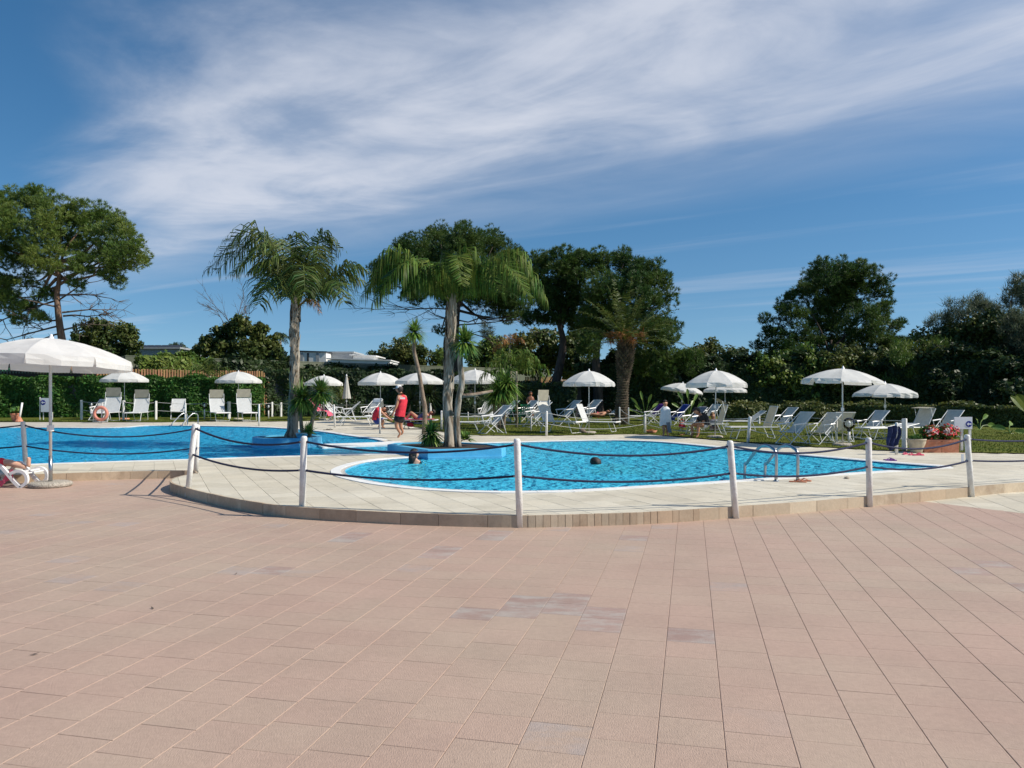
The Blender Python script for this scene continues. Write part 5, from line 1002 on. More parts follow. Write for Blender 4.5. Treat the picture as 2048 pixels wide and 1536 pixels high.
    lowh = 0.85 if thick_low else 0; pz = [Vector((0, 0, 0.02)), Vector((tapx * s * 0.5, 0, H * .5)), Vector((tapx * s, 0, H - rise if open_ else H)), top - Vector((0, 0, 0.03))]
    MB().tube(pz, pr, 10).build('pole', M[polem], t, smooth=True); MB().lathe([(0.0, 0.075), (0.018, 0.07), (0.022, 0.04), (0.03, 0.03), (0.05, -0.012)], 10, top - Vector((0, 0, 0.03))).build('finial', M['white_plastic'], t, smooth=True)
    MB().lathe([(pr, 0.05), (pr * 2.2, 0.05), (pr * 2.2, -.05), (pr, -.05)], 10, Vector((0, 0, 1.0))).build('collar', M['white_plastic'], t)
    if base: MB().lathe([(0.0, 0.085), (0.21, 0.08), (0.25, 0.06), (0.265, 0.03), (0.265, 0.0)], 20).build('base', M['terracotta' if base == 'red' else 'concrete_base' if base == 'big' else 'pot_cream'], t, smooth=True)
    if thick_low: MB().tube([Vector((0, 0, 0.06)), Vector((0, 0, 0.52))], 0.032, 12).build('socket', M['steel'], t, smooth=True)
    return t
# the near one on the terrace
t = parasol('large white parasol standing on a pebbled concrete disc at the left frame edge', 101, 673, 733, 147, 973, tilt=(0.015, -0.04), seed=1, rot=0.27, pr=0.025, val=0.17, zb=0.0, thick_low=True, base=False, n=8)
MB().lathe([(0.0, 0.09), (0.28, 0.088), (0.325, 0.07), (0.34, 0.045), (0.33, 0.015), (0.31, 0.0)], 40).build('base', M['concrete_base'], t, smooth=True)
parasol('white parasol right of the life ring, first of the far left pair', 249, 740, 763, 45, 839, seed=2, base='red')
parasol('white parasol beside the last left sunbeds, second of the far left pair', 477, 742, 765, 44, 839, seed=3)
parasol('white parasol half hidden by the twin headed yucca', 648, 750, 770, 38, 840, seed=4, rot=0.5)
parasol('closed beige parasol standing between two open ones', 693, 750, 797, 12, 838, open_=0, seed=5, m='canvas_old', base=False)
parasol('shaded white parasol above the person in red swimwear', 761, 744, 769, 45, 845, seed=6, rot=0.0)
parasol('shaded white parasol behind the slim curved yucca', 840, 744, 767, 50, 848, seed=7, rot=0.4)
parasol('shaded white parasol right of the drooping palm trunk', 950, 738, 766, 51, 849, seed=8, rot=0.1)
parasol('white parasol in front of the leaning pine and date palm', 1178, 740, 771, 52, 867, seed=9, rot=0.15, base='big', flap=0.15)
parasol('small wind tilted white parasol behind the child in the towel', 1364, 765, 783, 40, 842, seed=10, tilt=(0.14, 0), flap=0.7, rot=0.3, base=False)
parasol('larger front parasol of the overlapping pair above the seated man', 1430, 739, 773, 60, 876, seed=11, flap=0.25, rot=0.25, base='big', tapx=2)
parasol('lower rear parasol of the overlapping pair above the seated man', 1450, 766, 782, 43, 842, seed=12, flap=0.2, rot=0.1, base=False)
parasol('wide white parasol flapping in the wind above the right deckchairs', 1685, 735, 768, 74, 892, seed=13, tilt=(0.05, 0), flap=0.8, rot=0.35, base='big')
parasol('rightmost white parasol with a flat shaded front flap', 1770, 765, 793, 60, 872, seed=14, flap=0.35, rot=0.0, base=False)
# ------------------------------------------------------------------ chairs and sunbeds
def deckchair_proto(fab='sling_grey'):
    t = empty('deckchair', cat='deckchair'); w_ = 0.29
    for s in (-1, 1):
        MB().tube([(s * w_, -0.62, 0.93), (s * w_, 0.10, 0.33)], 0.014, 6).build('back_rail', M['white_metal'], t)
        MB().tube([(s * (w_ + .03), 0.20, 0.57), (s * (w_ + .03), -0.26, 0.61)], [0.024, 0.024], 6).build('armrest', M['white_plastic'], t)
        MB().tube([(s * (w_ + .03), -0.20, 0.60), (s * (w_ + .02), -0.42, 0.0)], 0.013, 6).build('rear_leg', M['white_metal'], t)
        MB().tube([(s * (w_ + .02), -0.30, 0.02), (s * (w_ + .01), 0.12, 0.33), (s * (w_ + .03), 0.17, 0.57)], 0.013, 6).build('seat_rail', M['white_metal'], t)
        MB().tube([(s * w_, -0.12, 0.40), (s * w_, 0.34, 0.0)], 0.013, 6).build('front_leg', M['white_metal'], t)
    for (y, z) in ((-0.62, 0.93), (0.34, 0.012), (-0.42, 0.02), (0.20, 0.36)): MB().tube([(-w_ - .01, y, z), (w_ + .01, y, z)], 0.013, 6).build('crossbar', M['white_metal'], t)
    pr = spline([(0, -0.62, 0.935), (0, -0.42, 0.70), (0, -0.18, 0.42), (0, 0.0, 0.33), (0, 0.20, 0.375)], 3); mb = MB(); v = []
    for p in pr: v += [(-w_ + .015, p.y, p.z), (0, p.y + .004, p.z - 0.015), (w_ - .015, p.y, p.z)]
    mb.add(v, [(3 * i + j, 3 * i + 3 + j, 3 * i + 4 + j, 3 * i + 1 + j) for i in range(len(pr) - 1) for j in (0, 1)]).build('sling', M[fab], t, smooth=True)
    return t
def sunbed_proto(fab='sling', back=58, hood=0, hfab='sling_beige', hoodpitch=-70):
    t = empty('sunbed', cat='sunbed'); w_ = 0.31; a = math.radians(back); hy, hz = -0.30, 0.38; by, bz = hy - math.cos(a) * 0.72, hz + math.sin(a) * 0.72
    for s in (-1, 1):
        MB().tube([(s * w_, hy - .25, hz), (s * w_, 0.98, hz), (s * w_, 1.03, hz - .02)], 0.017, 6).build('side_rail', M['white_metal'], t)
        MB().tube([(s * w_, hy, hz), (s * w_, by, bz)], 0.015, 6).build('back_rail', M['white_metal'], t)
    for (y0, y1) in ((0.70, 0.84), (-0.30, -0.46)):
        MB().tube([(-w_, y0, hz), (-w_ + .02, y1, 0.01), (w_ - .02, y1, 0.01), (w_, y0, hz)], 0.015, 6).build('leg_frame', M['white_metal'], t)
    def cloth(p0, p1, name, m):
        K = 5; v = []
        for i in range(K + 1):
            e = i / K; p = Vector(p0).lerp(Vector(p1), e); sg = 0.02 * math.sin(math.pi * e); v += [(-w_ + .01, p.y, p.z), (0, p.y, p.z - sg), (w_ - .01, p.y, p.z)]
        MB().add(v, [(3 * i + j, 3 * i + 1 + j, 3 * i + 4 + j, 3 * i + 3 + j) for i in range(K) for j in (0, 1)]).build(name, M[m], t, smooth=True)
    cloth((0, hy, hz + .005), (0, 1.0, hz + .005), 'seat', fab); cloth((0, hy, hz + .01), (0, by, bz), 'backrest', fab)
    MB().tube([(-w_, 1.0, hz), (w_, 1.0, hz)], 0.03, 8).build('foot_bar', M['white_plastic'], t); MB().tube([(-w_, by, bz), (w_, by, bz)], 0.015, 6).build('head_bar', M['white_metal'], t)
    if hood:
        p = math.radians(hoodpitch); c0 = Vector((0, by + 0.04, bz + 0.04)); d = Vector((0, math.cos(p), -math.sin(p))) if False else Vector((0, math.sin(math.radians(hood)), math.cos(math.radians(hood)))); c1 = c0 + d * 0.38
        mb = MB(); n_ = Vector((0, -d.z, d.y)) * 0.008; mb.add([c0 + Vector((-w_, 0, 0)), c0 + Vector((w_, 0, 0)), c1 + Vector((w_, 0, 0)), c1 + Vector((-w_, 0, 0)), c0 + Vector((-w_, 0, 0)) + n_, c0 + Vector((w_, 0, 0)) + n_, c1 + Vector((w_, 0, 0)) + n_, c1 + Vector((-w_, 0, 0)) + n_], [(0, 1, 2, 3), (7, 6, 5, 4), (0, 4, 5, 1), (2, 6, 7, 3), (1, 5, 6, 2), (0, 3, 7, 4)]); mb.build('hood', M[hfab], t)
        for s in (-1, 1): MB().tube([(s * (w_ + .02), hy - math.cos(a) * .4, hz + math.sin(a) * .4), tuple(c0.lerp(c1, .5) + Vector((s * (w_ + .015), 0, 0)))], 0.011, 5).build('hood_arm', M['white_metal'], t)
    return t
protos = {}
def chair(kind, label, px, py, head, scale=1.0, group=None, **kw):
    key = (kind, tuple(sorted(kw.items())))
    if key not in protos:
        protos[key] = deckchair_proto(**kw) if kind == 'deck' else sunbed_proto(**kw); o = protos[key]
    else: o = copy_tree(protos[key])
    p = G(px, py); o.location = (p.x, p.y, D + (0.022 if inside(p.xy, LAWN) else 0.003)); o.rotation_euler = (0, 0, math.radians(head - 90)); o.scale = (scale,) * 3; o['label'] = label; o['category'] = 'sunbed' if kind == 'bed' else 'deckchair'
    o['group'] = group or ('sunbeds round the pools' if kind == 'bed' else 'deckchairs round the pools'); return o
chair('deck', 'white deckchair mostly hidden behind the life ring', 198, 841, 270, 1.15, fab='sling')
chair('bed', 'sunbed with grey beige hood directly behind the life ring', 217, 843, 276, 1.15, fab='sling', back=66, hood=8)
chair('bed', 'sunbed with low hood between first left parasol and small deckchair', 277, 842, 281, 1.1, fab='sling', back=62, hood=8)
chair('deck', 'lone white deckchair seen from the front left of the far ladder', 356, 839, 290, 1.15, fab='sling')
chair('bed', 'hooded sunbed partly in shade right of the far ladder', 438, 842, 302, 1.1, fab='sling', back=62, hood=10)
chair('bed', 'hooded sunbed under the second parasol with bright white seat', 492, 842, 300, 1.1, fab='sling', back=66, hood=6)
chair('deck', 'reclined chair with a pink towel thrown over it', 645, 838, 335, 1.15, fab='sling')
chair('deck', 'white deckchair in profile behind the pink towel, back to the left', 672, 841, 350, 1.15, fab='sling')
chair('deck', 'pale deckchair under the closed parasol facing left', 694, 842, 195, 1.05, fab='sling')
chair('bed', 'flat low sunbed on the paving left of the red swimwear', 722, 851, 182, 1.0, fab='sling', back=8)
chair('deck', 'deckchair with a white towel over its back', 737, 840, 235, 1.15, fab='sling')
chair('bed', 'sunbed on which the person in red swimwear sits', 782, 856, 350, 1.0, fab='sling', back=10)
chair('deck', 'white deckchair behind the person in red swimwear', 782, 838, 200, 1.15, fab='sling')
chair('bed', 'sunbed covered by a striped pink and blue towel beside the lifeguard', 826, 858, 355, 0.95, fab='sling', back=30)
chair('bed', 'sunbed with beige towel under the parasol right of the drooping palm', 953, 852, 165, 1.0, fab='sling_beige', back=38)
chair('bed', 'flat white sunbed end peeking out right of the blue grey stem', 935, 862, 180, 0.85, fab='sling', back=5)
chair('deck', 'near deckchair in profile at the lawn edge right of the drooping palm', 982, 868, 208, 1.05, fab='sling_grey')
chair('deck', 'grey deckchair in the shade left of the bushy yucca', 972, 845, 250, 1.1, fab='sling_grey')
chair('deck', 'grey deckchair just behind the bushy yucca stems', 1008, 845, 205, 1.1, fab='sling_grey')
chair('deck', 'grey deckchair behind the green plastic chair', 1048, 843, 215, 1.1, fab='sling_grey')
chair('deck', 'white deckchair between green chair and large hooded sunbed', 1068, 855, 208, 1.1, fab='sling')
chair('deck', 'grey deckchair further back behind the large hooded sunbed', 1073, 843, 225, 1.1, fab='sling_grey')
chair('bed', 'large sunbed with striped hood nearest the pool, centre of the lawn', 1112, 866, 322, 1.05, fab='sling_grey', back=66, hood=5)
chair('deck', 'grey deckchair immediately right of the large hooded sunbed', 1128, 850, 205, 1.15, fab='sling_grey')
chair('deck', 'grey deckchair left of the parasol pole before the leaning pine', 1172, 846, 210, 1.15, fab='sling_grey')
chair('bed', 'white sunbed seen side on beside the parasol base, foot end right', 1186, 864, 335, 0.95, fab='sling', back=68)
chair('bed', 'hooded sunbed with a person lying on it behind the parasol pole', 1210, 846, 195, 1.1, fab='sling', back=28, hood=75)
chair('deck', 'deckchair with a purple towel right of the date palm', 1302, 848, 200, 0.93, fab='sling_grey')
chair('bed', 'white sunbed end right of the date palm trunk', 1278, 848, 185, 0.93, fab='sling', back=10)
chair('deck', 'deckchair with a blue patterned towel behind the child', 1352, 850, 205, 0.93, fab='sling_grey')
chair('deck', 'grey deckchair left of the seated man', 1382, 862, 205, 0.93, fab='sling_grey')
chair('deck', 'grey deckchair further back right of the seated man', 1418, 846, 215, 0.93, fab='sling_grey')
chair('bed', 'sunbed with tan backrest on which the man in black sits', 1422, 870, 182, 0.95, fab='sling_beige', back=72, hood=60)
chair('bed', 'sunbed with grey green backrest behind the leaning lawn post', 1516, 878, 184, 0.95, fab='sling_beige', back=70)
chair('bed', 'white sunbed further back between the two backed sunbeds', 1484, 862, 182, 0.93, fab='sling_grey', back=35)
chair('deck', 'tall backed grey deckchair behind the pair at the lawn edge', 1563, 862, 203, 0.93, fab='sling_grey')
chair('deck', 'left of the two near deckchairs at the lawn edge above the ladder', 1583, 889, 203, 0.95, fab='sling_grey')
chair('deck', 'right of the two near deckchairs, left of the flapping parasol pole', 1640, 889, 205, 0.93, fab='sling_grey')
chair('deck', 'folded upright deckchair with white head roll beside the parasol pole', 1678, 884, 85, 0.93, fab='sling_grey')
chair('deck', 'grey deckchair under the rightmost parasol', 1738, 878, 203, 0.93, fab='sling_grey')
chair('bed', 'white sunbed foot end behind the post with navy towels', 1775, 880, 200, 0.95, fab='sling', back=10)
chair('bed', 'sunbed with beige visor hood behind the cream flower bowl', 1826, 878, 200, 0.93, fab='sling_grey', back=60, hood=95)
chair('deck', 'deckchair behind the flower boxes with someone in it', 1890, 876, 208, 0.93, fab='sling_grey')
# ------------------------------------------------------------------ people
DG = None
def skinned(name, pts, edges, m, parent, sub=1, root=0):
    me = bpy.data.meshes.new(name + '_cage'); me.from_pydata([p[:3] for p in pts], edges, []); me.update()
    o = bpy.data.objects.new(name, me); COL.objects.link(o); md = o.modifiers.new('skin', 'SKIN'); md.use_smooth_shade = True
    for i, v in enumerate(me.skin_vertices[0].data): v.radius = (pts[i][3], pts[i][4] if len(pts[i]) > 4 else pts[i][3]); v.use_root = (i == root)
    if sub: s = o.modifiers.new('sub', 'SUBSURF'); s.levels = sub; s.render_levels = sub
    dg = bpy.context.evaluated_depsgraph_get(); dg.update(); ev = bpy.data.meshes.new_from_object(o.evaluated_get(dg)); ev.name = name; o.modifiers.clear(); o.data = ev; bpy.data.meshes.remove(me)
    ev.materials.clear(); ev.materials.append(m); ev.polygons.foreach_set('use_smooth', [True] * len(ev.polygons))
    if parent: o.parent = parent
    return o
def person(label, base_px, Y, J, z0, skin='skin', hair='hair_dark', hair_long=0, hands=True, cloth=(), cat='person', face=(-1, 0), hat=None, k=1.0, bare_head=False, hairpart=True):
    """J: joint -> (px, py, dy); cloth: (part name, material, [joint chain ...], extra radius)"""
    b = AT(base_px[0], base_px[1], Y); b.z = z0; t = empty('person', b, label=label, cat=cat)
    R0 = dict(pelvis=.125, waist=.115, chest=.135, neck=.048, head0=.062, head=.090, crown=.068, shL=.062, shR=.062, elL=.040, elR=.040, wrL=.027, wrR=.027, haL=.032, haR=.032, hipL=.085, hipR=.085, thL=.078, thR=.078, knL=.052, knR=.052, caL=.050, caR=.050, anL=.032, anR=.032, toL=.028, toR=.028)
    R0 = {a_: c_ * 1.17 for a_, c_ in R0.items()}; P = {}
    for n_, v in J.items():
        q = AT(v[0], v[1], Y + v[2]) - b; P[n_] = Vector(q)
    E = [('pelvis', 'waist'), ('waist', 'chest'), ('chest', 'neck'), ('neck', 'head0'), ('head0', 'head'), ('head', 'crown'), ('chest', 'shL'), ('chest', 'shR'), ('shL', 'elL'), ('elL', 'wrL'), ('wrL', 'haL'), ('shR', 'elR'), ('elR', 'wrR'), ('wrR', 'haR'), ('pelvis', 'hipL'), ('pelvis', 'hipR'), ('hipL', 'knL'), ('knL', 'caL'), ('caL', 'anL'), ('anL', 'toL'), ('hipR', 'knR'), ('knR', 'caR'), ('caR', 'anR'), ('anR', 'toR')]
    if 'head' in P:
        up = (P['head'] - P['neck']).normalized(); P.setdefault('head0', P['head'] - up * 0.07 * k); P.setdefault('crown', P['head'] + up * 0.075 * k)
    for s_ in 'LR':
        if 'kn' + s_ in P and 'an' + s_ in P: P.setdefault('ca' + s_, P['kn' + s_].lerp(P['an' + s_], 0.35))
    names = [n_ for n_ in R0 if n_ in P]; idx = {n_: i for i, n_ in enumerate(names)}; pts = [(*P[n_], R0[n_] * k) for n_ in names]; ed = [(idx[a], idx[c]) for a, c in E if a in idx and c in idx]
    fd = Vector((face[0], face[1], 0)).normalized()
    if 'head' in P:
        q = P['head'] + fd * 0.112 * k - Vector((0, 0, 0.012)); pts.append((*q, .014 * k)); ed.append((idx['head'], len(pts) - 1))
        for s in (-1, 1):
            q = P['head'] + Vector((-fd.y, fd.x, 0)) * s * 0.098 * k; pts.append((*q, .018 * k)); ed.append((idx['head'], len(pts) - 1))
    if hands:
        for s_ in 'LR':
            if 'ha' + s_ in P:
                d = (P['ha' + s_] - P['wr' + s_]).normalized(); sd_ = d.cross(Vector((0, 1, 0.2))).normalized()
                for f_ in range(5):
                    off = (f_ - 1.5) * 0.018 * k; ln = (.07, .08, .075, .06, .05)[f_] * k
                    if f_ == 4: q = P['ha' + s_] - sd_ * 0.05 * k + d * 0.02
                    else: q = P['ha' + s_] + sd_ * off + d * ln + Vector((0, -.015, 0))
                    pts.append((*q, .008 * k)); ed.append((idx['ha' + s_], len(pts) - 1))
    skinned('body', pts, ed, M[skin], t, 1, idx.get('pelvis', 0))
    for nm, mt, chains, er in cloth:
        if mt and nm.endswith(('vest', 'shirt', 'top')) and 'shL' in P:
            lat = (P['shR'] - P['shL']).normalized(); top = P['chest'].lerp(P['neck'], 0.62); low = P['waist'].lerp(P['pelvis'], 0.95); lows = nm == 'red_top'
            spine = [(P['chest'].lerp(P['neck'], 0.72), .075, .075), (top, .135, .095), (P['chest'].lerp(P['neck'], 0.35), .205, .125), (P['chest'], .205, .14), (P['chest'].lerp(P['waist'], .6), .185, .135), (P['waist'], .175, .13), (low, .19, .145)]
            mbx = MB(); sg = 18; prev = None
            for q_, (c_, hw, hd) in enumerate(spine):
                tt = (spine[min(q_ + 1, 6)][0] - spine[max(q_ - 1, 0)][0]).normalized(); fr_ = tt.cross(lat).normalized(); l2 = fr_.cross(tt).normalized()
                for a_ in range(sg): an = 2 * math.pi * a_ / sg; wob = 1 + 0.03 * math.sin(an * 5 + q_ * 1.3); mbx.v.append(tuple(c_ + l2 * math.cos(an) * hw * k * wob * 1.08 + fr_ * math.sin(an) * hd * k * wob * 1.08))
            for q_ in range(6):
                for a_ in range(sg): a2 = (a_ + 1) % sg; mbx.f.append((q_ * sg + a_, q_ * sg + a2, (q_ + 1) * sg + a2, (q_ + 1) * sg + a_))
            mbx.build(nm, M[mt], t, smooth=True)
            if 'shirt' in nm:
                for s_ in 'LR': MB().tube([P['sh' + s_].lerp(P['chest'], .25), P['sh' + s_], P['sh' + s_].lerp(P['el' + s_], .6)], [.085 * k, .08 * k, .07 * k], 10).build('sleeve', M[mt], t, smooth=True)
            continue
        cn = [];
        for ch in chains:
            for j in ch:
                if (j if isinstance(j, str) else j[0] + str(j[2])) not in cn: cn.append(j if isinstance(j, str) else j[0] + str(j[2]))
        pos, rad = {}, {}
        for ch in chains:
            for j in ch:
                if isinstance(j, str): pos[j] = P[j]; rad[j] = R0[j] * k + er
                else: key = j[0] + str(j[2]); pos[key] = P[j[0]].lerp(P[j[1]], j[2]); rad[key] = (R0[j[0]] * (1 - j[2]) + R0[j[1]] * j[2]) * k + er * 1.3
        ii = {n_: i for i, n_ in enumerate(cn)}; e2 = []
        for ch in chains:
            kk = [(j if isinstance(j, str) else j[0] + str(j[2])) for j in ch]
            for a, c in zip(kk[:-1], kk[1:]):
                if (ii[a], ii[c]) not in e2: e2.append((ii[a], ii[c]))
        skinned(nm, [(*pos[n_], rad[n_]) for n_ in cn], e2, M[mt], t, 1)
    if hairpart and 'head' in P and not bare_head:
        h = P['head']; up = (P['crown'] - P['head']).normalized(); bk = -fd
        hb = MB(); c_ = h + up * 0.022 * k + bk * 0.018 * k; r_h = 0.118 * k; side_ = up.cross(fd).normalized(); f2 = side_.cross(up).normalized(); NS, NR = 18, 10
        for i_ in range(NR + 1):
            for j_ in range(NS): th, ph = math.pi * i_ / NR, 2 * math.pi * j_ / NS; w_ = 1 + 0.05 * math.sin(ph * 5 + th * 3); hb.v.append(tuple(c_ + (up * math.cos(th) * 1.08 + (f2 * math.cos(ph) * 1.08 + side_ * math.sin(ph) * .95) * math.sin(th)) * r_h * w_))
        for i_ in range(NR):
            for j_ in range(NS):
                th, ph = math.pi * (i_ + .5) / NR, 2 * math.pi * (j_ + .5) / NS
                if math.sin(th) * math.cos(ph) > 0.30 and math.cos(th) < 0.50: continue
                if math.cos(th) < -0.75: continue
                hb.f.append((i_ * NS + j_, (i_ + 1) * NS + j_, (i_ + 1) * NS + (j_ + 1) % NS, i_ * NS + (j_ + 1) % NS))
        hr_ = hb.build('hair', M[hair], t, smooth=True); pts = []; ed = []
        if hair_long: MB().tube([P['head'] + bk * 0.05 * k, P['neck'] + bk * 0.065 * k, P['neck'] + bk * 0.085 * k - Vector((0, 0, hair_long))], [.10 * k, .09 * k, .05 * k], 12).build('hair_length', M[hair], hr_, smooth=True)
    if hat:
        h = P['head']; up = Vector((0, 0, 1)); c = h + up * 0.045 * k; mb = MB(); r = 0.107 * k
        mb.lathe([(r, 0), (r * 1.0, 0.03 * k), (r * 0.82, 0.075 * k), (r * 0.45, 0.10 * k), (0.0, 0.107 * k)], 14, c); cap = mb.build('cap', M[hat], t, smooth=True)
        sd_ = Vector((-fd.y, fd.x, 0)); q = [c + fd * r * 0.8 + sd_ * r * 0.75, c + fd * (r + 0.085 * k) + sd_ * r * 0.45 - up * .012, c + fd * (r + 0.085 * k) - sd_ * r * 0.45 - up * .012, c + fd * r * 0.8 - sd_ * r * 0.75]
        MB().add(q + [v + up * 0.008 for v in q], [(3, 2, 1, 0), (4, 5, 6, 7), (0, 1, 5, 4), (1, 2, 6, 5), (2, 3, 7, 6)]).build('cap_brim', M[hat], cap)
    return t, P
lg, LP = person('lifeguard in red sleeveless top and white cap walking left on the paving', (800, 876), 24.7,
  dict(pelvis=(799, 833, 0), waist=(802, 820, 0), chest=(804, 801, 0), neck=(801, 786.5, 0), head=(798, 779.5, 0), shL=(797, 794, -.17), shR=(810, 794, .17), elL=(793, 812, -.24), elR=(808, 813, .27), wrL=(787, 824, -.24), wrR=(802, 827, .3), haL=(785, 829, -.23), haR=(799, 831, .3),
       hipL=(796, 837, -.09), hipR=(802, 837, .09), knL=(792, 851, -.10), knR=(801, 852, .10), anL=(801, 867.5, -.08), anR=(806, 864, .12), toL=(795, 875.5, -.10), toR=(802, 870, .12)), D, 'skin', hat='cap_white', face=(-1, .15),
  cloth=(('red_vest', 'red_cloth', [(('chest', 'neck', 0.6), 'chest', 'waist', ('waist', 'pelvis', 0.9)), ('chest', ('chest', 'shL', 0.85)), ('chest', ('chest', 'shR', 0.85))], 0.035), ('dark_shorts', 'black_cloth', [(('pelvis', 'waist', 0.1), 'pelvis', 'hipL', ('hipL', 'knL', 0.65)), ('pelvis', 'hipR', ('hipR', 'knR', 0.65))], 0.045)))
# white strip on the back of the vest
mb = MB(); c = AT(805, 796.5, 24.7 - 0.235) - lg.location; mb.box(c, (0.16, 0.012, 0.055), rot=Matrix.Rotation(0.25, 3, 'Z')); mb.build('white_strip', M['cap_white'], lg)
person('man in black T-shirt sitting bent forward on the end of a sunbed', (1392, 876), 24.9,
  dict(pelvis=(1411, 850, 0), waist=(1412, 842, 0), chest=(1405, 833, 0), neck=(1399, 828, 0), head=(1393, 822.5, -.02), shL=(1403, 835, -.18), shR=(1401, 834, .18), elL=(1408, 846, -.24), elR=(1392, 846, .16), wrL=(1397, 846, -.14), wrR=(1389, 847, 0), haL=(1393, 847.5, -.1), haR=(1386, 849, -.03),
       hipL=(1410, 851, -.1), hipR=(1408, 850, .1), knL=(1397, 849, -.14), knR=(1383, 850, .12), anL=(1396, 871, -.16), anR=(1385, 869, .10), toL=(1391, 875.5, -.20), toR=(1381, 873, .06)), D, 'skin', face=(-1, -.3),
  cloth=(('black_shirt', 'black_cloth', [(('chest', 'neck', 0.6), 'chest', 'waist', ('waist', 'pelvis', 0.8)), ('chest', 'shL', ('shL', 'elL', 0.6)), ('chest', 'shR', ('shR', 'elR', 0.6))], 0.020), ('white_shorts', 'cap_white', [(('pelvis', 'waist', 0.1), 'pelvis', 'hipL', ('hipL', 'knL', 0.4)), ('pelvis', 'hipR', ('hipR', 'knR', 0.4))], 0.02)))
ch, CP = person('child wrapped in a pale towel standing barefoot at the lawn edge', (1331, 872), 25.8,
  dict(pelvis=(1331, 842, 0), waist=(1331, 835, 0), chest=(1331, 822, 0), neck=(1331, 813.5, 0), head=(1330.5, 806.5, 0), shL=(1327, 818, 0), shR=(1336, 818, .03), elL=(1327, 828, -.02), elR=(1336, 829, -.02), wrL=(1329, 834, -.04), wrR=(1334, 834, -.04),
       hipL=(1328, 846, 0), hipR=(1334, 846, 0), knL=(1327.5, 857, -.02), knR=(1334, 857, 0), anL=(1327.5, 868, 0), anR=(1335, 868, .02), toL=(1326, 871.5, -.10), toR=(1338, 871.5, -.10)), D, 'skin', hands=False, face=(-.3, -1), k=0.78, hair='hair_dark')
# towel wrapped round the child
mb = MB(); seg = 28; s_c = 25.8 / F; prof = [(813, 3.6), (816, 7.2), (820, 9.6), (828, 10.6), (838, 11.4), (846, 12.0), (851, 11.2)]
for py, rx in prof:
    for k_ in range(seg):
        a = 2 * math.pi * k_ / seg; fold = 1 + 0.05 * math.sin(a * 6 + py * 0.15); zz = (CH + (HY - py) * s_c) - D + (0.03 * math.sin(a * 3 + 1) if py > 840 else 0); mb.v.append((math.cos(a) * rx * s_c * fold + (1331 - 1331) * s_c, math.sin(a) * rx * s_c * 0.72 * fold, zz))
for i in range(len(prof) - 1):
    for k_ in range(seg): k2 = (k_ + 1) % seg; mb.f.append((i * seg + k_, (i + 1) * seg + k_, (i + 1) * seg + k2, i * seg + k2))
mb.build('towel_wrap', M['towel_white'], ch, smooth=True)
mb = MB(); q0 = AT(1337, 848, 25.65) - ch.location
for i, (dx, py) in enumerate(((0, 845), (1.5, 853), (3, 861), (4.5, 866))):
    c = AT(1336 + dx, py, 25.62) - ch.location; mb.v += [tuple(c + Vector((-.06, 0.02 * (i % 2), 0))), tuple(c + Vector((.06, -.01, .015)))]
mb.f = [(0, 1, 3, 2), (2, 3, 5, 4), (4, 5, 7, 6)]; mb.build('towel_corner', M['grey_cloth'], ch)
person('person in red swimwear sitting hunched on a sunbed under the shaded parasol', (756, 857), 30.4,
  dict(pelvis=(752, 840, 0), waist=(751, 832, 0), chest=(757, 821, 0), neck=(764, 818, 0), head=(769, 818.5, 0), shL=(760, 822, -.17), shR=(760, 821, .17), elL=(770, 831, -.2), elR=(774, 829, .15), wrL=(779, 838, -.15), wrR=(780, 836, .1), haL=(782, 840, -.14), haR=(783, 838, .1),
       hipL=(755, 842, -.1), hipR=(756, 841, .1), knL=(768, 841, -.1), knR=(767, 840, .14), anL=(757, 853, -.12), anR=(764, 853, .15), toL=(762, 856, -.16), toR=(770, 855.5, .12)), D, 'skin', face=(.8, -.3),
  cloth=(('red_top', 'red_cloth', [(('chest', 'waist', 0.15), ('chest', 'waist', 0.7), 'waist', ('waist', 'pelvis', 0.9))], 0.02), ('blue_wrap', 'blue_cloth', [(('pelvis', 'waist', 0.05), 'pelvis', 'hipL', ('hipL', 'knL', 0.8)), ('pelvis', 'hipR', ('hipR', 'knR', 0.8))], 0.035)))
person('person in dark clothes lying with raised knees on the striped towel', (835, 855), 30.9,
  dict(pelvis=(838, 838, 0), waist=(843, 835, 0), chest=(851, 831, 0), neck=(858, 828, 0), head=(863, 825, 0), shL=(852, 832, -.17), shR=(853, 830, .17), elL=(846, 838, -.24), elR=(846, 836, .2), wrL=(839, 837, -.16), wrR=(838, 836, .12), haL=(835, 837, -.12), haR=(834, 836, .1),
       hipL=(836, 838, -.1), hipR=(836, 838, .1), knL=(822, 824, -.08), knR=(821, 825, .13), anL=(813, 839, -.08), anR=(812, 838, .13), toL=(808, 838, -.08), toR=(807, 837, .13)), D, 'skin', face=(-.7, -.2),
  cloth=(('dark_shirt', 'navy_cloth', [(('chest', 'neck', 0.4), 'chest', 'waist', ('waist', 'pelvis', 0.9)), ('chest', ('chest', 'shL', 0.8)), ('chest', ('chest', 'shR', 0.8))], 0.02), ('dark_shorts', 'black_cloth', [(('pelvis', 'waist', 0.1), 'pelvis', 'hipL', ('hipL', 'knL', 0.45)), ('pelvis', 'hipR', ('hipR', 'knR', 0.45))], 0.02)))
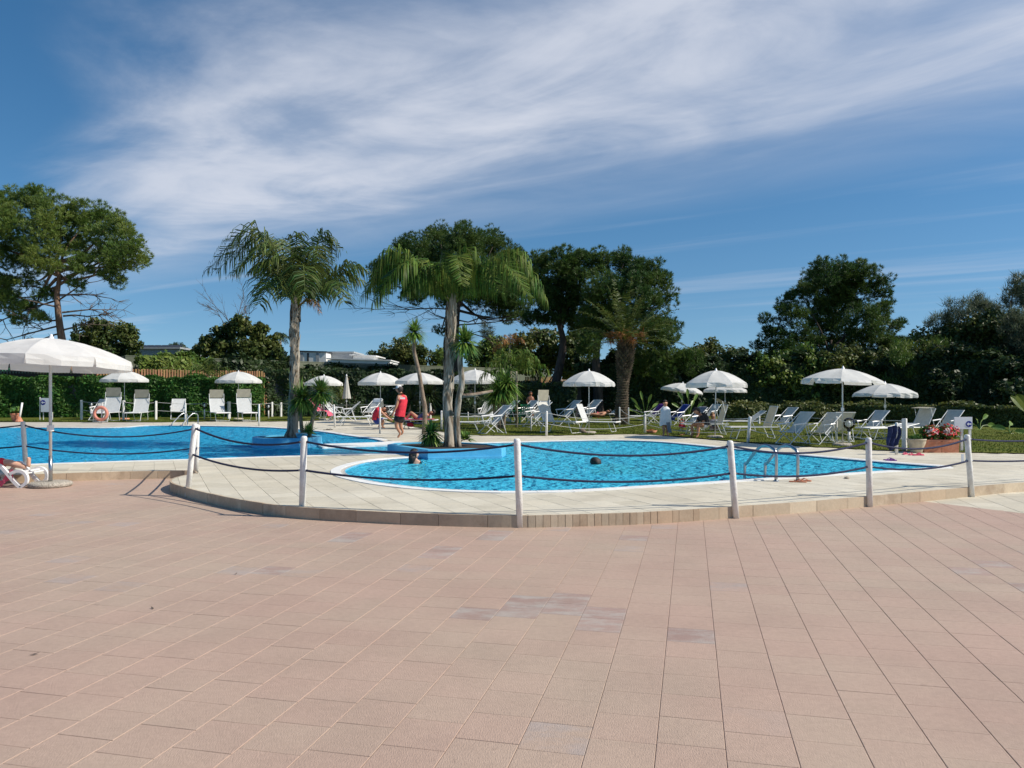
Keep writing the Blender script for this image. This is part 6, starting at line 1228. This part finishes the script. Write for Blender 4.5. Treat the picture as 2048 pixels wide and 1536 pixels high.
person('tanned bare chested bather standing in the shade behind the deckchairs', (1061, 838), 42,
  dict(pelvis=(1062, 812, 0), waist=(1062, 806, 0), chest=(1061, 799, 0), neck=(1061, 792.5, 0), head=(1061, 787.5, 0), shL=(1055.5, 796, 0), shR=(1066, 796, 0), elL=(1053, 804, -.05), elR=(1068, 804, -.05), wrL=(1057, 809, -.2), wrR=(1065, 808, -.25), haL=(1059, 810, -.25), haR=(1063, 809, -.28),
       hipL=(1060, 815, 0), hipR=(1065, 815, 0), knL=(1060, 825, 0), knR=(1065, 825, 0), anL=(1060, 836, 0), anR=(1065, 836, 0), toL=(1059, 837, -.15), toR=(1066, 837, -.15)), D, 'skin_tan', face=(.3, -1),
  cloth=(('dark_shorts', 'black_cloth', [(('pelvis', 'waist', 0.2), 'pelvis', 'hipL', ('hipL', 'knL', 0.5)), ('pelvis', 'hipR', ('hipR', 'knR', 0.5))], 0.025),))
person('bather lying on the hooded sunbed behind the parasol pole, head right', (1200, 846), 36.2,
  dict(pelvis=(1196, 830, 0), waist=(1200, 829, 0), chest=(1207, 827, 0), neck=(1212, 825, 0), head=(1216, 823, 0), shL=(1208, 828, -.17), shR=(1208, 826, .17), elL=(1202, 831, -.25), elR=(1202, 829, .25), wrL=(1196, 830, -.2), wrR=(1196, 829, .2), haL=(1193, 830, -.18), haR=(1193, 829, .18),
       hipL=(1194, 830.5, -.1), hipR=(1194, 830, .1), knL=(1185, 828, -.1), knR=(1185, 828, .1), anL=(1176, 831, -.1), anR=(1176, 831, .1), toL=(1175, 828, -.1), toR=(1175, 828, .1)), D, 'skin', face=(-.5, -.2),
  cloth=(('pink_swimwear', 'pink_towel', [(('pelvis', 'waist', 0.6), 'pelvis', ('pelvis', 'hipL', 0.8)), ('pelvis', ('pelvis', 'hipR', 0.8))], 0.018),))
person('woman with light brown hair sitting behind the tan sunbed and the parasol pole', (1428, 866), 29.5,
  dict(pelvis=(1428, 857, 0), waist=(1428, 851, 0), chest=(1428, 843, 0), neck=(1427, 837, 0), head=(1426, 831.5, 0), shL=(1422, 841, 0), shR=(1434, 841, 0), elL=(1420, 850, -.1), elR=(1436, 850, -.1), wrL=(1424, 855, -.25), wrR=(1432, 855, -.25), haL=(1425, 857, -.3), haR=(1431, 857, -.3),
       hipL=(1425, 858, -.1), hipR=(1431, 858, -.1), knL=(1422, 858, -.5), knR=(1434, 858, -.5), anL=(1422, 866, -.55), anR=(1434, 866, -.55)), D, 'skin', hair='hair_blond', hair_long=0.2, face=(-.2, -1), k=0.9,
  cloth=(('green_top', 'grey_cloth', [(('chest', 'neck', 0.3), 'chest', 'waist', ('waist', 'pelvis', 0.9))], 0.02),))
person('person in dark headscarf sitting behind the red flowers', (1889, 872), 26.5,
  dict(pelvis=(1889, 864, 0), waist=(1889, 858, 0), chest=(1889, 851, 0), neck=(1889, 845.5, 0), head=(1889, 841, 0), shL=(1882, 850, 0), shR=(1896, 850, 0), elL=(1879, 859, -.1), elR=(1899, 859, -.1), wrL=(1883, 864, -.3), wrR=(1895, 864, -.3), haL=(1884, 866, -.33), haR=(1894, 866, -.33),
       hipL=(1885, 865, -.1), hipR=(1893, 865, -.1), knL=(1883, 866, -.5), knR=(1895, 866, -.5), anL=(1883, 872, -.5), anR=(1895, 872, -.5)), D, 'skin_pale', face=(-.3, -1), k=0.9, hair='hair_dark',
  cloth=(('olive_top', 'sling_beige', [(('chest', 'neck', 0.3), 'chest', 'waist', ('waist', 'pelvis', 0.9)), ('chest', ('chest', 'shL', 0.9)), ('chest', ('chest', 'shR', 0.9))], 0.02),))
# swimmers
person('bather with long dark hair standing shoulder deep, back to the camera', (829, 930), 16.2,
  dict(pelvis=(829, 965, 0), waist=(829, 950, 0), chest=(829, 932, 0), neck=(829, 918, 0), head=(829.5, 909, 0), shL=(819, 927, 0), shR=(839, 927, 0), elL=(814, 945, .05), elR=(844, 944, .05), wrL=(812, 958, .2), wrR=(850, 955, .25),
       hipL=(825, 972, 0), hipR=(834, 972, 0), knL=(825, 990, 0), knR=(834, 990, 0), anL=(825, 1008, 0), anR=(834, 1008, 0)), -0.75, 'skin_pale', hands=False, hair_long=0.10, face=(.8, .5), k=0.86)
person('swimmer with only the dark haired head above the water of the right pool', (1192, 930), 16.1,
  dict(pelvis=(1250, 939, .1), waist=(1232, 937, .1), chest=(1212, 938, .05), neck=(1200, 933, 0), head=(1192, 926.0, 0), shL=(1209, 939, -.15), shR=(1209, 939, .2), elL=(1195, 948, -.3), elR=(1195, 945, .4), wrL=(1180, 942, -.3), wrR=(1180, 942, .4),
       hipL=(1256, 941, 0), hipR=(1256, 941, .2), knL=(1285, 945, 0), knR=(1285, 945, .2), anL=(1310, 946, 0), anR=(1308, 948, .2)), -0.75, 'skin_tan', hands=False, face=(-.4, .9), k=0.95)
# sunbather on the plastic lounger at the left edge
Lb = AT(-60, 973, 13.3); Lb.z = 0; lo = empty('sun_lounger', Lb, label='white moulded plastic lounger cut off by the left frame edge', cat='lounger')
def lpt(px, py, Y=13.3): return AT(px, py, Y) - Lb
def ribbon(pts, wy, th, name, m, parent, yoff):
    mb = MB(); sp2 = spline(pts, 5); n = len(sp2)
    for i, p in enumerate(sp2):
        tt = (sp2[min(i + 1, n - 1)] - sp2[max(i - 1, 0)]).normalized(); nr = Vector((-tt.z, 0, tt.x)) * th / 2
        for a, b_ in ((-1, -1), (1, -1), (1, 1), (-1, 1)): q = p + nr * b_ + Vector((0, a * wy / 2 + yoff, 0)); mb.v.append(tuple(q))
    for i in range(n - 1):
        for k_ in range(4): k2 = (k_ + 1) % 4; mb.f.append((4 * i + k_, 4 * i + k2, 4 * i + 4 + k2, 4 * i + 4 + k_))
    mb.f += [(3, 2, 1, 0), (4 * n - 4, 4 * n - 3, 4 * n - 2, 4 * n - 1)]; return mb.build(name, m, parent, smooth=False, bevel=0)
for yo in (-0.28, 0.28):
    ribbon([lpt(-205, 948), lpt(-150, 945), lpt(-60, 950), lpt(-20, 958), lpt(0, 945), lpt(12, 930), lpt(22, 929), lpt(35, 942), lpt(50, 960), lpt(62, 971)], 0.05, 0.055, 'side_frame', M['white_plastic'], lo, yo)
    ribbon([lpt(40, 945), lpt(55, 939), lpt(67, 941), lpt(74, 950), lpt(73, 962), lpt(62, 971)], 0.05, 0.05, 'foot_loop', M['white_plastic'], lo, yo)
    ribbon([lpt(-205, 948), lpt(-195, 958), lpt(-190, 972)], 0.05, 0.06, 'leg', M['white_plastic'], lo, yo); ribbon([lpt(-28, 955), lpt(-20, 962), lpt(-24, 972)], 0.05, 0.06, 'leg', M['white_plastic'], lo, yo)
for i in range(13):
    px = -200 + i * 15; MB().box(lpt(px, 949 + (2 if i > 7 else 0)), (0.09, 0.52, 0.018)).build('slat', M['white_plastic'], lo)
for px, py in ((48, 941), (58, 940), (66, 943)): MB().box(lpt(px, py + 1), (0.06, 0.52, 0.018)).build('slat', M['white_plastic'], lo)
sb, SP = person('sunbather in red shorts lying on the white lounger, bare feet toward the parasol', (-60, 950), 13.3,
  dict(pelvis=(-45, 934, 0), waist=(-68, 933, 0), chest=(-105, 929, 0), neck=(-128, 922, 0), head=(-145, 914, 0), shL=(-110, 932, -.2), shR=(-110, 928, .2), elL=(-82, 940, -.3), elR=(-82, 936, .3), wrL=(-52, 936, -.25), wrR=(-52, 934, .25), haL=(-43, 935, -.22), haR=(-43, 933, .22),
       hipL=(-38, 934, -.1), hipR=(-38, 933, .1), knL=(14, 924, -.1), knR=(12, 924, .12), anL=(53, 935, -.1), anR=(51, 934, .13)), 0.0, 'skin_pale', face=(.1, -.1), k=1.05,
  cloth=(('red_shorts', 'red_cloth', [(('pelvis', 'waist', 0.3), 'pelvis', 'hipL', ('hipL', 'knL', 1.0)), ('pelvis', 'hipR', ('hipR', 'knR', 1.0))], 0.025),))
for yo in (-0.1, 0.13):
    h_ = AT(57, 935, 13.3 + yo) - sb.location; tp_ = AT(58, 914, 13.3 + yo) - sb.location; pts = [(*h_, .036), (*h_.lerp(tp_, .35), .034), (*h_.lerp(tp_, .72), .045)]; ed = [(0, 1), (1, 2)]
    for q in range(5): pts.append((*(tp_ + Vector((0.0, (q - 2) * 0.019, -0.006 * abs(q - (0 if yo < 0 else 4)))) ), .011)); ed.append((2, 3 + q))
    skinned('foot', pts, ed, M['skin_pale'], sb, 1)
mb = MB(); K = 12
for i in range(K + 1):
    e = i / K; c = AT(-30 + 58 * e, 941 + 14 * math.sin(e * 3.1), 13.02); 
    mb.v += [tuple(c + Vector((0, -.02 * math.sin(e * 20), 0.06 * math.sin(e * 9)))), tuple(c + Vector((0, .03 * math.sin(e * 17), -.13 - 0.04 * math.sin(e * 14))))]
mb.f = [(2 * i, 2 * i + 1, 2 * i + 3, 2 * i + 2) for i in range(K)]
tag(mb.build('beach_towel', M['pink_towel'], None, smooth=True), 'crumpled red towel hanging under the legs of the sunbather', 'towel')
# ------------------------------------------------------------------ towels on chairs
def chair_obj(frag): return next(o for o in bpy.data.objects if frag in str(o.get('label', '')) and o.type == 'EMPTY')
def drape(frag, prof, wdt, m, label, name='beach_towel', off=0.0):
    o = chair_obj(frag); mw = Matrix.Translation(o.location) @ o.rotation_euler.to_matrix().to_4x4() @ Matrix.Diagonal((*o.scale, 1)); pts = spline([(0, y, z) for y, z in prof], 4); mb = MB(); K = 6
    for i, p in enumerate(pts):
        for k_ in range(K + 1):
            x = (k_ / K - .5) * wdt + off; mb.v.append(tuple(mw @ Vector((x, p.y + random.uniform(-.008, .008), p.z + 0.018 + random.uniform(-.006, .008)))))
    for i in range(len(pts) - 1):
        for k_ in range(K): a = i * (K + 1) + k_; mb.f.append((a, a + 1, a + K + 2, a + K + 1))
    return tag(mb.build(name, M[m], None, smooth=True), label, 'towel')
DCH = [(-0.66, 0.80), (-0.62, 0.95), (-0.42, 0.71), (-0.18, 0.43), (0.0, 0.34), (0.20, 0.38), (0.26, 0.2)]
drape('pink towel thrown over', [(-0.66, 0.70)] + DCH[1:-1] + [(0.45, 0.30), (0.55, 0.12)], 0.55, 'pink_towel', 'bright pink towel spread along the reclined chair left of the closed parasol')
drape('purple towel right of', DCH[:4], 0.5, 'purple_cloth', 'dark purple towel over the back of the deckchair right of the date palm')
drape('blue patterned towel behind', DCH, 0.5, 'blue_cloth', 'dark blue towel covering the deckchair behind the child')
drape('grey deckchair left of the seated man', DCH[:3], 0.45, 'grey_cloth', 'grey blue towel over the deckchair back left of the seated man')
drape('with a white towel over its back', [(-0.78, 0.42), (-0.70, 0.75), (-0.64, 0.96), (-0.5, 0.80)], 0.5, 'towel_white', 'white towel hanging over a deckchair back left of the red swimwear')
drape('covered by a striped pink', [(-0.5, 0.56), (-0.3, 0.40), (0.3, 0.40), (0.9, 0.40)], 0.75, 'pink_towel', 'pink upper towel on the sunbed of the reclining dark figure')
drape('covered by a striped pink', [(-0.4, 0.30), (-0.1, 0.26), (0.4, 0.24), (0.85, 0.30)], 0.80, 'blue_cloth', 'blue edge of the striped towel hanging under the reclining dark figure')
drape('sunbed with beige towel', [(-0.9, 0.75), (-0.6, 0.60), (-0.35, 0.41), (0.2, 0.40)], 0.55, 'canvas_old', 'beige towel on the sunbed right of the drooping palm')
# ------------------------------------------------------------------ small things
def torus(mb, c, R, r, n=28, k=8, axis='Y'):
    b = len(mb.v)
    for i in range(n):
        a = 2 * math.pi * i / n
        for j in range(k): q = 2 * math.pi * j / k; rr = R + r * math.cos(q); mb.v.append((c[0] + rr * math.cos(a), c[1] + r * math.sin(q), c[2] + rr * math.sin(a)))
    for i in range(n):
        for j in range(k): i2, j2 = (i + 1) % n, (j + 1) % k; mb.f.append((b + i * k + j, b + i * k + j2, b + i2 * k + j2, b + i2 * k + j))
    return mb
lr_ = G(203, 846); s_ = lr_.y / F; t = empty('life_ring', lr_, label='pale red life ring hung on a white stake by the far pool edge', cat='life ring')
torus(MB(), (0, -.06, 19 * s_), 12.3 * s_, 3.2 * s_).build('ring', M['ring_red'], t, smooth=True)
mb = MB(); pts = [(math.cos(a) * 16.2 * s_, -.06, 19 * s_ + math.sin(a) * 16.2 * s_ * (1.0 if math.sin(a) > 0 else 1.15) + 0.02 * math.sin(a * 8)) for a in np.linspace(0, 2 * math.pi, 33)]; mb.tube(pts, 0.008, 5, cap=False).build('grab_rope', M['rope_white'], t)
MB().tube([(0, 0, 0), (0.03, 0, 41 * s_)], 0.03, 8).build('stake', M['white_paint'], t)
def globe(px, pyc, rpx, ybase, label):
    b = G(px, ybase); s = b.y / F; t = empty('globe_lamp', b, label=label, cat='lamp', group='clear globe lamps on white stems'); z = (CH + (HY - pyc) * s) - D
    MB().tube([(0, 0, 0), (0, 0, z - rpx * s * 1.2)], 0.035, 10).build('stem', M['white_paint'], t, smooth=True); MB().lathe([(0.0, -rpx * s * .85), (rpx * s * .32, -rpx * s * .9), (rpx * s * .32, -rpx * s * 1.25), (0.03, -rpx * s * 1.3)], 14, (0, 0, z)).build('collar', M['dark'], t)
    MB().lathe([(rpx * s * math.sin(a), -rpx * s * math.cos(a)) for a in np.linspace(0.35, math.pi, 12)], 20, (0, 0, z)).build('globe', M['lamp_glass'], t, smooth=True); MB().lathe([(0.02, -.08), (0.05, 0), (0.03, .06), (0, .08)], 10, (0, 0, z)).build('bulb', M['white_plastic'], t, smooth=True)
m = bpy.data.materials.new('lamp_glass'); m.use_nodes = True; t_ = m.node_tree; t_.nodes.clear(); o_ = t_.nodes.new('ShaderNodeOutputMaterial'); a_ = t_.nodes.new('ShaderNodeBsdfTransparent'); a_.inputs[0].default_value = (.93, .95, .96, 1); g_ = t_.nodes.new('ShaderNodeBsdfGlossy'); g_.inputs['Roughness'].default_value = 0.03; f_ = t_.nodes.new('ShaderNodeFresnel'); f_.inputs[0].default_value = 1.6; x_ = t_.nodes.new('ShaderNodeMixShader'); t_.links.new(f_.outputs[0], x_.inputs[0]); t_.links.new(a_.outputs[0], x_.inputs[1]); t_.links.new(g_.outputs[0], x_.inputs[2]); t_.links.new(x_.outputs[0], o_.inputs[0]); M['lamp_glass'] = m
globe(183, 809, 6, 837, 'clear globe lamp left of the life ring'); globe(409, 811, 6, 839, 'clear globe lamp left of the first hooded pair beside the far ladder'); globe(537, 813, 6, 838, 'clear globe lamp left of the square posts by the left palm'); globe(1698, 847, 12, 890, 'larger clear globe lamp beside the flapping parasol pole')
def arrow_sign(px0, py0, px1, py1, ybase, cpx, cpy, cr, label, legs, Yo=None):
    Y = DP(ybase) if Yo is None else Yo; s = Y / F; b = AT((px0 + px1) / 2, ybase, Y); b.z = D; t = empty('arrow_sign', b, label=label, cat='sign')
    q = AT((px0 + px1) / 2, (py0 + py1) / 2, Y) - b; MB().box(q, ((px1 - px0) * s, 0.03, (py1 - py0) * s)).build('board', M['sign_white'], t)
    c = AT(cpx, cpy, Y) - b; mb = MB(); n = 24
    mb.v = [(c.x + math.cos(2 * math.pi * i / n) * cr * s, -0.02, c.z + math.sin(2 * math.pi * i / n) * cr * s) for i in range(n)] + [(c.x + math.cos(2 * math.pi * i / n) * cr * s, -0.012, c.z + math.sin(2 * math.pi * i / n) * cr * s) for i in range(n)]; mb.f = [tuple(range(n))] + [(i, n + i, n + (i + 1) % n, (i + 1) % n) for i in range(n)]; mb.build('blue_disc', M['sign_blue'], t)
    r = cr * s; mb = MB(); P_ = [(-.75, 0), (-.15, .55), (-.15, .2), (.75, .2), (.75, -.2), (-.15, -.2), (-.15, -.55)]; mb.v = [(c.x + a * r, -.026, c.z + b_ * r) for a, b_ in P_] + [(c.x + a * r, -.02, c.z + b_ * r) for a, b_ in P_]; mb.f = [(0, 6, 5, 2, 1), (2, 5, 4, 3)] + [(i, (i + 1) % 7, 7 + (i + 1) % 7, 7 + i) for i in range(7)]; mb.build('arrow', M['sign_white'], t)
    for lx, top in legs:
        a = AT(lx, top, Y) - b; MB().box((a.x, 0.035, a.z / 2), (0.06 if len(legs) < 3 else .03, 0.035, a.z)).build('leg', M['white_paint'], t)
    return t
arrow_sign(82, 796, 104, 824, 841, 86.5, 805, 5.0, 'white board with blue disc and white left arrow left of the first parasol', [(79, 794), (86, 824), (104, 824)])
arrow_sign(1908, 834, 1944, 858, 903, 1937, 848, 6.2, 'white board with blue disc and white left arrow right of the flower boxes', [(1925, 858), (1941, 834)])
b = AT(1925, 925, 16.0); b.z = D; tag(MB().box((0, 0, 0.09), (0.045, 0.015, 0.19)).build('plaque', M['sign_white'], None, loc=b), 'small narrow white plaque standing at the foot of the last near post', 'plaque')
def ladder(label, rails, zt):
    b = Vector(rails[0][0]); b.z = D; t = empty('pool_ladder', b, label=label, cat='ladder')
    for r_ in rails:
        MB().tube([p - b for p in spline(r_, 6)], 0.026 if zt else 0.024, 10).build('handrail', M['steel'], t, smooth=True); MB().lathe([(0.0, 0.02), (0.045, 0.015), (0.05, 0.0)], 14, Vector(r_[0]) - b).build('flange', M['steel'], t)
    for z in (-.15, -.4): a, c = Vector(rails[0][-1]) - b, Vector(rails[1][-1]) - b; MB().tube([(a.x, a.y, z), (c.x, c.y, z)], 0.02, 6).build('tread', M['steel'], t)
def rail(px, dx=0):
    o = Vector(((px - 1024) / F * 12.72, 12.72, D)); return [o, o + Vector((0.0, 0, .44)), o + Vector((-.03, .12, .545)), o + Vector((-.10, .26, .575)), o + Vector((-.17, .42, .50)), o + Vector((-.27, .66, .25)), o + Vector((-.30, .72, .12)), o + Vector((-.30, .72, -.75))]
ladder('steel pool ladder with two tall hooped rails on the near edge of the right pool', [rail(1552), rail(1595)], 1)
def rail2(px):
    o = G(px, 850.5); s = o.y / F; return [o, o + Vector((0, 0, .42)), o + Vector((-2 * s, -.1, .52)), o + Vector((-7 * s, -.25, .5)), o + Vector((-14 * s, -.5, .25)), o + Vector((-19 * s, -.7, -.02)), o + Vector((-19 * s, -.7, -.5))]
ladder('thin pool ladder rails on the far edge of the left pool', [rail2(375), rail2(396)], 0)
# pots and flowers
def foliage_ball(parent, c, r, n, m, size, flat=0.7, name='foliage'):
    d = rand_unit(n); P = np.array(c) + d * np.array([r, r, r * flat]) * RNG.uniform(0.3, 1, (n, 1)); N_ = d + rand_unit(n) * .7; N_ /= np.linalg.norm(N_, axis=1, keepdims=True); v, f = leaf_quads(P, N_, size * RNG.uniform(.6, 1.3, n)); return np_mesh(name, v, f, M[m], parent)
b = G(30, 843.5); t = empty('terracotta_pot', b, label='terracotta pot with a small plant at the far left pool edge', cat='flower pot'); MB().lathe([(0, .03), (.13, .0), (.19, .34), (.22, .36), (.22, .42), (.17, .42), (.16, .34), (0, .34)], 16).build('pot', M['terracotta'], t, smooth=False); foliage_ball(t, (0, 0, .62), .25, 260, 'leaf_yucca', .09)
b = G(38, 843.8); t = empty('leaning_post', b, label='white weathered post leaning beside the far terracotta pot', cat='post'); MB().tube([(0, 0, 0), (.16, 0, .95)], .045, 10).build('shaft', M['white_paint'], t, smooth=True); MB().lathe([(.05, 0), (.2, .02), (.12, .16), (.05, .3)], 10).build('clay_foot', M['terracotta'], t)
b = G(1833, 905.5); t = empty('flower_bowl', b, label='cream stone flower bowl on a narrow foot left of the terracotta boxes', cat='flower pot'); s_ = b.y / F
MB().lathe([(0, 0.02), (.12, 0), (.13, .03), (.17, .16), (.21, .26), (.205, .30), (.22, .31), (.22, .34), (.18, .34), (.17, .28), (0, .28)], 24).build('bowl', M['pot_cream'], t, smooth=True); foliage_ball(t, (0, 0, .36), .2, 200, 'leaf_hedge', .05, .5)
for i, (px, lb, reds) in enumerate(((1866, 'left of two terracotta flower boxes, red and white geraniums spilling over', 60), (1901, 'right of two terracotta flower boxes, full of tall red flowers', 90))):
    b = G(px, 905.5); t = empty('flower_box', b, label=lb, cat='flower box'); w_ = .41; h = .315; mb = MB(); dpt = .36
    mb.add([(-w_ / 2, 0, 0), (w_ / 2, 0, 0), (w_ / 2, dpt, 0), (-w_ / 2, dpt, 0), (-w_ / 2 - .01, -.01, h), (w_ / 2 + .01, -.01, h), (w_ / 2 + .01, dpt + .01, h), (-w_ / 2 - .01, dpt + .01, h), (-w_ / 2 + .03, .03, h), (w_ / 2 - .03, .03, h), (w_ / 2 - .03, dpt - .03, h), (-w_ / 2 + .03, dpt - .03, h)], [(0, 1, 5, 4), (1, 2, 6, 5), (2, 3, 7, 6), (3, 0, 4, 7), (4, 5, 9, 8), (5, 6, 10, 9), (6, 7, 11, 10), (7, 4, 8, 11)]); mb.build('box', M['terracotta'], t)
    MB().box((0, -.012, h - .045), (w_ + .03, .012, .02)).build('rim_band', M['terracotta'], t); MB().box((0, dpt / 2, h - .05), (w_ - .05, dpt - .05, .01)).build('soil', M['soil'], t)
    foliage_ball(t, (0, dpt / 2, h + .16), .24, 700, 'leaf_hedge', .05, .8); foliage_ball(t, (0.02, .05, h + .2), .25, reds * 2, 'flower_red', .045, .8, 'flowers')['kind'] = 'stuff'; foliage_ball(t, (-.06, .0, h + .2), .16, 60, 'flower_white', .045, .7, 'white_flowers')['kind'] = 'stuff'
# planter extras
b = AT(603, 866, 20.75); b.z = P1Z - .02; t = empty('garden_bowl', b, label='pale blue bowl with white rim beside the yuccas in the round planter', cat='bowl'); MB().lathe([(0, 0), (.08, 0), (.13, .06), (.15, .14), (.13, .14), (.10, .06), (0, .03)], 18).build('bowl', M['planter_blue'], t, smooth=True); MB().lathe([(.15, .14), (.165, .15), (.15, .16), (.13, .145)], 18).build('rim', M['white_plastic'], t, smooth=True)
b = AT(848, 890, 19.3); b.z = P2Z - .03; t = empty('wire_rack', b, label='low metal hoop rack standing left of the spiky rosette in the angular planter', cat='rack')
for i in range(4): x = -.12 + i * .075; MB().tube([(x, 0, 0), (x, 0, .17), (x + .02, .02, .20), (x + .04, .04, .17), (x + .04, .04, 0)], .006, 5).build('hoop', M['steel'], t)
# green plastic furniture
gc = G(1047, 848); t = empty('plastic_chair', gc, math.radians(200), label='green plastic armchair on the lawn in front of the shaded hedge', cat='chair')
MB().box((0, 0, .42), (.46, .44, .03)).build('seat', M['green_plastic'], t)
for i in range(5): MB().box((-.18 + .09 * i, .22, .66), (.05, .02, .42), rot=Matrix.Rotation(-.15, 3, 'X')).build('back_slat', M['green_plastic'], t)
MB().box((0, .255, .88), (.48, .03, .07)).build('back_top', M['green_plastic'], t)
for s in (-1, 1):
    MB().box((s * .25, 0, .64), (.06, .46, .03)).build('armrest', M['green_plastic'], t)
    for y in (-.2, .2): MB().tube([(s * .25, y * 1.1, 0), (s * .23, y, .64 if True else .42)], .022, 6).build('leg', M['green_plastic'], t)
gc = G(1030, 847); t = empty('plastic_table', gc, label='low green plastic table left of the green armchair', cat='table'); MB().lathe([(0, .60), (.34, .60), (.35, .585), (.34, .57), (0, .57)], 20).build('tabletop', M['green_plastic'], t)
for k_ in range(4): a = .785 + k_ * 1.571; MB().tube([(math.cos(a) * .3, math.sin(a) * .3, 0), (math.cos(a) * .24, math.sin(a) * .24, .57)], .02, 6).build('leg', M['green_plastic'], t)
# bags, sandals, stones
def bag(name, px, py, w_, h, m, label, cat, z=D, strap=True):
    b = G(px, py); b.z = z; t = empty(name, b, label=label, cat=cat); skinned('bag_body', [(0, 0, h * .25, w_ * .42, h * .28), (0, 0, h * .6, w_ * .36, h * .25), (w_ * .12, 0, h * .85, w_ * .2, h * .12)], [(0, 1), (1, 2)], M[m], t, 2)
    if strap: MB().tube([(-w_ * .25, 0, h * .8), (-w_ * .1, 0, h * 1.15), (w_ * .1, 0, h * 1.15), (w_ * .25, 0, h * .8)], .012, 5).build('handle', M[m], t)
bag('beach_bag', 821, 858, .45, .30, 'red_cloth', 'red bag on the paving under the striped towel sunbed', 'bag'); bag('beach_bag', 1166, 868.5, .42, .20, 'bark_yucca', 'brown bag slumped at the parasol base on the lawn edge', 'bag'); bag('beach_bag', 1364, 862, .4, .38, 'red_cloth', 'red bag between the blue towel deckchair and the seated man', 'bag'); bag('beach_bag', 1018, 847, .55, .26, 'canvas_old', 'pale bag lying on the lawn left of the green table', 'bag')
b = G(1303, 867.5); t = empty('clay_dish', b, label='terracotta dish on the lawn right of the round post near the child', cat='dish'); MB().lathe([(0, .02), (.12, .0), (.2, .12), (.21, .12), (.13, .02)], 16).build('dish', M['terracotta'], t, smooth=True); foliage_ball(t, (0, 0, .12), .12, 60, 'leaf_dead', .05, .4)
def sandals(px, py, m, label, rz=0.3):
    b = G(px, py); b.z = D + .002; t = empty('flip_flops', b, rz, label=label, cat='flip flops')
    for s in (-1, 1):
        o_ = Vector((0.05 * s, .08 * s, 0)); mb = MB(); pr = [(-.13, .028), (-.08, .036), (0, .03), (.07, .044), (.12, .038), (.14, .02)]; n = len(pr); v = [(x, -w_, .0) for x, w_ in pr] + [(x, w_, .0) for x, w_ in pr[::-1]]; mb.v = [(o_.x + x, o_.y + y, .018) for x, y, z in v] + [(o_.x + x, o_.y + y, 0) for x, y, z in v]; N2 = 2 * n; mb.f = [tuple(range(N2))] + [(i, N2 + i, N2 + (i + 1) % N2, (i + 1) % N2) for i in range(N2)]; mb.build('sole', M[m], t)
        MB().tube([o_ + Vector((-.02, -.034, .018)), o_ + Vector((.03, -.02, .05)), o_ + Vector((.09, 0, .02))], .007, 5).build('strap', M[m], t); MB().tube([o_ + Vector((-.02, .034, .018)), o_ + Vector((.03, .02, .05)), o_ + Vector((.09, 0, .02))], .007, 5).build('strap', M[m], t)
sandals(1780, 921, 'purple_cloth', 'purple flip flops on the deck near the far tip of the right pool'); sandals(1816, 909.5, 'pink_towel', 'red sandals lying left of the foot of the cream bowl', .8); sandals(1836, 910.5, 'pink_towel', 'pale red sandals right in front of the cream bowl', .1); sandals(1600, 963.5, 'terracotta', 'orange red flip flops at the foot of the pool ladder', -.2); sandals(656, 860, 'black_cloth', 'dark flip flops on the paving below the leaning round post', .2); sandals(1362, 871.5, 'terracotta', 'brown sandals on the lawn edge left of the seated man', 0)
for px, py, r, lb in ((1694, 957.5, .035, 'small dark stone on the deck right of the ladder'), (1511, 961, .02, 'tiny pebble on the deck left of the ladder')):
    b = G(px, py); tag(MB().lathe([(0, 0), (r * 1.3, r * .2), (r * 1.2, r * .8), (0, r * 1.3)], 7).build('stone', M['stone'], None, loc=b), lb, 'stone')
# towels hanging on the post
Yt = G(1793, 909).y - .06; mb = MB(); K, H_ = 10, 7
for j in range(H_ + 1):
    for i in range(K + 1):
        e = i / K; pyv = 851 + (895 - 851) * j / H_ + (6 * math.sin(e * 5) if j == H_ else 0) + (5 * abs(e - .6) if j == 0 else 0); q = AT(1775 + 24 * e + 2 * math.sin(j * .8), pyv, Yt); q.y += 0.05 * math.sin(e * 16 + j * .5); mb.v.append(tuple(q))
mb.f = [(j * (K + 1) + i, (j + 1) * (K + 1) + i, (j + 1) * (K + 1) + i + 1, j * (K + 1) + i + 1) for j in range(H_) for i in range(K)]
tag(mb.build('hanging_towel', M['navy_cloth'], None, smooth=True), 'navy towels bunched over the short post left of the cream bowl', 'towel')
# dry leaves blown on the terrace
r_ = random.Random(4)
for i, (px, py, lb) in enumerate(((472, 1149, 'curled brown leaf on the terrace, nearest to the leaning kerb post'), (305, 1218, 'small dry twiggy leaf on the left half of the terrace'), (70, 1310, 'dark dry leaf on the terrace close to the left frame edge'))):
    b = G(px, py, 0.0); b.z = .004; a = r_.uniform(0, 6); L2 = r_.uniform(.02, .05); q = MB(); q.add([(-L2, 0, .002), (0, -L2 * .35, .004), (L2, 0, .012), (0, L2 * .35, .002)], [(0, 1, 2, 3)]); o = q.build('dry_leaf', M['twig'], None, loc=b); o.rotation_euler = (0, 0, a); tag(o, lb, 'leaf')
